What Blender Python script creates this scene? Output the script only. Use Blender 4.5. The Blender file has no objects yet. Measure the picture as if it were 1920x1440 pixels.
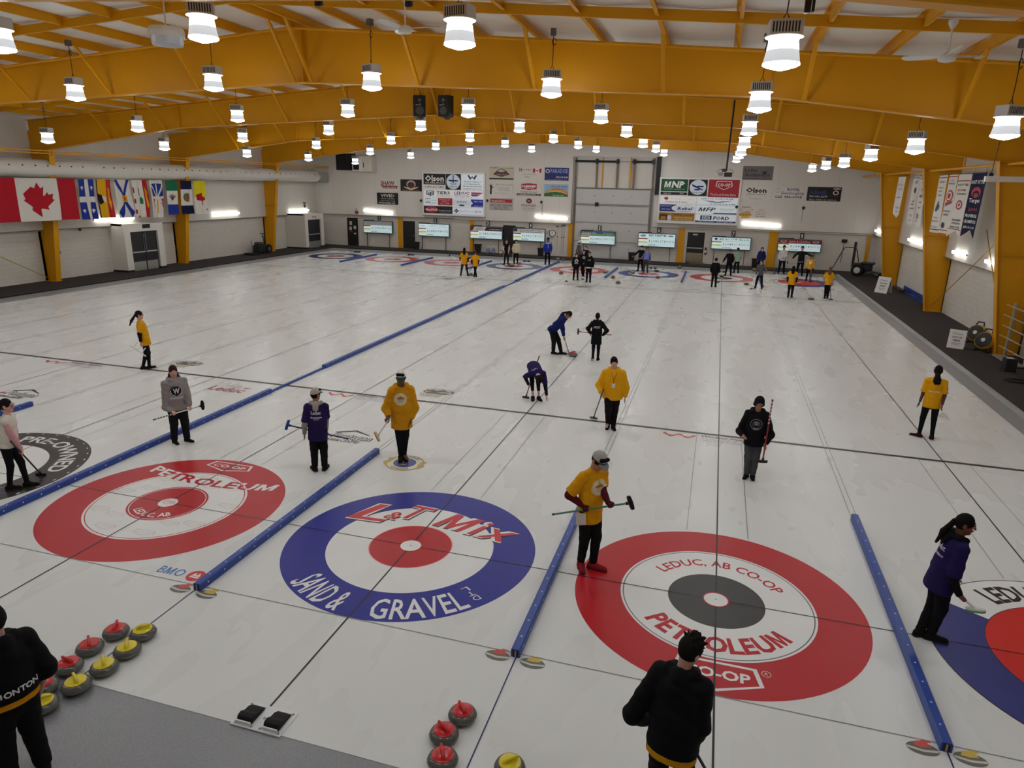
import bpy, bmesh, math, random
import numpy as np
from mathutils import Vector, Matrix
from mathutils.geometry import tessellate_polygon
random.seed(7)
rng = np.random.default_rng(11)
PI = math.pi
SC = bpy.context.scene
COL = SC.collection

# ------------------------------------------------------------------ camera (solved from the sheet geometry: tee lines, hog lines, rings)
CAM = np.array([3.87053, -8.26782, 5.14286])
YAW, PITCH, ROLL, FPX = 0.28061, 0.28399, 0.02368, 1289.13517
def _axes():
    cy, sy = math.cos(YAW), math.sin(YAW); cp, sp = math.cos(PITCH), math.sin(PITCH); cr, sr = math.cos(ROLL), math.sin(ROLL)
    f = np.array([-sy*cp, cy*cp, -sp]); r0 = np.array([cy, sy, 0.0]); u0 = np.cross(r0, f)
    return cr*r0+sr*u0, -sr*r0+cr*u0, f
CR, CU, CF = _axes()
def make_camera():
    cd = bpy.data.cameras.new('camera'); co = bpy.data.objects.new('camera', cd); COL.objects.link(co)
    m = Matrix.Identity(4)
    for i in range(3):
        m[i][0] = CR[i]; m[i][1] = CU[i]; m[i][2] = -CF[i]; m[i][3] = CAM[i]
    co.matrix_world = m
    cd.sensor_fit = 'HORIZONTAL'; cd.sensor_width = 36.0; cd.lens = 36.0*FPX/1920.0
    cd.clip_start = 0.05; cd.clip_end = 200
    SC.camera = co
make_camera()
def _ray(px, py): return (px-960)/FPX*CR-(py-720)/FPX*CU+CF
def gz(px, py, z=0.0):
    d = _ray(px, py); return CAM+d*((z-CAM[2])/d[2])
def gy(px, py, y):
    d = _ray(px, py); return CAM+d*((y-CAM[1])/d[1])
def gx(px, py, x):
    d = _ray(px, py); return CAM+d*((x-CAM[0])/d[0])
def gplane(px, py, p0, n):
    d = _ray(px, py); t = np.dot(np.asarray(p0)-CAM, n)/np.dot(d, n); return CAM+d*t

# ------------------------------------------------------------------ materials
MATS = {}
def srgb(c):
    if isinstance(c, str):
        c = [int(c[i:i+2], 16)/255 for i in (0, 2, 4)]
    return tuple(x/12.92 if x <= 0.04045 else ((x+0.055)/1.055)**2.4 for x in c)
def mat(key, col, rough=0.6, metal=0.0, var=0.06, scale=8.0, bump=0.0, bscale=60.0, spec=0.4, emit=0.0, coat=0.0):
    """principled material with a little noise in its colour and, if asked, in its surface"""
    if key in MATS: return MATS[key]
    m = bpy.data.materials.new(key); m.use_nodes = True
    nt = m.node_tree; N = nt.nodes; L = nt.links
    b = N['Principled BSDF']; c = srgb(col)
    tc = N.new('ShaderNodeTexCoord')
    nz = N.new('ShaderNodeTexNoise'); nz.inputs['Scale'].default_value = scale; nz.inputs['Detail'].default_value = 4
    L.new(tc.outputs['Object'], nz.inputs['Vector'])
    mx = N.new('ShaderNodeMix'); mx.data_type = 'RGBA'
    mx.inputs[6].default_value = (*[x*(1-var) for x in c], 1); mx.inputs[7].default_value = (*[min(1, x*(1+var)) for x in c], 1)
    L.new(nz.outputs['Fac'], mx.inputs[0]); L.new(mx.outputs[2], b.inputs['Base Color'])
    b.inputs['Roughness'].default_value = rough; b.inputs['Metallic'].default_value = metal
    b.inputs['Specular IOR Level'].default_value = spec
    if coat: b.inputs['Coat Weight'].default_value = coat
    if emit:
        b.inputs['Emission Strength'].default_value = emit; L.new(mx.outputs[2], b.inputs['Emission Color'])
    if bump:
        n2 = N.new('ShaderNodeTexNoise'); n2.inputs['Scale'].default_value = bscale; n2.inputs['Detail'].default_value = 3
        L.new(tc.outputs['Object'], n2.inputs['Vector'])
        bp = N.new('ShaderNodeBump'); bp.inputs['Strength'].default_value = bump; bp.inputs['Distance'].default_value = 0.01
        L.new(n2.outputs['Fac'], bp.inputs['Height']); L.new(bp.outputs['Normal'], b.inputs['Normal'])
    MATS[key] = m
    return m
def paint(col, rough=0.55, **k):
    key = 'paint_'+(col if isinstance(col, str) else '%02x%02x%02x' % tuple(int(x*255) for x in col))+('' if rough == 0.55 else '_r%d' % int(rough*100))+''.join('_%s%g' % kv for kv in sorted(k.items()))
    return mat(key, col, rough, **k)
def fabric(col): return mat('fabric_'+col, col, 0.85, var=0.1, scale=25, bump=0.25, bscale=220, spec=0.15)

# ------------------------------------------------------------------ objects
def put(o, parent=None):
    COL.objects.link(o)
    if parent is not None: o.parent = parent
    return o
def tag(o, label, cat, group=None, kind=None):
    o['label'] = label; o['category'] = cat
    if group: o['group'] = group
    if kind: o['kind'] = kind
    return o
def thing(name, label, cat, loc=(0, 0, 0), rotz=0.0, group=None):
    o = bpy.data.objects.new(name, None); put(o); o.location = [float(v) for v in loc]; o.rotation_euler = (0, 0, rotz)
    o.empty_display_size = 0.1
    return tag(o, label, cat, group)
def mesh_from(name, V, F, mats, parent=None, smooth=False, fm=None):
    """V n x 3 floats, F list of index tuples or an int array m x k"""
    me = bpy.data.meshes.new(name)
    V = np.asarray(V, dtype=np.float32).reshape(-1, 3)
    if isinstance(F, np.ndarray) and F.ndim == 2:
        k = F.shape[1]; me.vertices.add(len(V)); me.vertices.foreach_set('co', V.ravel())
        me.loops.add(F.size); me.loops.foreach_set('vertex_index', F.astype(np.int32).ravel())
        me.polygons.add(len(F)); me.polygons.foreach_set('loop_start', np.arange(0, F.size, k, dtype=np.int32))
        me.update(calc_edges=True)
    else:
        me.from_pydata([tuple(map(float, v)) for v in V], [], [tuple(int(i) for i in f) for f in F])
    if not isinstance(mats, (list, tuple)): mats = [mats]
    for m in mats: me.materials.append(m)
    if fm is not None: me.polygons.foreach_set('material_index', np.asarray(fm, dtype=np.int32))
    if smooth: me.polygons.foreach_set('use_smooth', np.ones(len(me.polygons), dtype=bool))
    me.validate(); me.update()
    return put(bpy.data.objects.new(name, me), parent)
class MB:
    """collects shapes and links them as ONE mesh object"""
    def __init__(s): s.V = []; s.F = []; s.M = []; s.n = 0
    def add(s, V, F, m=0):
        s.V.extend([tuple(map(float, v)) for v in V]); s.F.extend([tuple(int(i)+s.n for i in f) for f in F]); s.M.extend([m]*len(F)); s.n += len(V); return s
    def box(s, lo, hi, m=0):
        x0, y0, z0 = lo; x1, y1, z1 = hi
        V = [(x0, y0, z0), (x1, y0, z0), (x1, y1, z0), (x0, y1, z0), (x0, y0, z1), (x1, y0, z1), (x1, y1, z1), (x0, y1, z1)]
        return s.add(V, [(0, 3, 2, 1), (4, 5, 6, 7), (0, 1, 5, 4), (1, 2, 6, 5), (2, 3, 7, 6), (3, 0, 4, 7)], m)
    def cbox(s, c, d, m=0): return s.box([c[i]-d[i]/2 for i in range(3)], [c[i]+d[i]/2 for i in range(3)], m)
    def obox(s, c, ax, hd, m=0):
        """oriented box: centre, three axes, half sizes"""
        c = np.asarray(c, float); a = [np.asarray(v, float) for v in ax]; V = []
        for dz in (-1, 1):
            for dx, dy in ((-1, -1), (1, -1), (1, 1), (-1, 1)): V.append(c+a[0]*dx*hd[0]+a[1]*dy*hd[1]+a[2]*dz*hd[2])
        return s.add(V, [(0, 3, 2, 1), (4, 5, 6, 7), (0, 1, 5, 4), (1, 2, 6, 5), (2, 3, 7, 6), (3, 0, 4, 7)], m)
    def bar(s, a, b, w, h, up=(0, 0, 1), m=0):
        a = np.asarray(a, float); b = np.asarray(b, float); d = b-a; L = np.linalg.norm(d); d = d/L
        u = np.asarray(up, float)
        if abs(np.dot(u, d)) > .98: u = np.array([1., 0, 0])
        r = np.cross(d, u); r /= np.linalg.norm(r); u = np.cross(r, d)
        return s.obox((a+b)/2, (d, r, u), (L/2, w/2, h/2), m)
    def tube(s, pts, r, n=8, m=0, caps=True, closed=False):
        pts = [np.asarray(p, float) for p in pts]; k = len(pts); rs = r if isinstance(r, (list, tuple)) else [r]*k
        V = []; prev = None
        for i, p in enumerate(pts):
            d = (pts[(i+1) % k]-pts[i-1]) if closed else (pts[min(i+1, k-1)]-pts[max(i-1, 0)])
            d = d/(np.linalg.norm(d)+1e-12)
            if prev is None:
                u = np.array([0, 0, 1.]) if abs(d[2]) < .9 else np.array([1., 0, 0])
            else: u = prev
            u = u-d*np.dot(u, d); u /= np.linalg.norm(u)+1e-12; prev = u; w = np.cross(d, u)
            for j in range(n):
                t = 2*PI*j/n; V.append(p+rs[i]*(math.cos(t)*u+math.sin(t)*w))
        F = []
        for i in range(k if closed else k-1):
            for j in range(n):
                a = i*n+j; b = i*n+(j+1) % n; c = ((i+1) % k)*n+(j+1) % n; d = ((i+1) % k)*n+j
                F.append((a, b, c, d))
        if caps and not closed: F.append(tuple(range(n-1, -1, -1))); F.append(tuple((k-1)*n+j for j in range(n)))
        return s.add(V, F, m)
    def lathe(s, prof, c=(0, 0, 0), n=24, m=0, cap0=True, cap1=True, ax=None):
        """prof: (radius, height) pairs from bottom to top"""
        V = []; F = []; k = len(prof); c = np.asarray(c, float)
        X, Y, Z = (np.eye(3) if ax is None else [np.asarray(a, float) for a in ax])
        for r, z in prof:
            for j in range(n):
                t = 2*PI*j/n; V.append(c+X*r*math.cos(t)+Y*r*math.sin(t)+Z*z)
        for i in range(k-1):
            for j in range(n): F.append((i*n+j, i*n+(j+1) % n, (i+1)*n+(j+1) % n, (i+1)*n+j))
        if cap0: F.append(tuple(range(n-1, -1, -1)))
        if cap1: F.append(tuple((k-1)*n+j for j in range(n)))
        return s.add(V, F, m)
    def prism(s, poly, o, u, v, w, m=0):
        """polygon in the (u, v) frame at o, given depth by the vector w"""
        o, u, v, w = [np.asarray(a, float) for a in (o, u, v, w)]; n = len(poly)
        A = [o+u*p[0]+v*p[1] for p in poly]; V = A+[a+w for a in A]
        F = [tuple(range(n)), tuple(range(2*n-1, n-1, -1))]+[(i, n+i, n+(i+1) % n, (i+1) % n) for i in range(n)]
        return s.add(V, F, m)
    def build(s, name, mats, parent=None, smooth=False, bevel=0.0):
        o = mesh_from(name, s.V, s.F, mats, parent, False, s.M)
        me = o.data
        bm = bmesh.new(); bm.from_mesh(me)
        bmesh.ops.recalc_face_normals(bm, faces=bm.faces); bm.to_mesh(me); bm.free()
        if smooth:
            me.polygons.foreach_set('use_smooth', np.ones(len(me.polygons), dtype=bool))
            try: me.set_sharp_from_angle(angle=math.radians(38))
            except Exception: pass
        if bevel:
            md = o.modifiers.new('bevel', 'BEVEL'); md.width = bevel; md.segments = 2; md.limit_method = 'ANGLE'
        return o
def copy_tree(o, parent=None):
    c = o.copy(); COL.objects.link(c)
    if parent is not None: c.parent = parent
    for ch in list(o.children): copy_tree(ch, c)
    return c

# ------------------------------------------------------------------ lettering
_TX = {}
def text2d(s, bold=0.0, shear=0.0, res=2, space=1.0):
    """one line of writing; the font's own bold M does not fill cleanly, so that letter is drawn here"""
    if bold <= 0 or 'M' not in s: return _text2d(s, bold, shear, res, space)
    x = 0.0; VV = []; FF = []; n = 0; base = _text2d('HH', 0, 0, res)[0][:, 0].max()
    for ch in s:
        adv = (_text2d('H'+ch+'H', 0, 0, res)[0][:, 0].max()-base) if ch != ' ' else .42
        if ch == 'M':
            t = .17+1.5*bold; a = t*1.15; w = .92; v = .99
            P = np.array([(0, 0), (t, 0), (t, v*.6), (w/2-t*.32, 0), (w/2+t*.32, 0), (w-t, v*.6), (w-t, 0), (w, 0), (w, v), (w-a, v), (w/2, v*.36), (a, v), (0, v)]); P[:, 0] += .06
            T = tessellate_polygon([[Vector((p[0], p[1], 0)) for p in P]]); G = [tuple(q) for q in T]; P[:, 0] += shear*P[:, 1]
        elif ch == ' ': x += adv*space; continue
        else:
            P, G = _text2d(ch, bold, shear, res); P = P+[.05, 0]
        VV.append(P+[x, 0]); FF += [tuple(i+n for i in f) for f in G]; n += len(P); x += adv*space
    V = np.concatenate(VV); V = V-[V[:, 0].min(), 0]; return V, FF
def _text2d(s, bold=0.0, shear=0.0, res=2, space=1.0):
    """(verts n x 2 in cap-height units, triangles/ngons) for one line of writing; x starts at 0"""
    k = (s, bold, shear, res, space)
    if k in _TX: return _TX[k]
    cu = bpy.data.curves.new('t', 'FONT'); cu.body = s; cu.size = 1.0; cu.offset = bold; cu.shear = shear; cu.resolution_u = res; cu.space_character = space
    cu.fill_mode = 'FRONT'; ob = bpy.data.objects.new('t', cu); COL.objects.link(ob)
    me = bpy.data.meshes.new_from_object(ob.evaluated_get(bpy.context.evaluated_depsgraph_get()))
    V = np.array([v.co[:2] for v in me.vertices], dtype=float).reshape(-1, 2)
    F = [tuple(p.vertices) for p in me.polygons]
    bpy.data.objects.remove(ob); bpy.data.curves.remove(cu); bpy.data.meshes.remove(me)
    if len(V): V = (V-[V[:, 0].min(), 0])/0.69
    _TX[k] = (V, F); return _TX[k]
def tris(F):
    return np.array([(f[0], f[i], f[i+1]) for f in F for i in range(1, len(f)-1)], dtype=int).reshape(-1, 3)
def subdiv2d(V, T, L):
    """split triangles until no edge is longer than L"""
    P = V[T]
    for _ in range(9):
        e = np.stack([np.linalg.norm(P[:, i]-P[:, (i+1) % 3], axis=1) for i in range(3)], 1)
        big = e.max(1) > L
        if not big.any(): break
        B = P[big]; eb = e[big].argmax(1); idx = np.arange(len(B))
        a = B[idx, eb]; b = B[idx, (eb+1) % 3]; c = B[idx, (eb+2) % 3]; m = (a+b)/2
        P = np.concatenate([P[~big], np.stack([a, m, c], 1), np.stack([m, b, c], 1)])
    return P.reshape(-1, 2), np.arange(len(P)*3).reshape(-1, 3)
# ------------------------------------------------------------------ the hall
XC = -6.97                      # ridge line
XL, XLU = -27.35, -27.15        # left wall: block below, liner above
XR, XRU = 13.75, 13.5
YB, YBU, YF = 42.0, 41.8, -9.3
ZW, ZLEDGE = 0.06, 2.44
FR = [-8.4, 0.3, 9.0, 17.7, 26.4, 35.1]
def zr(x): return 8.86-0.073*abs(x-XC)          # top of rafters
def zb(x):                                       # underside of rafters
    d = abs(x-XC)
    return 7.57-0.040*d if d <= 11.6 else 7.106-(d-11.6)*0.128
def block_mat(name, axis):
    """painted block work: courses 0.2 x 0.4 m"""
    m = bpy.data.materials.new(name); m.use_nodes = True; nt = m.node_tree; N = nt.nodes; L = nt.links; b = N['Principled BSDF']
    tc = N.new('ShaderNodeTexCoord'); sp = N.new('ShaderNodeSeparateXYZ'); cb = N.new('ShaderNodeCombineXYZ')
    L.new(tc.outputs['Object'], sp.inputs[0]); L.new(sp.outputs[axis], cb.inputs[0]); L.new(sp.outputs[2], cb.inputs[1])
    br = N.new('ShaderNodeTexBrick'); br.inputs['Scale'].default_value = 1.0; br.inputs['Brick Width'].default_value = 0.4; br.inputs['Row Height'].default_value = 0.2
    br.inputs['Mortar Size'].default_value = 0.006; br.inputs['Mortar Smooth'].default_value = 0.4
    br.inputs['Color1'].default_value = (*srgb('d9d3c9'), 1); br.inputs['Color2'].default_value = (*srgb('d5cfc5'), 1); br.inputs['Mortar'].default_value = (*srgb('c2bcb2'), 1)
    L.new(cb.outputs[0], br.inputs['Vector'])
    nz = N.new('ShaderNodeTexNoise'); nz.inputs['Scale'].default_value = 0.7; nz.inputs['Detail'].default_value = 5; L.new(tc.outputs['Object'], nz.inputs['Vector'])
    mx = N.new('ShaderNodeMix'); mx.data_type = 'RGBA'; mx.blend_type = 'MULTIPLY'; mx.inputs[0].default_value = 0.12
    L.new(br.outputs['Color'], mx.inputs[6]); L.new(nz.outputs['Color'], mx.inputs[7]); L.new(mx.outputs[2], b.inputs['Base Color'])
    bp = N.new('ShaderNodeBump'); bp.inputs['Strength'].default_value = 0.4; bp.inputs['Distance'].default_value = 0.006; bp.invert = True
    L.new(br.outputs['Fac'], bp.inputs['Height']); L.new(bp.outputs['Normal'], b.inputs['Normal'])
    b.inputs['Roughness'].default_value = 0.6; b.inputs['Specular IOR Level'].default_value = 0.3
    return m
def liner_mat(name, axis):
    """white liner sheets with faint joints"""
    m = bpy.data.materials.new(name); m.use_nodes = True; nt = m.node_tree; N = nt.nodes; L = nt.links; b = N['Principled BSDF']
    tc = N.new('ShaderNodeTexCoord'); sp = N.new('ShaderNodeSeparateXYZ'); L.new(tc.outputs['Object'], sp.inputs[0])
    md = N.new('ShaderNodeMath'); md.operation = 'PINGPONG'; md.inputs[1].default_value = 0.61; L.new(sp.outputs[axis], md.inputs[0])
    lt = N.new('ShaderNodeMath'); lt.operation = 'LESS_THAN'; lt.inputs[1].default_value = 0.008; L.new(md.outputs[0], lt.inputs[0])
    nz = N.new('ShaderNodeTexNoise'); nz.inputs['Scale'].default_value = 0.5; nz.inputs['Detail'].default_value = 4; L.new(tc.outputs['Object'], nz.inputs['Vector'])
    a = N.new('ShaderNodeMix'); a.data_type = 'RGBA'; a.inputs[6].default_value = (*srgb('d3cdc4'), 1); a.inputs[7].default_value = (*srgb('dcd7cf'), 1); L.new(nz.outputs['Fac'], a.inputs[0])
    c = N.new('ShaderNodeMix'); c.data_type = 'RGBA'; c.inputs[7].default_value = (*srgb('c6c0b6'), 1); L.new(a.outputs[2], c.inputs[6]); L.new(lt.outputs[0], c.inputs[0])
    L.new(c.outputs[2], b.inputs['Base Color']); b.inputs['Roughness'].default_value = 0.55; b.inputs['Specular IOR Level'].default_value = 0.3
    return m
BLX, BLY = block_mat('block_wall_across', 0), block_mat('block_wall_along', 1)
LNX, LNY = liner_mat('liner_across', 0), liner_mat('liner_along', 1)
YEL = mat('yellow_steel', 'd59400', 0.45, var=0.07, scale=1.5, spec=0.3)
BLK = paint('141314', 0.5)
DGR = paint('38373a', 0.6)
STEEL = mat('steel_grey', '8f9092', 0.35, metal=0.7)
WHT = paint('e6e4df', 0.5)
def struct(o): o['kind'] = 'structure'; return o

# floors
def ice_mat():
    m = bpy.data.materials.new('curling_ice'); m.use_nodes = True; nt = m.node_tree; N = nt.nodes; L = nt.links; b = N['Principled BSDF']
    tc = N.new('ShaderNodeTexCoord')
    n1 = N.new('ShaderNodeTexNoise'); n1.inputs['Scale'].default_value = 0.35; n1.inputs['Detail'].default_value = 5
    mp = N.new('ShaderNodeMapping'); mp.inputs['Scale'].default_value = (1.0, 0.35, 1.0); L.new(tc.outputs['Object'], mp.inputs[0]); L.new(mp.outputs[0], n1.inputs['Vector'])
    a = N.new('ShaderNodeMix'); a.data_type = 'RGBA'; a.inputs[6].default_value = (*srgb('d2d3d1'), 1); a.inputs[7].default_value = (*srgb('dededb'), 1); L.new(n1.outputs['Fac'], a.inputs[0])
    L.new(a.outputs[2], b.inputs['Base Color'])
    b.inputs['Specular IOR Level'].default_value = 0.35; b.inputs['IOR'].default_value = 1.31
    n3 = N.new('ShaderNodeTexNoise'); n3.inputs['Scale'].default_value = 1.3; n3.inputs['Detail'].default_value = 3; L.new(mp.outputs[0], n3.inputs['Vector'])
    rr = N.new('ShaderNodeMapRange'); rr.inputs[3].default_value = 0.20; rr.inputs[4].default_value = 0.36; L.new(n3.outputs['Fac'], rr.inputs[0]); L.new(rr.outputs[0], b.inputs['Roughness'])
    n2 = N.new('ShaderNodeTexNoise'); n2.inputs['Scale'].default_value = 90; n2.inputs['Detail'].default_value = 2; L.new(tc.outputs['Object'], n2.inputs['Vector'])
    bp = N.new('ShaderNodeBump'); bp.inputs['Strength'].default_value = 0.25; bp.inputs['Distance'].default_value = 0.004; L.new(n2.outputs['Fac'], bp.inputs['Height']); L.new(bp.outputs['Normal'], b.inputs['Normal'])
    return m
ICE = ice_mat()
IX0, IX1, IY0, IY1 = -23.75, 10.87, -3.69, 38.1
struct(MB().box((IX0, IY0, -0.2), (IX1, IY1, 0.0)).build('floor', ICE))
GREY = mat('grey_concrete', '85868a', 0.2, var=0.25, scale=60, bump=0.3, bscale=70, spec=0.5)
struct(MB().box((XL, YF, -0.2), (XR, IY0, -0.004)).build('floor.001', GREY))
GUT = mat('grey_gutter', '8c8d8f', 0.45, var=0.12, scale=5)
g = MB(); g.box((-24.8, IY0, -0.2), (IX0, 40.0, 0.0)); g.box((IX0, IY1, -0.2), (IX1, 40.0, 0.0)); g.box((IX1, IY0, -0.2), (11.33, 40.0, 0.0))
struct(g.build('floor.002', GUT))
CARPET = mat('dark_carpet', '45403f', 0.95, var=0.25, scale=40, bump=0.3, bscale=300, spec=0.05)
g = MB(); g.box((XL, IY0, -0.2), (-24.86, YB, ZW)); g.box((-24.86, 40.06, -0.2), (11.5, YB, ZW)); g.box((11.5, IY0, -0.2), (XR, YB, ZW))
struct(g.build('floor.003', CARPET))
g = MB(); g.box((-24.86, IY0, -0.1), (-24.79, 40.06, ZW+.005)); g.box((-24.79, 39.99, -0.1), (11.33, 40.06, ZW+.005))
struct(g.build('trim_1', BLK))
struct(MB().box((11.33, IY0, -0.1), (11.5, 40.0, 0.045)).build('trim_2', paint('a3a4a4', 0.4), bevel=0.012))
# walls
g = MB(); g.box((XL-.3, YF-.3, -0.2), (XL, YB+.3, ZLEDGE), 0); g.box((XL-.3, YF-.3, ZLEDGE), (XLU, YB+.3, 8.2), 1); struct(g.build('wall_left', [BLY, LNY]))
g = MB(); g.box((XR, YF-.3, -0.2), (XR+.3, YB+.3, ZLEDGE), 0); g.box((XRU, YF-.3, ZLEDGE), (XR+.3, YB+.3, 8.2), 1); struct(g.build('wall_right', [BLY, LNY]))
DX0, DX1, DZ1 = -6.45, -0.62, 7.05           # overhead door bay
g = MB(); g.box((XL, YB, -0.2), (XR, YB+.3, ZLEDGE), 0); g.box((XL, YBU, ZLEDGE), (DX0, YB+.3, 9.4), 1); g.box((DX1, YBU, ZLEDGE), (XR, YB+.3, 9.4), 1)
g.box((DX0, YB+.02, ZLEDGE), (DX1, YB+.3, 9.4), 1); g.box((DX0, YBU, DZ1), (DX1, YB+.02, 9.4), 1)
struct(g.build('wall_back', [BLX, LNX]))
struct(MB().box((XL, YF-.3, -0.2), (XR, YF, 9.4)).build('wall_front', LNX))
# ceiling: quilted white insulation sagging between the purlins
def ceil_mat():
    m = mat('white_insulation', 'dfdad0', 0.5, var=0.12, scale=0.8, bump=0.6, bscale=2.5, spec=0.3)
    return m
nx, ny = 240, 150; xs = np.linspace(XL-.2, XR+.2, nx); ys = np.linspace(YF-.2, YB+.2, ny)
GX, GY = np.meshgrid(xs, ys, indexing='ij')
GZ = 8.86-0.073*np.abs(GX-XC)+0.235
ph = (np.abs(GX-XC)-0.25)/1.5
GZ = GZ-0.05*np.abs(np.sin(PI*ph))**.7-0.018*np.sin(GY*5.1+1.3*np.sin(GX*2.1))*np.abs(np.sin(PI*ph))
V = np.stack([GX, GY, GZ], -1).reshape(-1, 3); i, j = np.meshgrid(np.arange(nx-1), np.arange(ny-1), indexing='ij'); a = (i*ny+j).ravel()
struct(mesh_from('ceiling', V, np.stack([a, a+1, a+ny+1, a+ny], 1), ceil_mat(), smooth=True))

# rigid frames
def brace_xs():
    return [XC+s*(0.25+3.02*k) for k in range(6) for s in (-1, 1)]
ORD = ['first', 'second', 'third', 'fourth', 'fifth', 'sixth', 'seventh', 'eighth', 'ninth', 'tenth', 'eleventh', 'twelfth', 'thirteenth', 'fourteenth', 'fifteenth', 'sixteenth']
RLAB = {0.3: 'yellow steel rafter crossing the top corner above the viewer', 9.0: 'deep yellow steel rafter with flange braces, first full span from the viewer',
        17.7: 'yellow steel rafter with two loudspeakers hung on it', 26.4: 'yellow steel rafter, third full span from the viewer', 35.1: 'yellow steel rafter, last span before the back wall'}
def rafter(y):
    t = thing('roof_rafter', RLAB[y], 'rafter', (0, y, 0), group='yellow roof rafters')
    xs = [XLU+.12]+[XC-d for d in (18.6, 15, 11.6, 8, 4)]+[XC]+[XC+d for d in (4, 8, 11.6, 15, 18.7)]+[XRU-.1]
    V = []; F = []
    for s in (-.01, .01):
        V += [(x, s, zb(x)) for x in xs]+[(x, s, zr(x)) for x in xs]
    n = len(xs)
    for k in range(n-1):
        F.append((k, k+1, n+k+1, n+k)); F.append((2*n+k, 3*n+k, 3*n+k+1, 2*n+k+1))
    mesh_from('web', V, F, YEL, t)
    for nm, fz, dz in (('bottom_flange', zb, -.02), ('top_flange', zr, 0)):
        g = MB()
        for k in range(n-1):
            x0, x1 = xs[k], xs[k+1]
            P = [(x0, -.13, fz(x0)+dz), (x0, .13, fz(x0)+dz), (x1, .13, fz(x1)+dz), (x1, -.13, fz(x1)+dz)]
            g.add(P+[(p[0], p[1], p[2]+.025) for p in P], [(0, 1, 2, 3), (7, 6, 5, 4), (0, 3, 7, 4), (1, 5, 6, 2)])
        g.build(nm, YEL, t)
    for x in (XC, XC-11.6, XC+11.6):
        MB().box((x-.012, -.12, zb(x)), (x+.012, -.01, zr(x))).build('stiffener', YEL, t)
    for x in brace_xs():
        if not XLU+1.5 < x < XRU-1.5: continue
        g = MB(); L = 1.05
        g.bar((x, -.12, zb(x)+.01), (x, -.12-L, zr(x)+.05), .085, .012); g.bar((x+.04, -.12, zb(x)+.01), (x+.04, -.12-L, zr(x)+.05), .012, .07)
        g.build('brace', YEL, t)
    return t
for y in FR[1:]: rafter(y)
# purlins along the hall (Z sections), one thing each
PX = sorted(XC+s*(0.25+1.51*k) for k in range(14) for s in (-1, 1))
PX = [x for x in PX if XLU+.4 < x < XRU-.4]
for i, x in enumerate(PX):
    s = 1 if x > XC else -1; z = zr(x)
    t = thing('roof_purlin', 'yellow steel roof purlin running the length of the hall under the white insulation', 'purlin', (x, 0, z), group='roof purlins')
    MB().box((-.004, YF, 0.025), (.004, YB, .225)).build('web', YEL, t)
    MB().box((min(0, s*.07), YF, .025), (max(0, s*.07), YB, .031)).build('lower_lip', YEL, t)
    MB().box((min(0, -s*.07), YF, .219), (max(0, -s*.07), YB, .225)).build('upper_lip', YEL, t)
# bridging strut across the purlins and the sprinkler pipes under them
def across(name, y, f, w, h, lab, cat, mt, r=None, grp=None):
    g = MB()
    P = [(x, y, f(x)) for x in np.linspace(XLU+.5, XC, 8)]+[(x, y, f(x)) for x in np.linspace(XC, XRU-.5, 8)[1:]]
    if r: g.tube(P, r, 8)
    else:
        for a, b in zip(P[:-1], P[1:]): g.bar(a, b, w, h)
    return tag(g.build(name, mt, smooth=bool(r)), lab, cat, grp)
across('bridging_strut', 6.2, lambda x: zr(x)+.06, .06, .19, 'flat yellow bridging channel crossing under the roof purlins', 'strut', YEL)
across('bridging_strut', 14.9, lambda x: zr(x)+.06, .06, .19, 'yellow bridging channel behind the deep first rafter', 'strut', YEL)
for k, (y, lab) in enumerate(((8.45, 'yellow sprinkler pipe just in front of the first full rafter'), (17.45, 'thin yellow sprinkler pipe in front of the loudspeaker rafter'), (25.8, 'thin yellow sprinkler pipe ahead of the third rafter'), (1.6, 'yellow pipe crossing the roof right above the nearest lamps'))):
    across('sprinkler_pipe', y, lambda x: zr(x)-.09, 0, 0, lab, 'pipe', YEL, r=.034 if k == 0 else .022)
# columns
def column(side, y, lab):
    L = side < 0
    xo, xb, xt = (XL, -26.72, -25.9) if L else (XR, 13.1, 12.05)
    t = thing('steel_column', lab, 'column', (0, y, 0), group='yellow steel columns'); zt = zb(xt)+.02
    P = [(xo, ZW), (xb, ZW), (xt, zt), (xo, zt+.95)]
    g = MB(); g.prism(P, (0, -.006, 0), (1, 0, 0), (0, 0, 1), (0, .012, 0)); g.build('web', YEL, t)
    s = .012 if L else -.012
    g = MB(); g.prism([(xb, ZW), (xb+s*1.7, ZW), (xt+s*1.7, zt), (xt, zt)], (0, -.14, 0), (1, 0, 0), (0, 0, 1), (0, .28, 0)); g.build('inner_flange', YEL, t)
    g = MB(); g.box((min(xo, xo-s*2), -.14, ZW), (max(xo, xo-s*2), .14, zt)); g.build('outer_flange', YEL, t)
    xm = xb+(xt-xb)*.55
    g = MB(); g.box((min(xm, xo), -.13, 3.27), (max(xm, xo), -.01, 3.3)); g.build('stiffener', YEL, t)
    g = MB(); g.box((min(xb+s*3, xo), -.18, ZW), (max(xb+s*3, xo), .18, ZW+.02)); g.build('base_plate', YEL, t)
    return t
column(-1, 9.0, 'yellow tapered wall column by the red and white maple leaf flag, mostly out of sight')
column(-1, 17.7, 'yellow tapered wall column below the large maple leaf flag')
column(-1, 26.4, 'yellow tapered wall column between the double doors and the ice machine')
column(-1, 35.1, 'yellow tapered wall column beside the small black ice machine')
column(1, 35.1, 'yellow tapered wall column behind the farther stay-off sign')
column(1, 26.4, 'yellow tapered wall column beside the blue stacked dividers')
column(1, 17.7, 'yellow tapered wall column behind the clear broom rack')
column(1, 9.0, 'yellow tapered wall column past the power cord, nearest on its wall')
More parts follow.
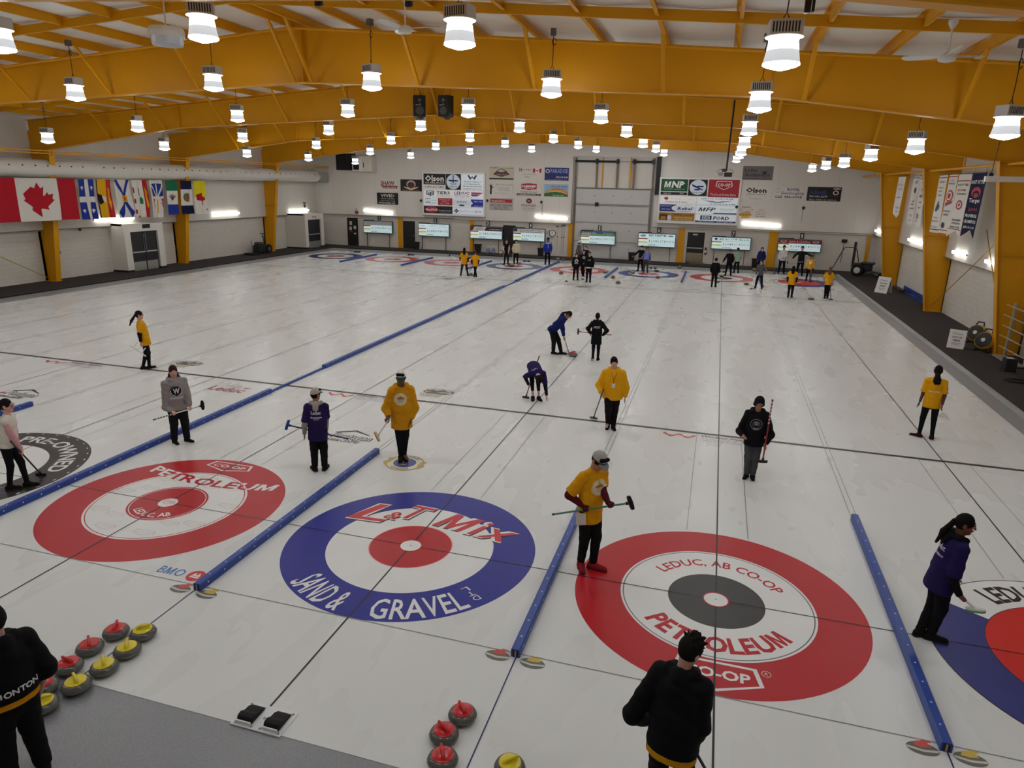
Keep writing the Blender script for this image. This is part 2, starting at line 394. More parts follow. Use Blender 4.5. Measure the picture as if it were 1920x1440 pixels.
# columns in the back wall (only the part under the ledge shows)
for (a, b, lab) in (((744, 409), (757, 462), 'narrow yellow post between the first scoreboard and a black door'), ((880, 415), (888, 470), 'narrow yellow post beside the third scoreboard'), ((1064, 421), (1077, 485), 'yellow post beside the round wall clock'),
                    ((1271, 428), (1281, 495), 'yellow post under the lit sponsor board with the numeral plate'), ((1440, 434), (1455, 502), 'yellow post between the seventh and eighth scoreboards'), ((1622, 441), (1629, 500), 'yellow post in the corner behind the tractor')):
    p = gy(a[0], a[1], YB-.1); q = gy(b[0], b[1], YB-.1); w = max(.14, (q[0]-p[0])*.72 if q[0] > p[0] else .2); xm = gy((a[0]+b[0])/2, (a[1]+b[1])/2, YB-.1)[0]
    if 'corner' in lab: w = .2
    t = thing('steel_post', lab, 'post', (xm, YB, 0), group='yellow posts in the back wall')
    MB().box((-w/2, -.1, ZW), (w/2, -.08, ZLEDGE-.002)).build('face_flange', YEL, t); MB().box((-.012, -.08, ZW), (.012, -.003, ZLEDGE-.002)).build('web', YEL, t)
# long rails carrying the duct, the flags and the banners
t = thing('wall_rail', 'long twin yellow rail above the white fabric duct', 'rail', (0, 0, 0))
for z in (6.08, 5.97): MB().bar((-25.9, YF+.5, z), (-25.9, YBU-.05, z), .06, .05).build('rail_bar', YEL, t)
for y in FR[1:]: MB().box((-26.0, y-.03, 5.9), (-25.85, y+.03, 6.2)).build('bracket', YEL, t)
t = thing('banner_rail', 'long yellow pipe rail carrying the hanging championship banners', 'rail', (0, 0, 0))
g = MB(); g.tube([(12.28, 2, 6.06), (12.28, 41.6, 6.06)], .05, 10); g.build('pipe', YEL, t, smooth=True)
for y in (6, 13, 21.8, 30, 38): MB().box((12.26, y-.02, 6.06), (12.3, y+.02, zr(12.28)+.02)).build('hanger', YEL, t)
# tie rods in the wall bays
for a, b, lab in (((13.4, 17.85, 4.9), (13.3, 26.2, .35), 'long yellow tie rod rising to the column behind the broom rack'), ((13.35, 21.6, 3.9), (13.35, 17.9, .35), 'yellow tie rod crossing the long one beside the broom rack'),
                  ((-27.0, 17.5, .2), (-27.0, 9.2, 4.8), 'yellow tie rod rising from the foot of the column under the maple leaf flag')):
    g = MB(); g.tube([a, b], .018, 6); tag(g.build('tie_rod', mat('rod_yellow', 'b98a1c', .4)), lab, 'rod')
# conduit line along the ledges
for k, (a, b) in enumerate((((-27.13, YF, 2.47), (-27.13, YBU, 2.47)), ((13.48, YF, 2.47), (13.48, YBU, 2.47)), ((XLU, YBU-.02, 2.47), (-15.4, YBU-.02, 2.47)), ((1.2, YBU-.02, 2.52), (XRU, YBU-.02, 2.52)))):
    struct(MB().bar(a, b, .035, .035).build('trim_%d' % (3+k), paint('77726a', .5)))
# ------------------------------------------------------------------ sheets: lines, rings, printed logos
SX = [0, -21.514, -17.197, -12.880, -8.563, -4.317, 0.0, 4.317, 8.634]
TEE, HOG1, HOG2 = 34.75, 6.45, 28.05
def under_ice(col, rough=0.3):
    key = 'ice_paint_'+col
    if key in MATS: return MATS[key]
    return mat(key, col, rough, var=0.08, scale=1.5, bump=0.22, bscale=110, spec=0.28)
def flat(name, V2, F, z, m, parent=None):
    V = np.column_stack([np.asarray(V2, float), np.full(len(V2), z)])
    return mesh_from(name, V, F, m, parent)
def rect2(x0, y0, x1, y1): return [(x0, y0), (x1, y0), (x1, y1), (x0, y1)], [(0, 1, 2, 3)]
LBK, LGR, LBL = under_ice('1d1d1c'), under_ice('8b8b87'), under_ice('232a63')
tn = [10]
def line(x0, y0, x1, y1, m, z=.004):
    V, F = rect2(x0, y0, x1, y1); o = struct(flat('trim_%d' % tn[0], V, F, z, m)); tn[0] += 1; return o
for y, w, m in ((HOG1, .10, under_ice('2c2d27')), (HOG2, .10, under_ice('4a4a44'))): line(IX0, y-w/2, IX1, y+w/2, m, .0035)
for y in (0, TEE): line(IX0, y-.008, IX1, y+.008, LBK)
for y in (-1.83, TEE+1.83): line(IX0, y-.006, IX1, y+.006, LGR)
for s in range(1, 9):
    x = SX[s]; m = LBK if s >= 5 else under_ice('55554f')
    line(x-.011, -3.42, x+.011, 38.0, m)
    for d in (-.457, .457):
        line(x+d-.005, 1.83, x+d+.005, HOG1, LGR); line(x+d-.005, HOG2, x+d+.005, TEE-1.83, LGR)
for x in [(SX[i]+SX[i+1])/2 for i in range(1, 8)]:
    if abs(x+6.44) < .1: continue
    for d in (-.045, .045): line(x+d-.006, 3.1, x+d+.006, 31.5, LGR)
    line(x-.007, -3.66, x+.007, -1.9, LBL); line(x-.007, 36.9, x+.007, 38.1, LBL)

def ring2(r0, r1, n=96, a0=0, a1=360):
    full = abs(a1-a0) >= 360; k = n if full else n+1
    t = np.radians(np.linspace(a0, a1, n, endpoint=False) if full else np.linspace(a0, a1, n+1))
    c = np.column_stack([np.cos(t), np.sin(t)])
    if r0 <= 0: return c*r1, [tuple(range(k))]
    V = np.concatenate([c*r0, c*r1]); F = [(i, k+i, k+(i+1) % k, (i+1) % k) for i in range(k if full else n)]
    return V, F
def txt(s, h, w=None, bold=0.0, shear=0.0, space=1.0):
    """centred writing: cap height h, forced to width w if given"""
    V, F = text2d(s, bold, shear, space=space); V = V*h
    if len(V) == 0: return V, F
    x0, x1 = V[:, 0].min(), V[:, 0].max(); V = V-[(x0+x1)/2, 0]
    if w: V[:, 0] *= w/(x1-x0)
    return V, F
def arc(V, r, mid, inward=False):
    """wrap writing round a circle: outward = tops away from the centre (reads clockwise), inward = tops to the centre"""
    a = math.radians(mid)
    if inward: t = a+V[:, 0]/r; q = r-V[:, 1]
    else: t = a-V[:, 0]/r; q = r+V[:, 1]
    return np.column_stack([np.cos(t)*q, np.sin(t)*q])
def split(V, F, pred, L=.02):
    V2, T = subdiv2d(np.asarray(V, float), tris(F), L); c = V2[T].mean(1); k = pred(c); return V2, T[k]
COOP = [(-.43, .5), (.43, .5), (.5, -.08), (0, -.5), (-.5, -.08)]
def coop_logo(parent, cx, cy, w, h, z, line_m, fill_m, bold=.02, flip=1):
    P = np.array(COOP)*[w, h]; o = [(cx+p[0], cy+flip*p[1]) for p in P]; i = [(cx+p[0]*.9, cy+flip*(p[1]*.84+.006*h)) for p in P]
    V = o+i; n = 5
    flat('logo_outline', V, [(k, (k+1) % n, n+(k+1) % n, n+k) for k in range(n)], z, line_m, parent)
    if fill_m: flat('logo_field', i, [(0, 1, 2, 3, 4)], z-.0003, fill_m, parent)
    T, F = txt('CO-OP', h*.3, w*.72, bold); T = T*[1, flip]*(1, 1); flat('lettering', T+[cx, cy-flip*.06*h-(0 if flip == 1 else 0)], F, z+.0002, line_m, parent)
RED, BLU, WHI, CHA = under_ice('b51824'), under_ice('18218a'), under_ice('e2e2e0'), under_ice('3a3a39')
def house(label, x, y, rings):
    t = thing('target_rings', label, 'target rings', (x, y, 0), group='curling target rings in the ice')
    for k, (nm, r0, r1, m) in enumerate(rings): flat(nm, *ring2(r0, r1), .001+k*.0003, m, t)
    flat('button', *ring2(0, .152, 40), .0046, WHI, t)
    return t
def rings3(a, b, c, ra=1.829, rb=1.215, rc=.61): return [('outer_ring', rb, ra, a), ('middle_ring', rc, rb, b), ('inner_ring', .14, rc, c)]
# --- red rings with PETROLEUM across the upper half
t = house('red and white target rings with pale shield logos in the white ring', SX[5], 0, rings3(RED, WHI, RED))
flat('pin_line', *ring2(1.165, 1.18), .0022, RED, t); flat('pin_line', *ring2(.565, .578), .0022, WHI, t)
V, F = txt('PETROLEUM', .25, 2.55, .025); V = np.column_stack([V[:, 0]+.03, V[:, 1]+.74+.12*V[:, 0]**2])
a = split(V, F, lambda c: np.hypot(c[:, 0], c[:, 1]) > 1.2); flat('lettering', a[0], a[1], .0026, WHI, t)
a = split(V, F, lambda c: np.hypot(c[:, 0], c[:, 1]) <= 1.2); flat('lettering', a[0], a[1], .0026, RED, t)
coop_logo(t, -.03, 1.53, .92, .36, .0026, WHI, None)
V, F = txt('LEDUC, AB', .13, .78, .015); flat('lettering', arc(V, .50, -88, True), F, .0026, WHI, t)
PALE = under_ice('c9c2b8')
for k in range(9):
    a = math.radians(k*40+12); coop_logo(t, 1.02*math.cos(a), 1.0*math.sin(a), .38, .16, .0021, PALE, None, 0)
    if k % 2: a += .35; coop_logo(t, .78*math.cos(a), .76*math.sin(a), .34, .14, .0021, PALE, None, 0)
coop_logo(t, 0, .0, .22, .13, .0049, RED, None, .01)
# --- blue rings with a script arch and SAND & GRAVEL
t = house('blue and white target rings with red slanted script over a bottom arch of white capitals', SX[6], 0, rings3(BLU, WHI, RED))
flat('pin_line', *ring2(.6, .616), .0022, under_ice('eda5a5'), t)
V, F = txt('SAND &', .41, .98, .012, .08); flat('lettering', arc(V, 1.77, -113.5, True), F, .0026, WHI, t)
V, F = txt('GRAVEL', .41, 1.34, .012); flat('lettering', arc(V, 1.77, -62, True), F, .0026, WHI, t)
for q, r in zip('LTD', (1.36, 1.48, 1.60)):
    V, F = txt(q, .1, .1, .0); V = V[:, ::-1]*[1, -1]; a = math.radians(-35)
    R = np.array([[math.cos(a), -math.sin(a)], [math.sin(a), math.cos(a)]]); flat('lettering', (R@(V+[r, .0]).T).T, F, .0026, WHI, t)
def script(s, h, w, x, y, tilt=0.0):
    V, F = txt(s, h, w, 0, .35); B, FB = txt(s, h, w, .045, .35); R = np.array([[math.cos(tilt), -math.sin(tilt)], [math.sin(tilt), math.cos(tilt)]])
    for nm, P, G, z, m, d in (('letter_shadow', B, FB, .0025, LBK, (.022, -.03)), ('letter_edge', B, FB, .0028, WHI, (0, 0)), ('lettering', txt(s, h, w*.985, .012, .35)[0], txt(s, h, w*.985, .012, .35)[1], .0031, under_ice('c8343a'), (0, 0))):
        flat(nm, (R@P.T).T+[x+d[0], y+d[1]], G, z, m, t)
script('L', .56, .66, -1.02, .52, .06); script('&', .26, .26, -.66, .66); script('T', .46, .42, -.30, .76, -.05); script('Mix', .50, 1.36, .70, .60, -.14)
flat('centre_pin', *ring2(0, .012, 12), .0049, DGR, t)
# --- red rings round a charcoal centre
t = house('large red and white target rings round a charcoal centre, PETROLEUM along the lower white', SX[7], 0, rings3(RED, WHI, CHA))
flat('pin_line', *ring2(1.2, 1.228), .0022, WHI, t); flat('pin_line', *ring2(1.185, 1.2), .0023, under_ice('6d6a69'), t); flat('pin_line', *ring2(.15, .168), .0047, RED, t)
V, F = txt('LEDUC, AB CO-OP', .16, 1.72, .015); flat('lettering', arc(V, .84, 87, False), F, .0026, RED, t)
V, F = txt('PETROLEUM', .27, 2.02, .035); flat('lettering', arc(V, 1.08, -88, True), F, .0026, RED, t)
coop_logo(t, 0.02, -1.51, 1.0, .5, .0026, WHI, None, .03)
V, F = txt('R', .045); flat('lettering', V+[.55, -1.33], F, .0026, WHI, t); flat('pin_line', *[np.array(ring2(.045, .052, 24)[0])+[.55, -1.31], ring2(.045, .052, 24)[1]], .0026, WHI, t)
flat('centre_pin', *ring2(0, .01, 12), .0049, DGR, t)
# --- black ring lettered PRE-OWNED
t = house('black target ring lettered PRE-OWNED round a white field with purple sweeps', SX[4], 0, [('outer_ring', 1.15, 1.829, under_ice('2e2a29')), ('middle_ring', 0.1, 1.15, WHI)])
V, F = txt('PRE-OWNED', .28, 2.25, .02); flat('lettering', arc(V, 1.32, 62, False), F, .0026, WHI, t)
V, F = txt('AUTO CENTRE', .28, 2.4, .02); flat('lettering', arc(V, 1.6, -118, True), F, .0026, WHI, t)
for k in range(36):
    a = math.radians(k*10+3); c = np.array([math.cos(a), math.sin(a)])*1.77; flat('edge_dash', np.array([(-.03, -.012), (.03, -.012), (.03, .012), (-.03, .012)])@np.array([[-math.sin(a), math.cos(a)], [math.cos(a), math.sin(a)]])+c, [(0, 1, 2, 3)], .0026, WHI, t)
PUR = under_ice('4c3e8c')
for y0, w, h, m in ((-.78, 1.5, .30, PUR), (-.62, 1.3, .05, WHI), (-.98, 1.2, .06, WHI)):
    u = np.linspace(-1, 1, 25); top = np.column_stack([u*w, y0+.35*u**2*.6+h*(1-u**2)/2]); bot = np.column_stack([u*w, y0+.35*u**2*.6-h*(1-u**2)/2])
    V = np.concatenate([top, bot[::-1]]); flat('sweep', V, [tuple(range(len(V)))], .0027+(.0003 if m is WHI else 0), m, t)
flat('script_loop', np.array(ring2(.16, .175, 32)[0])*[1, .8]+[.55, -.25], ring2(.16, .175, 32)[1], .0026, CHA, t); flat('script_loop', np.array(ring2(.5, .512, 40)[0])*[1, .6]+[.1, .45], ring2(.5, .512, 40)[1], .0026, PALE, t)
# --- blue, white and red rings with a white lettered sector
def house8(y, lab, rot):
    t = house(lab, SX[8], y, [('outer_ring', 1.2, 1.829, under_ice('33397d') if y < 5 else BLU), ('inner_ring', .14, 1.2, under_ice('cf2a25'))])
    flat('white_sector', *ring2(1.2, 1.815, 60, 22+rot, 147+rot), .0022, WHI, t); flat('pin_line', *ring2(1.815, 1.829), .0024, LBK, t); flat('pin_line', *ring2(1.19, 1.2), .0024, under_ice('2a2a4a'), t)
    V, F = txt('LEDUC CURLING', .33, 2.05, .03); flat('lettering', arc(V, 1.33, 82+rot, False), F, .0027, under_ice('26251f'), t)
house8(0, 'blue and red target rings with a white lettered sector, cut off by the picture edge', 0)
house8(TEE, 'blue and red target rings with black lettering at the far end, nearest the carpeted walkway', 95)
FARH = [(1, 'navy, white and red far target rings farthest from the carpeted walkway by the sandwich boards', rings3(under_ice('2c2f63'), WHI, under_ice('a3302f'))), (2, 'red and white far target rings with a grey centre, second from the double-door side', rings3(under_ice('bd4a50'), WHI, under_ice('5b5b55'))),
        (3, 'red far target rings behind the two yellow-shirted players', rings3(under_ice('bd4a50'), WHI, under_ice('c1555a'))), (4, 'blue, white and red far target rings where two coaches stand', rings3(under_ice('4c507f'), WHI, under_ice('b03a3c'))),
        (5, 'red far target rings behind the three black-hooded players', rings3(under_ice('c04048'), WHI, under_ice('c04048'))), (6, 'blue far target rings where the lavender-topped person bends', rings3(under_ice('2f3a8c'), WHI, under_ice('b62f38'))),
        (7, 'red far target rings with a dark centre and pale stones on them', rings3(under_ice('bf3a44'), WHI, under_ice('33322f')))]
for s, lab, r in FARH:
    t = house(lab, SX[s], TEE, r)
    if s in (4, 1):
        V, F = txt('SPONSOR' if False else 'LEDUC', .3, 1.2, .02); flat('lettering', arc(V, 1.66, -90, True), F, .0026, LBK, t)
    if s in (3, 5):
        V, F = txt('CO-OP', .22, .9, .02); flat('lettering', arc(V, 1.5, -90, True), F, .0026, WHI, t)

# printed logos in the ice
def decal(name, label, c, parts, z=.0028):
    t = thing(name, label, 'ice logo', (c[0], c[1], 0), group='logos printed in the ice')
    for k, (nm, V, F, m) in enumerate(parts): flat(nm, V, F, z+k*.0003, m, t)
    return t
def P2(*a): return [tuple(p) for p in a], [tuple(range(len(a)))]
def shift(VF, d, s=(1, 1)): return np.asarray(VF[0], float)*s+d, VF[1]
NAVY, GOLD, WRED = under_ice('2e3164'), under_ice('b59c52'), under_ice('c9484c')
def wmark(c, lab, m=WRED):
    u = np.linspace(-1, 1, 41); top = np.column_stack([u*.34, .07*np.cos(u*2.6*PI/1.3)+.05]); bot = np.column_stack([u*.34, .07*np.cos(u*2.6*PI/1.3)-.05]); w = np.concatenate([top, bot[::-1]])
    F = [(i, i+1, 81-i-1, 81-i) for i in range(40)]
    decal('ice_logo', lab, c, [('wave_mark', w+[-.72, 0], F, m), ('lettering', *shift(txt('WINDSOR', .05, .5), (-.72, -.02)), WHI), ('lettering', *shift(txt('Windsor Plywood', .13, 1.15, .01, .25), (.32, .06)), NAVY),
           ('lettering', *shift(txt('the plywood people', .06, .9, 0), (.2, -.06)), WRED), ('lettering', *shift(txt('your home finishing experts', .05, 1.1, 0), (.34, -.16)), NAVY)])
wmark(gz(1338, 824)[:2], 'red wave logo in the ice by the black-hooded player with the red broom')
wmark(gz(686, 746)[:2], 'red wave logo and navy script in the ice beside the capped player in yellow')
wmark(gz(140, 683)[:2], 'faint red wave logo in the ice behind the grey-hooded player, near the thick line')
def mountain(c, lab, sc=1.0):
    pts = [(-.4, -.08), (-.36, .14), (-.2, .22), (.0, .25), (.2, .22), (.38, .14), (.4, -.08), (.25, -.2), (-.25, -.2)]
    decal('ice_logo', lab, c, [('badge', *shift(P2(*pts), (0, .1), (sc, sc)), CHA), ('badge_field', *shift(P2(*pts), (0, .1), (sc*.9, sc*.86)), PALE), ('peaks', *shift(P2((-.34, 0), (-.2, .12), (-.08, .05), (.06, .17), (.2, .06), (.34, .1), (.34, .02), (.1, -.02), (-.1, -.06), (-.3, -.06)), (0, .12), (sc, sc)), CHA),
           ('snow', *shift(P2((-.3, -.1), (-.1, -.02), (.1, -.1), (.3, -.04), (.24, -.16), (-.24, -.16)), (0, .1), (sc, sc)), CHA), ('lettering', *shift(txt('CURLING', .09*sc, .62*sc, .015), (-.1, -.22*sc)), GOLD), ('lettering', *shift(txt('ALBERTA', .09*sc, .55*sc, .015), (-.08, -.34*sc)), GOLD)])
mountain(gz(820, 737)[:2], 'grey mountain badge with gold lettering in the ice behind the white-capped player')
mountain(gz(350, 683)[:2], 'grey mountain badge in the ice just beyond the grey-hooded player')
mountain(gz(1094, 538)[:2], 'small dark badge in the ice in front of the three black-hooded players'); mountain(gz(840, 523)[:2], 'small dark badge in the ice in front of the two yellow-shirted players')
c = gz(430, 729)[:2]
decal('ice_logo', 'dark red lettering with a small burst in the ice beside the long blue divider', c, [('lettering', *shift(txt('Leduc', .34, 1.0, .02), (0, -.22)), under_ice('8d2f33')), ('lettering', *shift(txt('CITY OF', .09, .42), (-.02, .16)), under_ice('8d2f33')), ('burst', *shift(P2((-.1, .0), (.02, .02), (-.05, .1), (.06, .05), (.1, .14), (.1, .04), (.22, .03), (.08, -.01)), (.32, .14)), WRED)])
def farm(c, lab):
    decal('ice_logo', lab, c, [('letter_edge', *shift(txt('Pentagon', .24, .92, .06, .2), (.1, .0)), LBK), ('lettering', *shift(txt('Pentagon', .22, .86, .0, .2), (.1, .01)), WHI), ('lettering', *shift(txt('FARM CENTRE', .12, .72, .015, .2), (.02, -.2)), LBK), ('roof_mark', *P2((-.35, .24), (.0, .42), (.42, .26), (.4, .3), (.0, .5), (-.4, .28)), LBK), ('red_dot', *shift(ring2(0, .08, 20), (-.45, .06), (1, .7)), WRED)])
farm(gz(648, 822)[:2], 'black outlined farm centre logo in the ice beside the purple-shirted player'); farm(gz(28, 741)[:2], 'black outlined logo with a red dot by the short divider at the picture edge')
c = gz(759, 868)[:2]
decal('ice_logo', 'round gold and blue service club emblem in the ice under the capped player', c, [('emblem', *ring2(0, .37, 40), GOLD), ('emblem_field', *ring2(0, .335, 40), under_ice('d8d0ae')), ('blue_rim', *ring2(0, .24, 40), WHI), ('blue_disc', *ring2(0, .22, 40), under_ice('444d85')), ('lion_head', *shift(P2((-.4, .16), (-.36, .04), (-.42, -.06), (-.34, -.2), (-.28, -.05), (-.28, .12)), (0, 0)), GOLD), ('lion_head', *shift(P2((.4, .16), (.36, .04), (.42, -.06), (.34, -.2), (.28, -.05), (.28, .12)), (0, 0)), GOLD),
       ('lettering', arc(txt('LIONS', .09, .36, .015)[0], .25, 90), txt('LIONS', .09, .36, .015)[1], NAVY), ('lettering', arc(txt('INTERNATIONAL', .05, .42, .0)[0], .31, -90, True), txt('INTERNATIONAL', .05, .42)[1], NAVY), ('monogram', *shift(txt('L', .2, .14, .02), (0, -.1)), GOLD)])
c = gz(338, 1074)[:2]
decal('ice_logo', 'bank logo in the ice at a divider end, blue letters beside a red disc', c, [('lettering', *shift(txt('BMO', .16, .40, .005), (-.13, -.08)), under_ice('4978b4')), ('disc', *shift(ring2(0, .125, 32), (.25, 0)), under_ice('cf3a40')), ('bar_mark', *shift(P2((-.07, -.05), (.07, -.05), (.07, -.02), (-.07, -.02)), (.25, 0)), WHI), ('bar_mark', *shift(P2((-.07, -.01), (-.03, .07), (0, .0), (.03, .07), (.07, -.01)), (.25, .0)), WHI)])
for px, py, s, lab in ((715, 503, 'CURLING', 'faint grey lettering in the far ice beside the second short divider'), (1038, 528, 'LEDUC', 'faint dark lettering in the far ice beside the long divider'), (1300, 544, 'WINDSOR', 'faint grey lettering in the far ice ahead of the seventh rings'), (1246, 527, 'FARM', 'small dark lettering in the far ice below a red stone'), (850, 503, 'FARM', 'small dark lettering in the far ice below the third rings')):
    decal('ice_logo', lab, gz(px, py)[:2], [('lettering', *txt(s, .24, 1.3, .03), under_ice('6d6c66'))])
# stones drawn in the ice at the divider ends
def stone_print(px, py, col, lab):
    c = gz(px, py)[:2]; e = ring2(0, 1, 40)
    t = thing('stone_picture', lab, 'ice logo', (c[0], c[1], 0), group='stone pictures printed in the ice')
    e_ = lambda a, b, dx=0, dy=0: shift(e, (dx, dy), (a, b))
    flat('stone_body', *e_(.145, .085), .0028, under_ice('6b695f'), t); flat('stone_band', *P2((-.14, .012), (0, -.012), (.14, .012), (.138, -.018), (0, -.042), (-.138, -.018)), .0031, under_ice('c3c3bd'), t)
    flat('stone_cap', *shift(P2((-.075, .03), (-.05, .09), (.0, .105), (.02, .125), (.09, .125), (.1, .105), (.06, .095), (.085, .04), (.0, .02)), (.0, .0)), .0032, under_ice(col), t)
for px, py, col, lab in ((338, 1104, 'c8574f', 'picture of a red stone in the ice beside the bank logo'), (387, 1115, 'c9b04e', 'picture of a yellow stone in the ice nearest the bank logo'), (933, 1229, 'cd4b45', 'picture of a red stone in the ice above the three red stones'), (998, 1244, 'cdb14a', 'picture of a yellow stone in the ice above the three red stones'),
                         (1730, 1404, 'd05a55', 'picture of a red stone in the ice at the bottom of the picture'), (1820, 1424, 'cdb24a', 'picture of a yellow stone in the ice at the bottom corner of the picture')): stone_print(px, py, col, lab)

# blue foam dividers
BFO = mat('blue_divider', '1b3f92', 0.38, var=0.1, scale=3, spec=0.5)
def divider(x, y0, y1, lab, w=.105, h=.105, grp='blue dividers between the sheets', segs=None):
    t = thing('sheet_divider', lab, 'divider', (x, y0, 0), group=grp); L = y1-y0
    cuts = segs or [(0, L, w, h)]
    for a, b, ww, hh in cuts:
        g = MB(); k = .012; P = [(-ww/2, 0), (ww/2, 0), (ww/2, hh-k), (ww/2-k, hh), (-ww/2+k, hh), (-ww/2, hh-k)]
        g.prism(P, (0, a, 0), (1, 0, 0), (0, 0, 1), (0, b-a, 0)); g.build('foam_bar', BFO, t)
    g = MB()
    for a, b, ww, hh in cuts:
        if b-a > 1 and y0 < 12 and hh > .08:
            for q in np.arange(a+.15, min(b, 12)-.1, .32): g.cbox((ww/2+.001, q, hh*.55), (.004, .02, .02)); g.cbox((0, q+.1, hh+.0005), (.018, .018, .003))
    if g.n: g.build('rivet', paint('c9d3e2', .3), t)
    MB().box((-w*.33, -.002, .012), (w*.33, .006, h*.9), 0).build('end_cap', paint('2a2524', .7), t)
    g = MB(); g.box((-.008, -.006, .012), (.008, -.001, h*.85)); g.build('end_slot', paint('9d9686', .6), t)
    return t
divider(-2.12, -1.93, 3.08, 'blue foam divider between the PETROLEUM rings and the blue script rings'); divider(2.15, -1.9, 2.0, 'blue foam divider beside the player with the green broom')
divider(6.46, -1.93, 3.08, 'blue foam divider running towards the purple-shirted girl'); divider(-10.82, -1.93, 3.02, 'short blue foam divider end at the picture edge by the girl in pink')
divider(-6.44, -1.93, 38.5, 'long blue divider running the whole length of the ice', segs=[(0, 7.7, .115, .105), (7.7, 10.2, .07, .05), (10.2, 27.5, .115, .105), (27.5, 29.7, .07, .05), (29.7, 40.4, .115, .105)])
for i, lab in ((1, 'far short blue divider beside the navy rings'), (2, 'far short blue divider between the grey-centred rings and the next'), (3, 'far short blue divider behind the yellow-shirted pair'), (5, 'far short blue divider beside the three black-hooded players'), (6, 'far short blue divider beside the far rings with the dark centre'), (7, 'far short blue divider next to the far lettered rings')):
    divider((SX[i]+SX[i+1])/2, 31.6, 36.6, lab)

# hacks
RUB = mat('black_rubber', '0c0c0d', 0.75, var=0.2, scale=80, bump=0.3, bscale=300)
def hack(x, y, lab, far):
    t = thing('curling_hack', lab, 'hack', (x, y, 0), 0 if not far else PI, group='foot hacks at the sheet ends')
    PLA = mat('white_plastic', 'dcdcde', .4)
    MB().box((-.26, -.01, 0), (.30, .31, .012)).build('base_plate', PLA, t, bevel=.003)
    for dx in (-.13, .17):
        g = MB(); prof = [(0.03, .012), (.05, .075), (.10, .085), (.16, .05), (.22, .045), (.28, .013)]
        g.prism(prof, (dx-.085, 0, 0), (0, 1, 0), (0, 0, 1), (.17, 0, 0)); g.build('foot_rest', RUB, t, smooth=True, bevel=.01)
        MB().box((dx-.085, .012, .012), (dx+.085, .03, .05)).build('heel_block', PLA, t, bevel=.004)
    for q in ((-.22, .02), (-.04, .02), (.06, .02), (.26, .02), (-.22, .28), (.26, .28), (.02, .15)):
        g = MB(); g.lathe([(.014, 0), (.014, .004)], (q[0], q[1], .012), 10); g.build('bolt', paint('8d8d8f', .4), t)
for s in range(5, 9): hack(SX[s]+.03, -3.71, ['', '', '', '', '', 'foot hack behind the red PETROLEUM rings', 'white-plated black foot hack at the edge of the grey concrete', 'foot hack behind the player in the black hood', 'foot hack of the sheet by the walkway'][s], False) if s in (6,) else None
for s in range(1, 9):
    t = thing('curling_hack', 'small black foot hack at the far end of the %s sheet from the double doors' % ORD[s-1], 'hack', (SX[s], 37.9, 0), group='far foot hacks')
    for dx in (-.14, .14):
        g = MB(); g.prism([(.0, .0), (0, .07), (.1, .08), (.22, .03), (.26, 0)], (dx-.09, .0, 0), (0, -1, 0), (0, 0, 1), (.18, 0, 0)); g.build('foot_rest', RUB, t)

# stones
GRA = mat('granite', '55544f', 0.22, var=0.45, scale=160, spec=0.55)
GRB = mat('granite_band', '6f6e69', 0.6, var=0.3, scale=200)
HCOL = {'red': mat('handle_red', 'c01c22', .25, spec=.5), 'yellow': mat('handle_yellow', 'd9c412', .28, spec=.5), 'pale': mat('handle_pale', 'd9cf9f', .3)}
def make_stone():
    t = bpy.data.objects.new('curling_stone', None)
    g = MB(); n = 40
    g.lathe([(.055, 0), (.075, .0), (.1, .008), (.126, .025), (.141, .045)], (0, 0, 0), n, 0, True, False); g.lathe([(.141, .045), (.145, .057), (.141, .07)], (0, 0, 0), n, 1, False, False)
    g.lathe([(.141, .07), (.13, .092), (.112, .106), (.1, .111), (.07, .113)], (0, 0, 0), n, 0, False, True); body = g.build('granite_body', [GRA, GRB], t, smooth=True)
    g = MB(); g.lathe([(.1, .109), (.1, .117), (.094, .121), (.04, .124)], (0, 0, 0), 32, 0, False, True); cap = g.build('colour_cap', HCOL['red'], t, smooth=True)
    g = MB(); g.tube([(-.052, 0, .116), (-.05, 0, .134), (-.035, 0, .145), (.0, 0, .149), (.045, 0, .15), (.085, 0, .151)], [.022, .019, .0175, .0165, .016, .0145], 12); h = g.build('handle', HCOL['red'], t, smooth=True)
    return t
PROTO = make_stone(); PPARTS = list(PROTO.children); _first = [True]
STCAP = {}
def stone(x, y, col, rot, lab, grp=None, z=0.0):
    if _first[0]: r = PROTO; put(r); parts = PPARTS; _first[0] = False
    else:
        r = PROTO.copy(); COL.objects.link(r); parts = []
        for p in PPARTS:
            c = p.copy(); COL.objects.link(c); c.parent = r; parts.append(c)
    r.location = (x, y, z); r.rotation_euler = (0, 0, math.radians(rot)); tag(r, lab, 'curling stone', grp)
    for p in parts:
        if p.name.split('.')[0] in ('colour_cap', 'handle'):
            key = (p.name.split('.')[0], col)
            if key not in STCAP:
                me = p.data.copy(); me.materials.clear(); me.materials.append(HCOL[col]); STCAP[key] = me
            p.data = STCAP[key]
    return r
G1 = 'stones lined up at the edge of the grey concrete'
for k, (x, y, r) in enumerate(((-2.33, -3.92, 150), (-2.35, -3.60, 175), (-2.40, -3.29, 140), (-2.35, -2.98, 120))):
    stone(x, y, 'red', r, 'red-handled stone, %s from the black-jacketed person in the row of red ones' % ORD[k], G1)
for k, (x, y, r) in enumerate(((-2.10, -4.12, 40), (-2.03, -3.80, 150), (-1.98, -3.50, 140), (-1.97, -3.20, 130), (-2.04, -2.90, 35))):
    stone(x, y, 'yellow', r, 'yellow-handled stone, %s from the black-jacketed person in the row of yellow ones' % ORD[k], G1)
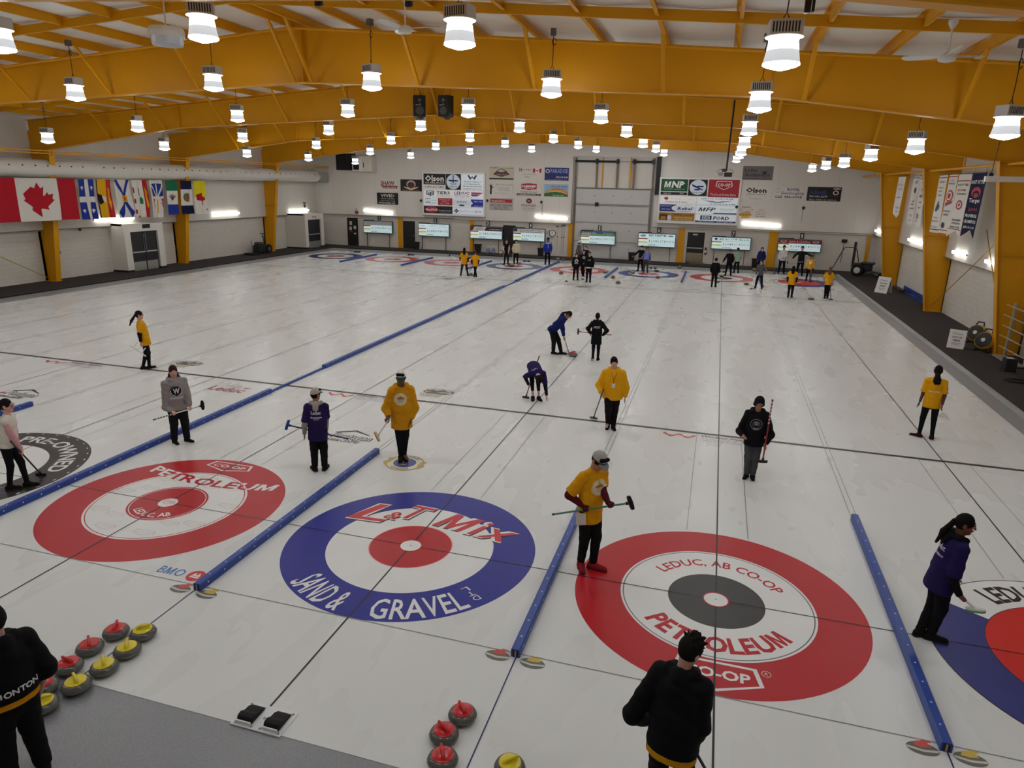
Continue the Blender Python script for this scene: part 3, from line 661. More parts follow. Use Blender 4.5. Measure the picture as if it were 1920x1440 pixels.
for (x, y, r, lab) in ((1.91, -2.96, 135, 'red-handled stone topmost of the three red ones beside the thin blue line'), (1.83, -3.25, 150, 'red-handled stone in the middle of the three red ones beside the thin blue line'), (1.93, -3.535, 120, 'red-handled stone lowest of the three red ones beside the thin blue line')): stone(x, y, 'red', r, lab)
stone(2.54, -3.43, 'yellow', 40, 'yellow-handled stone peeking in at the bottom of the picture')
for px, py, col, lab in ((1074, 668, 'red', 'red-handled stone being swept by the player in the blue jacket'), (883, 517, 'red', 'stone sliding between the two yellow-shirted players'), (961, 499, 'pale', 'stone beside the feet of the person in cream'), (974, 496, 'red', 'stone behind the person in cream'), (1046, 488, 'pale', 'pale stone parked at the far end of the long blue divider'), (1056, 489, 'red', 'red stone parked at the far end of the long blue divider'),
                         (1052, 514, 'red', 'red stone on the rim of the far rings beside the long divider'), (1135, 512, 'pale', 'dark-looking stone at the rim beside the three black-hooded players'), (1149, 522, 'red', 'red stone in front of the short far divider'), (1159, 532, 'red', 'red stone closest to the thick line in front of the far blue rings'), (1186, 513, 'yellow', 'yellow stone on the white of the far blue rings'), (1231, 509, 'pale', 'dark stone behind the far blue rings'),
                         (1233, 522, 'red', 'red stone on the front rim of the far blue rings'), (1274, 503, 'pale', 'pale stone on the grey edge behind the far rings'), (1345, 530, 'pale', 'pale stone at the feet of the person in the black suit'), (1353, 519, 'yellow', 'pale yellow stone in the centre of the far dark-centred rings'), (1399, 534, 'yellow', 'stone at the edge of the far dark-centred rings near the grey-hooded player'), (1520, 562, 'yellow', 'yellow stone sliding between the two yellow-shirted players near the walkway')):
    p = gz(px, py, 0.0); stone(p[0], p[1], col, 35, lab, 'stones in play' if False else None)
# ------------------------------------------------------------------ lamps and other things hung under the roof
def lamp_glow():
    m = bpy.data.materials.new('lamp_glass'); m.use_nodes = True; nt = m.node_tree; N = nt.nodes; L = nt.links; b = N['Principled BSDF']
    tc = N.new('ShaderNodeTexCoord'); sp = N.new('ShaderNodeSeparateXYZ'); L.new(tc.outputs['Object'], sp.inputs[0])
    cr = N.new('ShaderNodeValToRGB'); mr = N.new('ShaderNodeMapRange'); mr.inputs[1].default_value = -.23; mr.inputs[2].default_value = .2; L.new(sp.outputs[2], mr.inputs[0]); L.new(mr.outputs[0], cr.inputs[0])
    e = cr.color_ramp.elements; e[0].position = 0; e[0].color = (1, 1, 1, 1); e[1].position = 1; e[1].color = (.35, .35, .35, 1)
    for p, v in ((.19, 1.0), (.22, .0075), (.55, .0085), (.66, .35)):
        q = e.new(p); q.color = (v, v, v, 1)
    mu = N.new('ShaderNodeMath'); mu.operation = 'MULTIPLY'; mu.inputs[1].default_value = LAMP_E; L.new(cr.outputs[0], mu.inputs[0])
    b.inputs['Base Color'].default_value = (.3, .31, .33, 1); b.inputs['Roughness'].default_value = .25
    b.inputs['Emission Color'].default_value = (.925, .97, 1.0, 1); L.new(mu.outputs[0], b.inputs['Emission Strength'])
    return m
LAMP_E = 76.0
GLOW = lamp_glow()
HOUS = mat('lamp_housing', 'c2beb8', .45)
VENTM = paint('2c2a29', .7)
def make_lamp():
    t = bpy.data.objects.new('high_bay_lamp', None)
    g = MB(); g.lathe([(.0, -.225), (.06, -.215), (.2, -.175), (.228, -.16), (.228, -.145), (.2, .0), (.178, .115), (.185, .15)], (0, 0, 0), 28, 0, False, False); g.build('glass_shade', GLOW, t, smooth=True)
    g = MB(); g.lathe([(.229, -.160), (.233, -.155), (.229, -.148)], (0, 0, 0), 28, 0, False, False); g.build('rim_band', VENTM, t, smooth=True)
    g = MB(); g.lathe([(.185, .148), (.235, .165), (.235, .176), (.15, .185)], (0, 0, 0), 28, 0, True, True); g.build('flange', paint('e9e8e4', .4), t, smooth=True)
    g = MB(); g.box((-.20, -.13, .18), (.20, .13, .36)); g.build('driver_housing', HOUS, t, bevel=.01)
    g = MB()
    for k in range(9): g.box((-.17+.038*k, -.1325, .21), (-.15+.038*k, -.131, .33))
    g.build('vent_grille', VENTM, t)
    g = MB(); g.tube([(.05, 0, .36), (.0, 0, .44), (-.05, 0, .36)], .008, 6); g.tube([(0, 0, .44), (.01, 0, .62), (0, 0, 1.0)], .008, 6); g.tube([(.03+.045*math.cos(a), 0, .84+.055*math.sin(a)) for a in np.linspace(0, 5.8, 12)], .008, 6)
    g.build('cable', BLK, t)
    MB().box((-.06, -.06, .96), (.06, .06, 1.1)).build('junction_box', paint('5f5d5b', .5), t)
    return t
LROWS = [{3: (0, 75), 4: (380, 52), 5: (862, 62), 6: (1467, 97)}, {2: (141, 173), 3: (400, 154), 4: (697, 152), 5: (1034, 164), 6: (1425, 190), 7: (1887, 238)},
         {0: (89, 258), 1: (258, 236), 2: (445, 217), 3: (652, 207), 4: (878, 207), 5: (1127, 218), 6: (1405, 240), 7: (1717, 273)}, {0: (308, 273), 1: (455, 257), 2: (616, 243), 3: (789, 235), 4: (974, 238), 5: (1175, 246), 6: (1396, 267), 7: (1633, 290)},
         {0: (463, 287), 1: (593, 271), 2: (733, 262), 3: (881, 257), 4: (1038, 259), 5: (1206, 268), 6: (1390, 283), 7: (1583, 304)}, {0: (578, 295), 1: (694, 283), 2: (817, 274), 3: (947, 269), 4: (1084, 271), 5: (1230, 278), 6: (1386, 290), 7: (1549, 309)},
         {0: (666, 302), 1: (770, 291), 2: (881, 283), 3: (997, 279), 4: (1118, 279), 5: (1245, 286), 6: (1381, 298), 7: (1523, 315)}]
LY = [1.9, 7.34, 13.88, 19.94, 26.04, 32.07, 38.06]; LZ = [6.45, 6.87, 7.2, 7.36, 7.37, 7.17, 6.84, 6.4]
lproto = make_lamp(); lparts = list(lproto.children); n_l = 0
def lamp(p, lab, k):
    global n_l
    if n_l == 0: r = lproto; put(r); parts = lparts
    else:
        r = lproto.copy(); COL.objects.link(r); parts = []
        for q in lparts:
            c = q.copy(); COL.objects.link(c); c.parent = r; parts.append(c)
    n_l += 1; r.location = [float(v) for v in p]; r.rotation_euler = (0, 0, [.1, -.5, .3, .0, .6, -.2][k % 6])
    h = zr(p[0])+.03-p[2]
    tag(r, lab, 'hanging lamp', 'high bay lamps over the ice')
    for q in parts:
        nm = q.name.split('.')[0]
        if nm == 'junction_box': q.location = (0, 0, h-1.1)
        if nm == 'cable': q.scale = (1, 1, 1) if abs(h-1.0) < .05 else (1, 1, max(.4, h/1.0))
        if nm == 'cable' and q.scale[2] != 1: q.location = (0, 0, .37*(1-q.scale[2]))
for r, d in enumerate(LROWS):
    for c in range(8):
        if c in d and c != 6: p = gx(d[c][0], d[c][1], SX[c+1])
        elif c in d: p = gy(d[c][0], d[c][1], LY[r])
        else: p = np.array([SX[c+1], LY[r], LZ[c]])
        if abs(p[1]-LY[r]) > 2.2: p = np.array([SX[c+1], LY[r], p[2]])
        p[2] = min(p[2], zr(p[0])-.55)
        lamp(p, 'lit high-bay lamp, %s from the duct side in the %s row in view' % (ORD[c], ORD[r]), r*3+c)
for c in range(8): lamp(np.array([SX[c+1], -4.1, LZ[c]]), 'unseen added lit high-bay lamp over the grey concrete, %s from the duct side' % ORD[c], c)  # row added out of view to brighten the near end, continuing the grid
# tubes on the walls
TUBE = mat('tube_light', 'fffdf6', .4, emit=9.0)
def tube_light(a, b, nrm, lab, n=2):
    a = np.asarray(a, float); b = np.asarray(b, float); nrm = np.asarray(nrm, float); c = (a+b)/2; L = np.linalg.norm(b-a); d = (b-a)/L
    t = thing('tube_light', lab, 'wall light', c, group='fluorescent wall lights')
    up = np.array([0, 0, 1.])
    MB().obox(nrm*.03, (d, nrm, up), (L/2, .028, .035)).build('backing_tray', WHT, t)
    for k in range(n):
        q = (k+.5)/n-.5; MB().obox(nrm*.09+d*q*L, (d, nrm, up), (L/n/2-.03, .035, .06)).build('diffuser', TUBE, t, bevel=.02)
for (p, q, lab) in (((682, 394), (738, 400), 'lit fluorescent wall light over the first scoreboard'), ((1003, 405), (1065, 410), 'lit fluorescent wall light above the round clock'), ((1390, 418), (1465, 424), 'lit fluorescent wall light over the seventh scoreboard')):
    tube_light(gy(*p, YBU), gy(*q, YBU), (0, -1, 0), lab)
for (p, q, lab) in (((175, 412), (250, 408), 'lit fluorescent wall light half hidden by the provincial flags'), ((395, 402), (447, 398), 'lit fluorescent wall light past the last flag'), ((540, 396), (577, 393), 'lit fluorescent wall light over the far door box')):
    a, b = gx(*p, XLU), gx(*q, XLU); tube_light(a, (XLU, b[1], a[2]), (1, 0, 0), lab)
for (p, q, lab) in (((1644, 432), (1655, 436), 'small lit wall light in the corner behind the tractor'), ((1706, 450), (1734, 455), 'lit fluorescent wall light between the two farther wall columns'), ((1790, 473), (1814, 478), 'lit fluorescent wall light below the striped banner'), ((1852, 490), (1869, 494), 'lit fluorescent wall light crossed by the tie rods')):
    a, b = gx(*p, XRU), gx(*q, XRU); tube_light((XRU, a[1], (a[2]+b[2])/2), (XRU, b[1], (a[2]+b[2])/2), (-1, 0, 0), lab)
# paddle fans
def ceiling_fan(p, rot, lab):
    t = thing('ceiling_fan', lab, 'ceiling fan', p, rot, 'white ceiling fans'); W = paint('dcdad4', .4); h = zr(p[0])+.02-p[2]
    g = MB(); g.lathe([(.05, -.09), (.12, -.07), (.14, -.03), (.12, .03), (.05, .06)], (0, 0, 0), 24); g.build('motor', W, t, smooth=True)
    g = MB(); g.tube([(0, 0, .05), (0, 0, h)], .015, 8); g.build('down_rod', W, t, smooth=True)
    g = MB(); g.lathe([(.03, h-.12), (.07, h-.05), (.07, h)], (0, 0, 0), 16); g.build('canopy_cup', W, t, smooth=True)
    for k in range(3):
        a = k*2*PI/3; d = np.array([math.cos(a), math.sin(a), 0]); e = np.array([-math.sin(a), math.cos(a), 0]); g = MB()
        P = []
        for s, w in ((.12, .03), (.25, .06), (.5, .075), (.66, .06), (.7, .03)): P.append((s, w))
        V = [d*s+e*w+np.array([0, 0, .0+w*.35+.05*s]) for s, w in P]+[d*s-e*w+np.array([0, 0, -w*.35+.05*s]) for s, w in P]
        V = V+[v+np.array([0, 0, .008]) for v in V]; n = 5; F = []
        for i in range(n-1): F += [(i, i+1, n+i+1, n+i), (2*n+i, 3*n+i, 3*n+i+1, 2*n+i+1), (i, 2*n+i, 2*n+i+1, i+1), (n+i, n+i+1, 3*n+i+1, 3*n+i)]
        F += [(0, n, 3*n, 2*n), (n-1, 3*n-1, 4*n-1, 2*n-1)]
        g.add(V, F); g.build('blade', W, t, smooth=True)
ceiling_fan(gy(760, 54, 5.2), .15, 'white three-bladed ceiling fan hanging by the roof ridge'); ceiling_fan(gy(1776, 106, 5.6), .5, 'white three-bladed ceiling fan under the slope by the banner wall')
# round dehumidifier-like drum on a rod
p = gy(313, 68, 3.4); t = thing('drum_fixture', 'round off-white drum fixture hanging on a rod beside a lit lamp', 'ceiling fixture', p); CR_ = paint('cdc9be', .45)
g = MB(); g.lathe([(.26, -.16), (.27, -.14), (.285, -.02)], (0, 0, 0), 36, 0, True, False); g.build('lens_ring', paint('b9bcc2', .3), t, smooth=True)
g = MB(); g.lathe([(.285, -.02), (.31, -.0), (.315, .06), (.315, .07), (.29, .14), (.1, .165), (.03, .17)], (0, 0, 0), 36, 0, False, True); g.build('drum_housing', CR_, t, smooth=True)
g = MB(); g.tube([(0, 0, .16), (0, 0, zr(p[0])+.02-p[2])], .014, 8); g.build('hanger_rod', CR_, t); MB().box((-.33, -.03, -.02), (-.3, .03, .06)).build('clip', STEEL, t)
# loudspeakers
for px, rz, lab in ((786, .5, 'black loudspeaker hung on the rafter, turned to the flag side'), (836, -.12, 'black loudspeaker hung on the rafter, facing the viewer')):
    p = gy(px, 199, 16.95); t = thing('loudspeaker', lab, 'loudspeaker', p, rz, 'loudspeakers on the rafter')
    for part, m in ((None, None),):
        g = MB(); g.box((-.22, -.2, -.37), (.22, .2, .36)); g.build('cabinet', mat('speaker_black', '161412', .6), t, bevel=.015)
    g = MB(); g.lathe([(.15, 0), (.145, .012), (.11, -.0), (.04, .01), (.0, .012)], (0, -.2, -.17), 28, ax=((1, 0, 0), (0, 0, 1), (0, -1, 0)), cap0=False, cap1=False); g.build('woofer', paint('4b4640', .5), t, smooth=True)
    g = MB(); g.lathe([(.06, 0), (.055, .012), (.03, .004), (.0, .012)], (0, -.2, .19), 20, ax=((1, 0, 0), (0, 0, 1), (0, -1, 0)), cap0=False, cap1=False); g.build('tweeter', paint('5d5850', .4), t, smooth=True)
    g = MB(); g.lathe([(.03, 0), (.028, .008)], (.0, -.2, .04), 16, ax=((1, 0, 0), (0, 0, 1), (0, -1, 0))); g.build('badge', paint('9a9890', .3), t)
    MB().box((-.15, -.203, .01), (-.06, -.199, .03)).build('name_plate', paint('c9c6bd', .3), t)
    g = MB(); g.prism([(-.1, 0), (.2, 0), (.05, -.1)], (0, -.1, -.37), (1, 0, 0), (0, 0, 1), (0, .2, 0)); g.build('bracket', paint('3b3735', .6), t)
    g = MB(); zt = zr(p[0])-p[2]
    for dx in (-.18, .18): g.tube([(dx, 0, .36), (dx*.5, .3, zt)], .006, 5)
    g.build('chain', BLK, t)
# rink camera on a long pole
p = gy(1361, 328, 17.2); q = gy(1378, 187, 17.2); t = thing('camera_pole', 'black ceiling pole carrying a cluster of small cameras before the sponsor board', 'camera mount', p)
d = q-p; g = MB(); g.tube([(0, 0, .12), d], .03, 10); g.build('pole', BLK, t, smooth=True)
g = MB(); g.tube([d, (d[0], d[1], zr(q[0])+.02-p[2])], .012, 6); g.build('ceiling_clamp', YEL, t)
MB().box((-.24, -.12, -.03), (-.1, .1, .08)).build('camera_body', paint('8d8a86', .4), t, bevel=.01); MB().box((-.06, -.14, -.06), (.2, .14, .08)).build('camera_body', BLK, t, bevel=.02)
MB().box((-.14, -.05, .1), (-.0, .05, .2)).build('camera_body', DGR, t, bevel=.01)
g = MB(); g.tube([(-.24, 0, .02), (-.3, 0, .1), (-.2, 0, .18), (0, 0, .16)], .008, 5); g.tube([(.2, 0, .05), (.24, 0, .12), (.1, 0, .2)], .008, 5); g.build('cable', BLK, t)
# small brackets and monitors near the roof edge
for px, py, y, lab in ((1517, 14, 1.15, 'small black clamped camera on the rafter lip at the top edge'), (597, 4, 2.2, 'small black device on a purlin at the top edge'), (766, 6, 3.2, 'small black device at the top edge above the ceiling fan')):
    p = gy(px, py, y); t = thing('clamp_camera', lab, 'camera', p)
    MB().box((-.05, -.04, -.06), (.02, .04, .09)).build('camera_body', BLK, t, bevel=.008); MB().box((.03, -.03, -.05), (.06, .03, .1)).build('clamp_arm', BLK, t); g = MB(); g.tube([(0, 0, .09), (0, 0, max(.12, zr(p[0])-p[2]))], .008, 6); g.build('stem', BLK, t)
# white bar by the banners: a tube light's reflection, built as a hung strip
a = gy(1846, 335, 11.6); t = thing('reflection_strip', 'white strip built for a reflected tube light, cutting into the picture beside the dark banner', 'ceiling fixture', a)
MB().box((0, -.06, -.07), (2.4, .06, .06)).build('tray', paint('d8d6d0', .4), t, bevel=.01); g = MB(); g.tube([(.12, 0, .06), (.22, 0, zr(a[0])-a[2])], .008, 6); g.build('cable', BLK, t); MB().box((.06, -.05, .06), (.16, .05, .13)).build('junction_box', BLK, t)
# duct along the wall
DUC = mat('duct_fabric', 'd8d4cb', .7, var=.08, scale=3, bump=.5, bscale=3)
t = thing('fabric_duct', 'long white fabric air duct with small holes along the wall above the flags', 'air duct', (-26.35, 0, 5.3))
ysd = np.linspace(YF+1, 40.6, 120); g = MB(); g.tube([(0, y, .02*math.sin(y*1.7)) for y in ysd], [.41+.012*math.sin(y*2.3)+.008*math.sin(y*5.1) for y in ysd], 24); g.build('fabric_tube', DUC, t, smooth=True)
g = MB()
for y in np.arange(10, 40.5, .62): a = math.radians(18); g.lathe([(.035, 0), (.035, .02)], (.405*math.cos(a), y, .405*math.sin(a)), 8, ax=((0, 1, 0), (-math.sin(a), 0, math.cos(a)), (math.cos(a), 0, math.sin(a))))
h = g.build('vent_hole', paint('201e1d', .8), t); h['kind'] = 'stuff'
MB().box((-.33, 40.55, -.40), (.36, 41.75, .34)).build('sheet_metal_boot', mat('galvanised', 'a7a9a7', .35, metal=.6), t)
g = MB(); g.tube([(0, YF+1, .46), (0, 41, .46)], .008, 5); g.build('hang_wire', paint('6e6a62', .5), t)
# heater box and dark louvre on the back wall
p = gy(676, 309, YBU); t = thing('unit_heater', 'beige wall heater box with a dark opening high in the corner', 'heater', p)
MB().box((-.25, -.75, -.5), (1.35, -.001, .62)).build('casing', paint('d6cec0', .5), t, bevel=.015); MB().box((-.28, -.78, -.48), (.55, -.75, .6)).build('front_bezel', WHT, t); MB().box((-.2, -.79, -.38), (.28, -.776, .5)).build('outlet', BLK, t); MB().box((.62, -.757, -.2), (.68, -.748, .16)).build('handle', DGR, t)
p = gy(655, 304, YBU); t = thing('wall_louvre', 'dark slatted opening in the corner beside the beige heater', 'louvre', p)
MB().box((-1.15, -.03, -.6), (.55, -.001, .62)).build('backing', BLK, t); g = MB()
for k in range(13): g.box((-1.12+k*.13, -.05, -.58), (-1.10+k*.13, -.03, .6))
g.build('slat', paint('3a3836', .6), t)
# ------------------------------------------------------------------ back wall: door, boards, signs, scoreboards
def circ(n=28): t = np.linspace(0, 2*PI, n, endpoint=False); return np.column_stack([np.cos(t), np.sin(t)]), [tuple(range(n))]
class Plate:
    """flat printing on a plate: o = top corner, U across, D down (both full size vectors), N out of the plate"""
    def __init__(s, o, U, D, N, parent): s.o, s.U, s.D, s.N, s.p, s.k = [np.asarray(v, float) for v in (o, U, D, N)]+[parent, 0]; s.w = np.linalg.norm(s.U); s.h = np.linalg.norm(s.D)
    def put(s, name, V, F, m):
        V = np.asarray(V, float); s.k += 1
        P = s.o+V[:, :1]*s.U+V[:, 1:]*s.D+s.N*(.0012*s.k)
        return mesh_from(name, P, F, m, s.p)
    def rect(s, u0, v0, u1, v1, m, name='colour_field'): return s.put(name, [(u0, v0), (u1, v0), (u1, v1), (u0, v1)], [(0, 1, 2, 3)], m)
    def ell(s, u, v, a, b, m, name='logo_disc'): V, F = circ(); return s.put(name, V*[a, b]+[u, v], F, m)
    def poly(s, pts, m, name='logo_mark'): return s.put(name, pts, [tuple(range(len(pts)))], m)
    def text(s, t, u, v, h, m, w=None, bold=.012, shear=0, al='c'):
        """u, v: centre of the line's capitals; h and w in plate fractions"""
        V, F = text2d(t, bold, shear, 1)
        if not len(V): return
        V = V*h*s.h; x0, x1 = V[:, 0].min(), V[:, 0].max(); L = x1-x0
        if w: V[:, 0] *= w*s.w/L; L = w*s.w; x0, x1 = V[:, 0].min(), V[:, 0].max()
        off = (x0+x1)/2 if al == 'c' else (x0 if al == 'l' else x1)
        P = np.column_stack([u+(V[:, 0]-off)/s.w, v+h/2-V[:, 1]/s.h]); return s.put('lettering', P, F, m)
def ink(c, e=0.0): return paint(c, .5) if not e else paint(c, .5, emit=e)
def wall_sign(tl, br, bg, lab, els, thick=.03, e=0.0, name='sponsor_sign', cat='sign', edge=None):
    a = gy(*tl, YBU); b = gy(*br, YBU); w, h = b[0]-a[0], a[2]-b[2]
    t = thing(name, lab, cat, ((a[0]+b[0])/2, YBU, b[2]), group='sponsor signs on the back wall')
    MB().box((-w/2, -thick, 0), (w/2, -.002, h)).build('panel', ink(bg, e), t)
    p = Plate((-w/2, -thick, h), (w, 0, 0), (0, 0, -h), (0, -1, 0), t); els(p); return t
K, Wt = ink('171516'), ink('e9e7e2')
# overhead door
t = thing('overhead_door', 'tall off-white sectional overhead door in the middle of the back wall', 'overhead door', (0, YB, 0))
PD = mat('door_panel', 'c6c4bf', .45, var=.04)
zs = [ZW, 1.28, 2.6, 3.78, 4.9]
for k in range(4):
    MB().box((-6.15, -.06, zs[k]+.01), (-.95, -.01, zs[k+1]-.01)).build('door_section', PD, t, bevel=.01)
    MB().box((-6.15, -.085, zs[k+1]-.05), (-.95, -.06, zs[k+1]+.02)).build('section_rail', paint('a19f9a', .5), t) if k < 3 else None
    for q in (-4.8, -3.5, -2.2):
        g = MB(); g.lathe([(.035, 0), (.03, .02)], (q, -.06, (zs[k]+zs[k+1])/2+.1), 8, ax=((1, 0, 0), (0, 0, 1), (0, -1, 0))); g.build('bolt', paint('5b5956', .5), t)
MB().box((-6.2, -.1, 4.9), (-.9, -.04, 4.98)).build('top_seal', paint('6f6b66', .6), t)
MB().box((-6.2, -.13, 3.83), (-.9, -.1, 3.88)).build('lock_bar', STEEL, t); MB().box((-4.75, -.17, 3.7), (-4.5, -.1, 3.98)).build('latch', BLK, t)
for x in (-6.25, -.82): MB().box((x-.06, -.12, ZW), (x+.06, -.02, 7.0)).build('track', paint('6b6862', .4, metal=.4), t)
for x0, x1 in ((-6.3, -3.2), (-2.3, -.8)):
    g = MB(); g.tube([(x0, -.16, 6.75), (x1, -.16, 6.75)], .07, 10); g.build('torsion_spring', BLK, t, smooth=True)
g = MB(); g.tube([(-6.3, -.16, 6.75), (-.7, -.16, 6.75)], .018, 6); g.build('shaft', STEEL, t)
for x in (-4.75, -3.3, -2.15):
    MB().box((x-.09, -.26, 6.6), (x+.09, -.1, 6.92)).build('drum', BLK, t, bevel=.02); MB().box((x-.07, -.1, 4.98), (x+.07, -.05, 6.65)).build('track_hanger', paint('7d6a52', .5), t)
for x in (-4.35, -2.4): MB().box((x-.04, -.08, 4.98), (x+.04, -.02, 7.04)).build('steel_girt', YEL, t)
MB().box((-.62, -.35, 4.6), (-.32, -.21, 7.1)).build('chain_hoist', BLK, t)
MB().box((-.95, -.5, 6.6), (-.75, -.16, 6.9)).build('door_operator', DGR, t, bevel=.03)
# big lit sponsor boards
def board(tl, br, lab, cells):
    a = gy(*tl, YBU); b = gy(*br, YBU); w, h = b[0]-a[0], a[2]-b[2]
    t = thing('sponsor_board', lab, 'sponsor board', ((a[0]+b[0])/2, YBU, b[2]), group='lit sponsor boards')
    MB().box((-w/2-.1, -.22, -.1), (w/2+.1, -.002, h+.1)).build('cabinet', WHT, t, bevel=.01)
    MB().box((-w/2-.1, -.2, -.16), (w/2+.1, -.05, -.101)).build('lower_trim', paint('8e8a83', .5), t)
    for (u0, v0, u1, v1, bg, els) in cells:
        x0, x1, z1, z0 = -w/2+u0*w+.015, -w/2+u1*w-.015, h-v0*h-.012, h-v1*h+.012
        q = MB().box((x0, -.24, z0), (x1, -.221, z1)).build('sign_panel', ink(bg, .12 if bg in ('e8f1f7', 'e6eefc', 'eceae8', 'f0f0f4') else .02), t)
        els(Plate((x0, -.24, z1), (x1-x0, 0, 0), (0, 0, z0-z1), (0, -1, 0), q))
    return t
NV, RD, BU = ink('1c2470'), ink('b5202a'), ink('2437a8')
def c_olson(p): p.rect(0, .7, 1, 1, Wt); p.text('Olson', .5, .3, .36, Wt, .86, .03); p.text('CURLING', .5, .59, .1, Wt, .86, .01); p.text('1-800-661-2452', .5, .85, .13, ink('55536a'), .88, .01, .2)
def c_plane(p): p.ell(.5, .5, .46, .48, ink('dcecf5')); p.rect(.47, .06, .53, .62, NV, 'propeller'); p.poly([(.18, .36), (.82, .4), (.8, .47), (.3, .48), (.2, .44)], NV, 'aircraft'); p.ell(.5, .62, .2, .06, NV); p.ell(.5, .62, .16, .04, ink('dcecf5')); p.text('FLYING CLUB', .5, .8, .06, NV, .5)
def c_wind(p):
    p.poly([(.28, .05), (.36, .05), (.44, .22), (.5, .1), (.56, .22), (.64, .05), (.72, .05), (.6, .34), (.5, .2), (.4, .34)], ink('2a2044'), 'wave_mark')
    for k, s in enumerate(('Windsor Plywood', '5110 Sparrow Dr.', '780-986-9665 (WOOD)', 'leduc@windsorplywood.com')): p.text(s, .5, .46+.15*k, .085, ink('33405c'), [.78, .74, .86, .84][k], .01, .15)
def c_tier(p): p.rect(.1, .1, .36, .76, ink('2d3a63')); p.rect(.13, .16, .33, .7, ink('e3ecf4')); p.rect(.16, .42, .2, .8, ink('2d3a63')); p.rect(.22, .3, .26, .9, ink('2a2437')); p.rect(.28, .22, .31, .8, ink('2d3a63')); p.text('TIER3', .68, .38, .42, ink('16202e'), .46, .02); p.text('IT SOLUTIONS', .7, .82, .1, ink('333a46'), .46)
def c_leduc(p): p.text('LEDUC', .3, .32, .36, K, .5, .02, .1); p.text('Heating & Plumbing', .3, .66, .12, K, .5); p.poly([(.6, .16), (1, .2), (.9, .42), (.62, .42)], ink('c64a5c')); p.poly([(.6, .44), (.9, .44), (.8, .68), (.62, .68)], ink('4a64a8')); p.text('780 986 2665', .35, .88, .08, ink('9aa0b0'), .6)
def c_marg(p):
    for k, (s, c) in enumerate((('ROYAL LePAGE', '3aa888'), ('Gateway Realty', '7d93a4'))): p.text(s, .25, .34+.34*k, .16, ink(c), .4)
    p.rect(.05, .08, .24, .16, ink('30303c')); p.rect(.05, .56, .24, .64, ink('30303c'))
    p.rect(.5, .04, 1, .96, ink('a8242c')); p.text('Serving Leduc', .74, .24, .16, Wt, .38, .0, .3); p.text('and Area', .74, .5, .16, Wt, .26, 0, .3); p.text('Since 1977', .74, .76, .16, Wt, .32, 0, .3)
def c_king(p): p.rect(.6, .04, 1, .96, BU); p.ell(.3, .5, .36, .46, ink('e8f1f7')); p.text('KING', .3, .4, .24, ink('6f7f98'), .3); p.ell(.3, .8, .09, .1, ink('203a78')); p.text('780-980', .84, .3, .14, Wt, .28); p.text('LEDUC', .84, .84, .1, Wt, .28)
def c_max(p): p.ell(.27, .5, .23, .42, ink('b82f3c')); p.text('MaxWell', .27, .5, .3, Wt, .38, .02); p.text('Heritage Realty', .74, .58, .2, ink('b8b6bd'), .44); p.text('independently owned', .72, .82, .1, ink('8d8b93'), .36)
def c_best(p): p.poly([(.12, .15), (.2, .5), (.12, .85), (.04, .5)], ink('2d2a50')); p.text('BW', .12, .5, .2, Wt, .08); p.text('Best Western', .46, .52, .26, ink('b3bfd8'), .44, 0); p.text('PLUS', .84, .54, .26, ink('55648f'), .22)
board((796, 325), (908, 404), 'large lit sponsor board with a black and white curling supply panel at its top corner', [(0, 0, .375, .39, '171516', c_olson), (.375, 0, .63, .39, '171516', c_plane), (.63, 0, 1, .39, 'e8f1f7', c_wind), (0, .4, .49, .58, 'eceae8', c_tier), (.49, .4, 1, .6, 'f0f0f4', c_leduc),
       (0, .59, .49, .79, 'e8f1f7', c_marg), (.49, .6, 1, .81, 'e8f1f7', c_king), (0, .8, .49, .99, '232024', c_max), (.49, .82, 1, .99, 'e6eefc', c_best)])
def c_mnp(p): p.text('MNP', .5, .44, .5, Wt, .78, .04, .15); p.text('ACCOUNTING  CONSULTING  TAX', .5, .82, .06, Wt, .8)
def c_strip(p): p.text('MNP.CA', .25, .5, .4, Wt, .28); p.text('LEDUC', .8, .5, .4, Wt, .14)
def c_plane2(p): p.ell(.5, .48, .44, .46, ink('dce8f0')); p.poly([(.18, .28), (.34, .36), (.8, .62), (.74, .66), (.3, .46), (.2, .4)], NV, 'aircraft'); p.poly([(.44, .38), (.8, .38), (.8, .46), (.5, .46)], NV, 'aircraft'); p.ell(.46, .62, .16, .05, NV); p.text('Flying Club', .5, .78, .06, NV, .56)
def c_coop(p):
    o = np.array(COOP)*[.56, -.5]; p.poly([(.5+a, .33+b) for a, b in o], Wt, 'shield'); p.poly([(.5+a*.9, .33+b*.86) for a, b in o], ink('a01626'), 'shield_field'); p.text('CO-OP', .5, .3, .17, Wt, .42, .03); p.text("You're at home here.", .5, .84, .16, Wt, .84, 0, .3)
def c_prem(p): p.ell(.17, .3, .06, .2, RD); p.text('Best Western', .45, .3, .18, ink('a9a29c'), .28, 0); p.text('inn + suites', .78, .32, .1, ink('b5aea8'), .28, 0); p.text('Denham Inn & Suites', .46, .76, .2, ink('4b4744'), .6)
def c_chry(p): p.text('LEDUC CHRYSLER', .5, .18, .2, ink('4a5058'), .8, .005); p.poly([(.12, .42), (.4, .48), (.5, .6), (.6, .48), (.88, .42), (.6, .66), (.5, .74), (.4, .66)], ink('7d8a94')); p.text('DODGE Jeep RAM', .64, .87, .14, ink('2b2b2e'), .6)
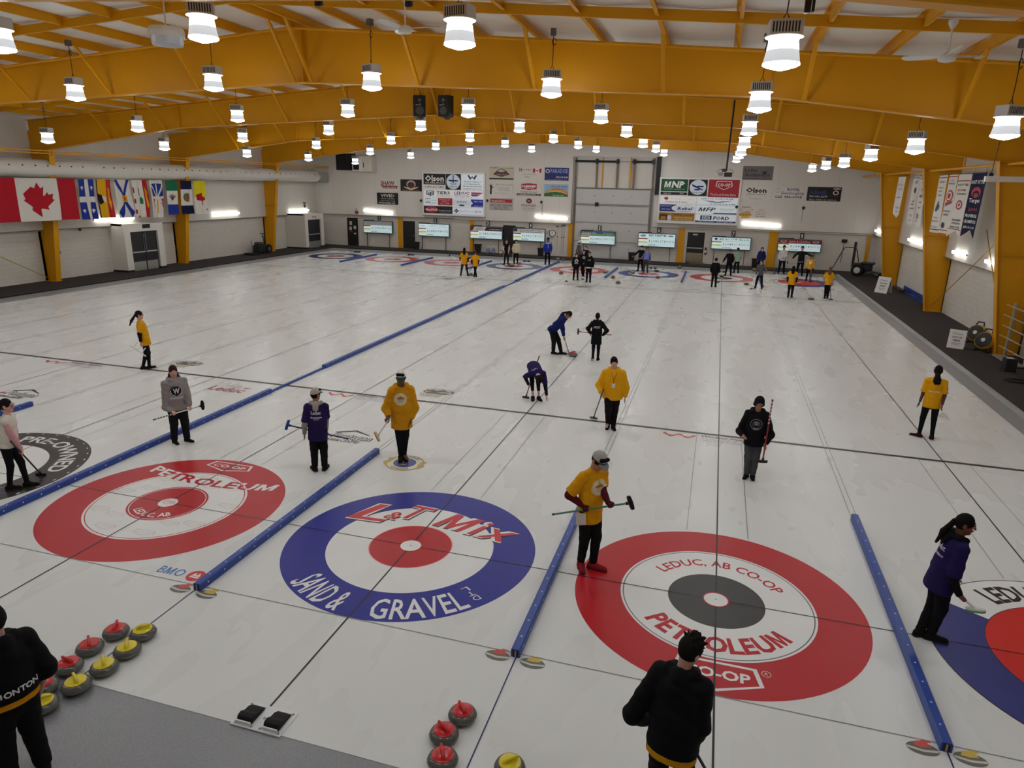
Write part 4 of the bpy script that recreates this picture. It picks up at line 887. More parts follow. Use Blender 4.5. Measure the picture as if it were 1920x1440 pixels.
def c_rebel(p): p.rect(0, .04, .48, .96, ink('27307e')); p.ell(.68, .5, .34, .5, ink('e8f1f7')); p.text('Rebel', .72, .52, .34, NV, .44, .03, .25); p.text('Transport', .7, .84, .15, NV, .38, .01, .2); p.text('HAULING', .18, .25, .1, Wt, .3); p.text('780-986', .18, .66, .1, Wt, .26)
def c_mfp(p): p.text('MFP', .27, .46, .46, ink('2c3442'), .44, .02, .3); p.text('Modern Furniture', .78, .36, .1, ink('70809a'), .36); p.poly([(.45, .84), (1, .82), (1, .98), (.42, .98)], ink('1c4f94')); p.text('Products', .76, .56, .09, ink('8d98aa'), .26)
def c_trans(p): p.rect(.02, .2, .24, .96, ink('4a3216')); p.rect(.06, .5, .2, .9, ink('b5801f')); p.ell(.3, .66, .06, .34, ink('d6dcea')); p.text('TRANS-LOGIC', .68, .24, .2, ink('3a1c0c'), .6, .02); p.text('FREIGHT SERVICE', .7, .6, .14, ink('e9dcae'), .5); p.text('780-980-2222', .7, .84, .12, ink('e9dcae'), .5)
def c_ford(p): p.rect(.12, .12, .4, .66, K); p.rect(.16, .2, .36, .6, ink('bcd8ea')); p.text('DK', .27, .4, .3, K, .16, .02); p.text('FORD', .64, .4, .42, K, .4, .03, .1); p.rect(0, .78, 1, .99, ink('22266e')); p.text('780-986-2929    DKFORD.CA', .5, .88, .1, Wt, .86)
board((1241, 335), (1379, 420), 'large lit sponsor board with green and red panels behind the camera pole', [(0, 0, .35, .29, '0d4a2a', c_mnp), (0, .3, .35, .37, '171516', c_strip), (.355, .0, .6, .38, '171516', c_plane2), (.61, -.01, 1, .4, 'a01626', c_coop), (0, .4, .475, .57, 'eceae8', c_prem), (.48, .4, 1, .58, 'e8f1f7', c_chry),
       (0, .58, .47, .77, 'e8f1f7', c_rebel), (.48, .59, 1, .79, 'e8f1f7', c_mfp), (0, .78, .47, .97, 'a5762a', c_trans), (.48, .8, 1, .99, 'e8f1f7', c_ford)])
# single signs
MRN = ink('7a2a24')
def e(p): p.text('SHAW', .5, .38, .36, MRN, .66, .03); p.poly([(.18, .6), (.96, .6), (.96, .84), (.3, .84)], MRN); p.text('FLOORING CENTRE', .6, .74, .12, Wt, .6)
wall_sign((707, 335), (747, 357), 'd9d2c8', 'pale sign with maroon block lettering, first in the upper row of the back wall', e)
def e(p): p.ell(.5, .42, .22, .34, ink('b9aea4')); p.ell(.5, .48, .17, .26, ink('5a2a1c')); p.poly([(.15, .6), (.5, .78), (.85, .6), (.8, .72), (.5, .92), (.2, .72)], ink('cfc8bd')); p.text('BREWING CO', .5, .92, .06, ink('c89a5a'), .8)
wall_sign((751, 336), (791, 359), '1a1614', 'black sign with a round brown emblem on a ribbon', e)
def e(p): p.text('VIVID', .5, .24, .26, Wt, .66, .01); p.text('SIGNS  DESIGN', .5, .5, .1, ink('bcbab6'), .66); p.text('windows frames decals', .5, .68, .09, ink('bcbab6'), .72); p.text('VIVIDSIGNS.CA', .46, .87, .12, Wt, .8)
wall_sign((707, 361), (747, 384), '1b181a', 'black sign with thin white capitals under the maroon lettered sign', e)
def e(p): p.poly([(.15, .62), (.32, .3), (.5, .12), (.68, .3), (.85, .62), (.5, .8)], ink('52392f')); p.poly([(.32, .36), (.5, .17), (.66, .36), (.5, .44)], ink('b4b9b4')); p.text('Coffee House', .5, .6, .16, ink('c99a8d'), .5, 0, .2); p.rect(0, .9, 1, 1, K); p.text('FOOD SERVICES', .2, .1, .08, K, .36); p.text('HOT LUNCH DAILY', .8, .14, .08, K, .36)
wall_sign((918, 312), (963, 337), 'c9bfa6', 'tan sign with a brown mountain-shaped emblem', e)
def e(p): p.text('H', .1, .26, .3, ink('3a5a50'), .1, .02); p.text('ouse of Flags', .34, .24, .12, ink('3a5a50'), .36); p.rect(.62, .16, .98, .48, Wt); p.rect(.62, .16, .72, .48, RD); p.rect(.88, .16, .98, .48, RD); p.poly([(.8, .22), (.83, .3), (.86, .31), (.82, .38), (.8, .44), (.78, .38), (.74, .31), (.77, .3)], RD, 'maple_leaf'); p.text('your curling family', .48, .62, .07, ink('6a655e'), .56); p.text('LEDUC', .4, .84, .09, ink('6a655e'), .2)
wall_sign((972, 312), (1016, 336), 'd9d2c8', 'pale sign with a small red and white flag', e)
def e(p): p.ell(.12, .28, .09, .15, ink('d8d3c4')); p.ell(.12, .28, .055, .09, ink('1a2150')); p.text('PARADISE', .6, .26, .3, ink('8fa0d8'), .72, .02); p.text('(780) 980-4180', .72, .74, .13, Wt, .5); p.text('www.paradise.ca', .5, .93, .07, ink('b5bcd8'), .86)
wall_sign((1022, 314), (1066, 339), '1d2668', 'dark blue sign with pale capitals beside the overhead door', e)
def e(p): p.poly([(.02, 1), (.04, .5), (0, .2), (.05, .3), (.06, .1), (.09, .3), (.14, .15), (.1, .42), (.2, .36), (.1, .55), (.1, 1)], K, 'tree'); p.text('Maple Talk Counselling', .62, .2, .09, ink('6d675f'), .7, 0, .2); p.text('Cynthia Ross, M.Ed.', .6, .48, .08, ink('8a837a'), .52); p.text('Psychologist', .6, .64, .08, ink('8a837a'), .46); p.text('www.counselling.ca', .5, .9, .06, ink('8a837a'), .5)
wall_sign((918, 341), (962, 365), 'd8d1c8', 'pale sign with a bare black tree', e)
def e(p): p.poly([(.18, .06), (.5, .0), (.82, .06), (.82, .46), (.5, .54), (.18, .46)], ink('a8242e')); p.text('HAMMER', .5, .24, .2, Wt, .58, .03, .15); p.text('SERVICES', .5, .42, .07, Wt, .4); p.text('Feel Right, Feel Great!', .5, .68, .1, K, .68); p.rect(.0, .82, 1, .97, K); p.text('HAMMERSERVICES.CA', .5, .9, .08, Wt, .9)
wall_sign((970, 343), (1014, 368), 'd9d2c8', 'pale sign with a red badge and a black strip below', e)
def e(p):
    p.poly([(0, .8), (.2, .45), (.5, .3), (.8, .42), (1, .7), (1, .9), (0, .9)], ink('d88a52')); p.poly([(.0, .95), (.2, .6), (.5, .5), (.8, .62), (1, .85), (1, .95)], ink('e0b060')); p.poly([(0, 1), (0, .78), (.25, .66), (.5, .62), (.75, .68), (1, .86), (1, 1)], ink('2c6b34')); p.text("KID'S ZONE CENTRE", .62, .2, .1, ink('20346a'), .66); p.text('LEARN AND GROW', .62, .4, .08, ink('5a2a1a'), .56); p.text('780-986-9192', .6, .9, .08, Wt, .46)
wall_sign((1021, 345), (1065, 369), '8fb2cc', 'colourful sign of an orange sunrise over a green hill', e)
def e(p): p.rect(.05, .08, .95, .36, ink('b3282e')); p.text('Benjamin Moore', .38, .22, .14, Wt, .56); p.text('LEDUC WALL FASHIONS', .5, .58, .14, ink('35312e'), .9); p.text('#78, 5201-50 STREET', .5, .76, .08, ink('4a4641'), .6); p.text('(780) 986-6181', .5, .9, .1, ink('4a4641'), .62)
wall_sign((918, 371), (962, 395), 'b3ada8', 'grey sign with a red bar across its top', e)
def e(p): p.ell(.5, .22, .12, .2, ink('6f2a26')); p.text('BW', .5, .22, .1, Wt, .1); p.text('PREMIER', .5, .58, .2, ink('5d554e'), .62, 0); p.text('BEST WESTERN', .5, .8, .08, ink('8a8078'), .5); p.text('DENHAM INN & SUITES', .5, .92, .06, ink('8a8078'), .44)
wall_sign((970, 371), (1014, 396), 'd8d1c8', 'pale sign with a maroon seal above thin grey capitals', e)
def e(p): p.text('Leduc', .27, .28, .24, ink('1e1c1d'), .42, .01); p.text('Goldsmiths', .48, .62, .26, ink('1e1c1d'), .84, .01); p.poly([(.6, .36), (.68, .44), (.72, .3), (.74, .44), (.84, .34), (.74, .56), (.68, .54)], ink('1e1c1d'), 'bird'); p.text('FINE JEWELLERY & REPAIRS', .5, .9, .06, ink('26241f'), .84)
wall_sign((1394, 311), (1448, 338), '6a6464', 'dark grey sign with black serif lettering high above the others', e)
def e(p): p.text('Olson', .5, .26, .36, K, .72, .04); p.text('Curling Supplies', .5, .56, .1, ink('4a4644'), .72); p.text('EVERYTHING FOR YOUR GAME', .5, .74, .06, ink('b59a94'), .72); p.text('olsoncurling.com', .5, .92, .08, ink('2a2828'), .46)
wall_sign((1392, 350), (1443, 375), 'dcd6cd', 'white sign with bold black rounded lettering', e)
def e(p): p.text('ROYAL', .66, .2, .24, ink('242b78'), .42, .02); p.text('Eavestroughing', .64, .5, .22, ink('242b78'), .76, .01, .15); p.text('Call: 986-6908', .5, .82, .2, ink('22246a'), .92, .02); p.ell(.13, .3, .08, .2, ink('b8b4b0')); p.ell(.13, .3, .06, .15, ink('dcd6cd'))
wall_sign((1452, 350), (1505, 374), 'dcd6cd', 'white sign with navy western lettering', e)
def e(p): p.text('Schwab', .32, .36, .3, ink('3a3f86'), .5, .02, .2); p.text('780-986-2277', .34, .68, .14, ink('c4c0bb'), .54); p.text('Shop Online at www.ca', .48, .9, .1, ink('c4c0bb'), .8); p.ell(.84, .4, .08, .16, Wt); p.ell(.84, .4, .055, .11, K); p.ell(.86, .12, .12, .06, ink('c4a9a4')); p.text('TOOLS', .8, .66, .1, ink('7a2a30'), .24)
wall_sign((1515, 350), (1575, 378), '16141a', 'black sign with blue script near the corner', e)
def e(p):
    p.text('BREAKFAST', .26, .12, .1, ink('4a2a18'), .3); p.ell(.26, .32, .23, .15, ink('b58a80')); p.ell(.26, .32, .21, .13, ink('dfd8cf')); p.text('Tim Horton', .26, .33, .1, RD, .36, 0, .3); p.text('COFFEE', .26, .52, .1, ink('4a2a18'), .28); p.ell(.24, .71, .23, .16, ink('d7a21e')); p.text('SUB SHOP', .24, .71, .11, ink('6a4a10'), .34); p.text('BAKERY', .26, .93, .09, ink('4a2a18'), .28)
    for k, (s, w) in enumerate((('OPEN', .2), ('24 HOURS', .36), ('LEDUC', .3), ('986-8440', .34))): p.text(s, .76, .3+.17*k, .09, ink('a8584c' if k < 2 else '55504a'), w, 0, .1)
wall_sign((1386, 385), (1438, 411), 'd9d2c9', 'pale sign with a red oval over a yellow oval', e)
# scoreboards
SCN = ['one', 'two', 'three', 'four', 'five', 'six', 'seven', 'eight']
def scoreboard(k, tl, br, lab, hdr, num):
    a = gy(*tl, YB); b = gy(*br, YB); w, h = b[0]-a[0], a[2]-b[2]
    t = thing('scoreboard', lab, 'scoreboard', ((a[0]+b[0])/2, YB, b[2]), group='lit scoreboards along the back wall')
    MB().box((-w/2-.04, -.3, -.05), (w/2+.04, -.12, h+.05)).build('cabinet', paint('4a5d61', .5), t, bevel=.01)
    q = MB().box((-w/2, -.31, 0), (w/2, -.3, h)).build('lit_face', mat('score_face', 'd3ecef', .4, emit=.42), t)
    p = Plate((-w/2, -.31, h), (w, 0, 0), (0, 0, -h), (0, -1, 0), q); hdr(p)
    p.rect(0, .36, .25, .45, ink('9c2028')); p.rect(.0, .47, .25, .6, mat('score_white', 'eef4ee', .5, emit=.4)); p.rect(0, .62, .25, .76, mat('score_yellow', 'd9dc86', .5, emit=.3)); p.rect(0, .67, .25, .70, ink('c9cf5c')); p.rect(.26, .36, 1, .37, ink('8fb9bd')); p.rect(.26, .82, 1, .835, ink('8fb9bd'))
    for j in range(12): p.text(str(j+1), .305+.06*j, .58, .2, ink('5d5f66' if j < 8 else '8a6a6a'), .04 if j in (1, 2, 3, 4, 5, 6, 7, 8) else (.018 if j == 0 else .048), .005)
    p.text('BLANK ENDS', .38, .9, .1, ink('555c60'), .22)
    for x in (-w*.42, w*.38): MB().box((x-.02, -.16, ZW-b[2]), (x+.02, -.12, -.04)).build('stand_leg', paint('4a3d39', .5), t)
    n = MB().box((-.13+.04*w, -.2, h+.08), (.13+.04*w, -.18, h+.46)).build('number_plate', paint('38393b', .5), t); Plate((-.13+.04*w, -.2, h+.46), (.26, 0, 0), (0, 0, -.38), (0, -1, 0), n).text(num, .5, .5, .7, Wt, .5 if num != '1' else .16, .03)
    MB().box((.02+.04*w, -.19, h+.04), (.06+.04*w, -.17, h+.1)).build('plate_stem', STEEL, t)
    MB().box((-w/2, -.28, h+.05), (-w/2+w*.36, -.2, h+.1)).build('lamp_hood', BLK, t)
def h1(p): p.rect(0, 0, 1, .34, paint('b9bcbd', .5)); p.rect(.0, .28, .2, .33, ink('c8a29d'))
def h2(p): p.text('Servus', .13, .14, .12, ink('3d4a8c'), .14); p.text('CITY OF LEDUC', .48, .1, .08, ink('7d97a0'), .26); p.text('CURLING CLUB', .46, .22, .07, ink('7d97a0'), .2); p.text('780 986 4165', .8, .1, .07, ink('b58a8a'), .24); p.text('LEDUCCURLING.CA', .8, .22, .06, ink('7d97a0'), .3)
def h3(p): p.rect(0, 0, 1, .34, ink('e6e3e1')); p.poly([(0, 0), (.13, 0), (.06, .34), (0, .34)], ink('7a1f2c')); p.poly([(.5, 0), (1, 0), (1, .34), (.44, .34)], ink('7a1f2c')); p.poly([(.55, .06), (1, .06), (1, .3), (.52, .3)], ink('201c1f')); p.text('Crown', .28, .12, .1, ink('5a565c'), .2); p.text('Plumbing', .28, .26, .08, ink('5a565c'), .22); p.text('crownplumbing.ca', .78, .18, .1, Wt, .38)
def h4(p): p.rect(0, 0, 1, .34, ink('e9e7e4')); p.rect(0, 0, .13, .24, ink('3a383a')); p.text('LEDUC AND DISTRICT TITLE CO', .57, .11, .1, K, .82, .015); p.text('TRUST AND TAX SERVICE', .55, .26, .09, K, .7, .015)
def h5(p): p.rect(0, 0, 1, .14, ink('2d6a9a')); p.rect(0, .14, 1, .34, ink('77a86c')); p.rect(.02, .17, .3, .3, ink('c9bf8a')); p.text('Fountain Tire', .25, .1, .13, Wt, .42, .02, .2); p.text('YOUR TRUSTED AUTO SERVICE', .6, .24, .08, ink('d8e4c4'), .6); p.text('780-986-2020', .8, .08, .07, Wt, .3)
def h6(p): p.text("KEN'S FURNITURE", .52, .12, .15, K, .48, .03); p.ell(.12, .16, .08, .1, ink('9db9bf')); p.ell(.88, .14, .08, .08, ink('9db9bf')); p.text('appliances beds sofas', .5, .27, .05, ink('7d97a0'), .5)
def h7(p): p.ell(.1, .14, .045, .1, ink('33465a')); p.text('MIXCOR', .42, .14, .14, ink('26303c'), .48, .01, .25); p.text('986-6721', .83, .15, .16, ink('3f5c6a'), .28, .02); p.rect(0, .3, 1, .32, ink('77949c'))
def h8(p):
    p.rect(0, 0, 1, .34, ink('98182c')); p.text('Spirits & Cold Beer', .5, .13, .14, Wt, .5, .01, .25); p.text('YOUR LOCAL LIQUOR STORE', .5, .28, .06, Wt, .54)
    for u in (.12, .88): p.poly([(u-.06, .06), (u+.06, .06), (u+.08, .18), (u, .3), (u-.08, .18)], Wt, 'shield'); p.poly([(u-.05, .09), (u+.05, .09), (u+.066, .175), (u, .26), (u-.066, .175)], ink('98182c'), 'shield_field'); p.text('CO-OP', u, .16, .06, Wt, .1)
for k, (tl, br, lab, hd) in enumerate((((685, 414), (738, 437), 'lit scoreboard with a blank grey header, by the sticker-covered door', h1), ((788, 419), (844, 443), 'lit scoreboard with pale header lettering, beside the second black door', h2), ((885, 424), (943, 448), 'lit scoreboard with a red and black header', h3), ((965, 428), (1022, 452), 'lit scoreboard with black headline lettering, next to the clock', h4),
                                        ((1091, 433), (1153, 458), 'lit scoreboard with a blue and green header in front of the overhead door', h5), ((1199, 437), (1265, 463), 'lit scoreboard with black western lettering at the overhead door edge', h6), ((1336, 444), (1405, 468), 'lit scoreboard with a white header and phone digits', h7), ((1460, 448), (1536, 472), 'lit scoreboard with a crimson header, closest to the tractor', h8))):
    scoreboard(k, tl, br, lab, hd, str(k+1))
# doors
def wall_door(tl, br, lab, extra=None, num=1):
    a = gy(*tl, YB-.02); b = gy(*br, YB-.02); w = b[0]-a[0]; h = a[2]-ZW
    t = bpy.data.objects.new('door_%d' % num, None); put(t); t.location = ((a[0]+b[0])/2, YB, ZW); t['kind'] = 'structure'; t['label'] = lab
    MB().box((-w/2-.08, -.05, 0), (w/2+.08, -.002, h+.08)).build('door_frame', paint('ccc7be', .5), t); MB().box((-w/2, -.07, .01), (w/2, -.051, h)).build('door_leaf', paint('1c1a1a', .55), t)
    if extra: extra(t, w, h)
def x1(t, w, h):
    for q in ((-.15, 1.75, .22, .3), (-.18, 1.35, .2, .26), (.2, 1.42, .22, .26), (.2, .95, .2, .1)): MB().box((q[0]-q[2]/2, -.073, q[1]-q[3]/2), (q[0]+q[2]/2, -.071, q[1]+q[3]/2)).build('notice', paint('c9c5bf', .6), t)
    MB().box((-.25, -.073, 1.05), (-.02, -.071, 1.2)).build('notice', paint('8a2c28', .6), t)
def x2(t, w, h): g = MB(); g.lathe([(.03, 0), (.035, .05), (.0, .06)], (w/2-.09, -.07, 1.0), 10, ax=((1, 0, 0), (0, 0, 1), (0, -1, 0))); g.build('door_knob', STEEL, t)
def x4(t, w, h):
    MB().box((-w/2+.05, -.12, 1.02), (w/2-.08, -.075, 1.08)).build('push_bar', mat('bar_steel', 'bdbdbb', .3, metal=.6), t); MB().box((-w/2+.04, -.074, .06), (w/2-.04, -.0705, .72)).build('kick_plate', mat('kick_plate', '8f8267', .35, metal=.5), t)
    MB().box((-.22, -.074, h-.2), (.1, -.0705, h-.1)).build('sign_plate', paint('b5b3ae', .5), t)
wall_door((651, 408), (673, 459), 'black door with papers stuck on it beside the first scoreboard', x1, 1); wall_door((756, 414), (779, 466), 'plain black door beside a waste bin', x2, 2); wall_door((944, 422), (966, 482), 'black door between the third and fourth scoreboards', None, 3); wall_door((1290, 435), (1316, 498), 'dark exit door with a push bar and brass kick plate', x4, 4)
# small wall things
def bwz(px, py, dy=0): return gy(px, py, YB-dy)
p = bwz(1036, 437); t = thing('wall_clock', 'round black-rimmed wall clock beside the yellow post', 'clock', (p[0], YB, p[2])); A = ((1, 0, 0), (0, 0, 1), (0, -1, 0))
g = MB(); g.lathe([(.24, .0), (.25, .05), (.21, .06), (.21, .04)], (0, 0, 0), 32, ax=A, cap1=False); g.build('rim', BLK, t, smooth=True); g = MB(); g.lathe([(.212, .038), (.212, .04)], (0, 0, 0), 32, ax=A, cap0=False); g.build('dial', Wt, t)
MB().box((-.015, -.052, -.02), (.015, -.046, .12)).build('hour_hand', K, t); MB().obox((-.06, -.05, -.03), ((.9, 0, .43), (0, 1, 0), (-.43, 0, .9)), (.09, .003, .01)).build('minute_hand', K, t)
def bin_(px, py, lab, d=.3, w=.44, h=.58):
    p = gz(px, py, ZW); t = thing('waste_bin', lab, 'waste bin', (p[0], YB-.52, ZW), group='black waste bins'); B = mat('bin_black', '1a1818', .5)
    g = MB(); V = []
    for z, s in ((0, .8), (h, 1)): V += [(-w/2*s, -.15*s, z), (w/2*s, -.15*s, z), (w/2*s, .15*s, z), (-w/2*s, .15*s, z)]
    g.add(V, [(3, 2, 1, 0), (0, 1, 5, 4), (1, 2, 6, 5), (2, 3, 7, 6), (3, 0, 4, 7)]); g.build('body', B, t); MB().box((-w/2-.02, -.17, h-.05), (w/2+.02, .17, h)).build('rim', B, t, bevel=.01)
bin_(784, 467, 'black waste bin beside the plain black door'); bin_(891, 475, 'black waste bin under the third scoreboard', w=.5, h=.64); bin_(1016, 479, 'black waste bin behind the person in the blue jacket'); bin_(1187, 486, 'black waste bin left of the pair at the far blue rings'.replace('left of', 'near')); bin_(1413, 497, 'black waste bin behind the person in the navy hoodie')
WB = mat('water_jug', '8d9bb8', .15, spec=.6)
for px, lab in ((915, 'blue water jug, the one closer to the third scoreboard'), (927, 'blue water jug, the one closer to the black door')):
    p = gz(px, 474, ZW); t = thing('water_jug', lab, 'water jug', (p[0], YB-.3, ZW), group='water jugs by the wall'); g = MB(); g.lathe([(.12, 0), (.135, .03), (.135, .14), (.125, .16), (.135, .18), (.135, .33), (.05, .42), (.035, .44)], (0, 0, 0), 20, cap1=False); g.build('bottle_body', WB, t, smooth=True); g = MB(); g.lathe([(.04, .44), (.04, .49)], (0, 0, 0), 14); g.build('cap', paint('dfe3ea', .4), t)
p = gz(936, 476, ZW); t = thing('spray_bottle', 'small pale bottle beside the water jugs', 'bottle', (p[0], YB-.3, ZW)); g = MB(); g.lathe([(.05, 0), (.05, .16), (.02, .2)], (0, 0, 0), 14, cap1=False); g.build('bottle_body', Wt, t, smooth=True); MB().box((-.03, -.02, .2), (.05, .02, .26)).build('trigger', RD, t)
# brushes hung on the wall by the clock, broom poles and extinguisher
for px, z0, z1, lab in ((1045, .5, 2.2, 'thin pole hung on the wall beside the clock'), (1053, .3, 2.25, 'white long-handled pole hung on the wall, beside the yellow post'), (1057, .3, 2.3, 'second white pole hung on the wall, beside the yellow post')):
    x = bwz(px, 450)[0]; t = thing('hung_pole', lab, 'pole', (x, YB-.04, z0), group='poles hung by the clock'); g = MB(); g.tube([(0, 0, 0), (0, 0, z1-z0)], .014, 6); g.build('shaft', paint('bdb9b2', .4), t); MB().box((-.05, -.03, z1-z0-.04), (.05, .03, z1-z0+.05)).build('end_fitting', DGR, t); MB().box((-.03, -.02, (z1-z0)*.55), (.03, .03, (z1-z0)*.55+.08)).build('grip', DGR, t)
p = bwz(1323, 470); t = thing('fire_extinguisher', 'small fire extinguisher on the wall beside the dark exit door', 'fire extinguisher', (p[0], YB-.09, p[2]-.25)); g = MB(); g.lathe([(.06, 0), (.075, .02), (.075, .34), (.03, .4)], (0, 0, 0), 16); g.build('cylinder', mat('extinguisher', '6e2a22', .4), t, smooth=True); MB().box((-.05, -.03, .4), (.05, .03, .47)).build('valve', DGR, t); MB().box((-.05, -.08, .12), (.05, -.07, .28)).build('tag', Wt, t)
for px, py, z1, lab in ((1583, 452, 0, 'long-handled broom hanging head up on the back wall near the tractor'),):
    p = bwz(px, py); q = bwz(1575, 492); t = thing('push_broom', lab, 'broom', (p[0], YB-.08, p[2])); MB().box((-.17, -.06, -.1), (.17, .03, .12)).build('brush_head', BLK, t, bevel=.02); g = MB(); g.tube([(0, 0, -.1), (q[0]-p[0], 0, q[2]-p[2])], .018, 7); g.build('handle', DGR, t)
p = gy(684, 397, YBU); t = thing('alarm_bell', 'small red fire alarm device above the sticker-covered door', 'alarm', gy(669, 398, YBU)); MB().box((-.13, -.06, -.12), (.13, -.001, .1)).build('horn', mat('alarm_red', 'a8262a', .4), t); MB().box((-.06, -.05, .12), (.06, -.001, .3)).build('strobe', paint('b5aaa2', .4), t)
for px, py, lab in ((791, 377, 'small black spotlight at the edge of the big board with the curling supply panel'), (915, 377, 'small black spotlight on the other edge of the big board with the curling supply panel'), (1016, 380, 'small black spotlight on a stem above the wall light near the clock'), (1381, 389, 'small black spotlight beside the board behind the camera pole'), (1506, 391, 'small black spotlight on a stem above the seventh scoreboard')):
    p = gy(px, py, YBU-.15); t = thing('spot_light', lab, 'spotlight', p, group='small black spotlights'); g = MB(); g.lathe([(.05, 0), (.09, .12), (.1, .16)], (0, -.05, -.03), 14, ax=((1, 0, 0), (0, .5, .87), (0, -.87, .5))); g.build('lamp_head', BLK, t, smooth=True); g = MB(); g.tube([(0, .0, -.02), (0, .14, -.02), (0, .14, -.9)] if 'stem' in lab else [(0, 0, 0), (0, .145, 0)], .018, 6); g.build('stem', STEEL, t)
# ------------------------------------------------------------------ side walls: door boxes, flags, banners, machines
def door_box(bl, br, tl, lab, num, double):
    a = gz(*bl, ZW); b = gz(*br, ZW); x = (a[0]+b[0])/2; h = gx(*tl, x)[2]; y0, y1 = gx(*bl, x)[1], gx(*br, x)[1]; L = y1-y0
    t = bpy.data.objects.new('door_%d' % num, None); put(t); t.location = (x, y0, ZW); t['kind'] = 'structure'; t['label'] = lab
    W = mat('door_box_white', 'dcd8cf', .55); d = XL-x-.0; h -= ZW
    m0, m1, dh = L*.15, L*.85, h-.42
    g = MB(); g.box((d, 0, .0), (-.12, .12, h)); g.box((d, L-.12, 0), (-.12, L, h)); g.box((d, 0, h-.1), (-.12, L, h)); g.box((-.12, 0, .1), (0, m0, h)); g.box((-.12, m1, .1), (0, L, h)); g.box((-.12, m0, dh), (0, m1, h)); g.build('door_surround', W, t)
    g = MB(); g.box((d, -.01, .0), (.005, m0, .1)); g.box((d, m1, .0), (.005, L+.01, .1)); g.build('kick_trim', BLK, t)
    MB().box((d, m0, 0), (-.14, m1, dh)).build('door_back', paint('141313', .7), t); DK = paint('242224', .45)
    leaves = ((m0+.03, (m0+m1)/2-.015), ((m0+m1)/2+.015, m1-.12)) if double else ((m0+.03, m1-.1),)
    for q0, q1 in leaves:
        q = MB().box((-.12, q0, .01), (-.06, q1, dh-.04)).build('door_leaf', DK, t); MB().box((-.06, q0+.03, .02), (-.055, q1-.03, .5)).build('kick_plate', mat('kick_steel', 'a9a6a0', .3, metal=.5), q)
        MB().box((-.055, q0+.03, .98), (.0, q1-.02, 1.05)).build('push_bar', mat('bar_steel', 'bdbdbb', .3, metal=.6), q)
    if double:
        for q in ((m0+m1)/2-.06, (m0+m1)/2+.06): MB().box((-.055, q-.015, 1.0), (-.02, q+.015, dh-.1)).build('vertical_rod', STEEL, t)
        MB().box((.0, L*.47, h-.26), (.03, L*.66, h-.05)).build('speaker_box', BLK, t)
    else: MB().box((.0, L*.4, h-.3), (.02, L*.62, h-.16)).build('exit_sign', paint('c8a2a0', .5), t)
door_box((242, 510.5), (313.5, 501.5), (230, 421), 'white projecting doorway box with black double doors', 5, True)
door_box((575, 467.5), (609, 461), (569, 402), 'white projecting doorway box with one black door in the far corner', 6, False)
# flags under the duct
def cloth(name, pts, o, U, D, N, amp, m, parent, k=0, L=.08, seed=0, taper=0):
    """coloured piece of a hanging cloth: polygon in (u, v) of the whole cloth, moved by the cloth's own folds"""
    o, U, D, N = [np.asarray(v, float) for v in (o, U, D, N)]
    V, T = subdiv2d(np.asarray(pts, float), tris([tuple(range(len(pts)))]), L)
    Vu, inv = np.unique(np.round(V, 5), axis=0, return_inverse=True); T = inv.reshape(-1)[T.ravel()].reshape(-1, 3)
    u, v = Vu[:, 0], Vu[:, 1]
    w = amp*(np.sin(u*9+seed+2*v)*(.25+.75*v)+.5*np.sin(u*17+seed*2+1.3*v)*v)
    P = o+np.outer(u+taper*np.sin(v*5+seed)*.5, U)+np.outer(v+.02*np.sin(u*PI)*0, D)+np.outer(w+k*.004, N)
    return mesh_from(name, P, T, m, parent, smooth=True)
_lp = [(4800, 400), (5132, 1052), (5223, 1079), (5550, 890), (5346, 1942), (5457, 1999), (5880, 1545), (5985, 1792), (6058, 1830), (6600, 1715), (6414, 2287), (6448, 2366), (6660, 2465), (5719, 3227), (5699, 3300), (5815, 3620), (4956, 3469), (4845, 3567), (4845, 4430)]
LEAF = [((a-4800)/4030, (b-400)/4030-.5) for a, b in _lp]+[(-(a-4800)/4030, (b-400)/4030-.5) for a, b in _lp[:0:-1]]
FW, FR_, FB = fabric('dad5cc'), fabric('ad1f2b'), fabric('26398f')
def flag(lab, y0, y1, z0, z1, regs, amp=.05, seed=0, taper=0, x=-25.86, base=FW, nx=1):
    t = thing('hanging_flag', lab, 'flag', (x, (y0+y1)/2, z1), group='flags hung under the duct')
    A = ((0, y0-(y0+y1)/2, z0-z1), (0, y1-y0, 0), (0, 0, z1-z0), (nx, 0, 0))
    cloth('flag_cloth', [(0, 0), (1, 0), (1, 1), (0, 1)], *A, amp, base, t, 0, .07, seed, taper)
    for k, (nm, pts, m) in enumerate(regs): cloth(nm, pts, *A, amp, m, t, 1+k, .06, seed, taper)
    return t
def R4(a, b, c, d): return [(a, b), (c, b), (c, d), (a, d)]
def poly_c(pts, cx, cy, sx, sy): return [(cx+a*sx, cy+b*sy) for a, b in pts]
yA, yB = 14.62, gx(139, 333, -25.86)[1]
t = flag('large red and white maple leaf flag under the duct, cut by the picture edge', yA, yB, 4.88, 3.0, [('side_stripe', R4(0, 0, .25, 1), FR_), ('side_stripe', R4(.757, 0, 1, 1), FR_)], .05, 1)
def tri_poly(pts):
    bm = bmesh.new(); vs = [bm.verts.new((p[0], p[1], 0)) for p in pts]; f = bm.faces.new(vs); r = bmesh.ops.triangulate(bm, faces=[f]); F = [tuple(v.index for v in q.verts) for q in bm.faces]; bm.verts.index_update(); F = [tuple(v.index for v in q.verts) for q in bm.faces]; bm.free(); return F
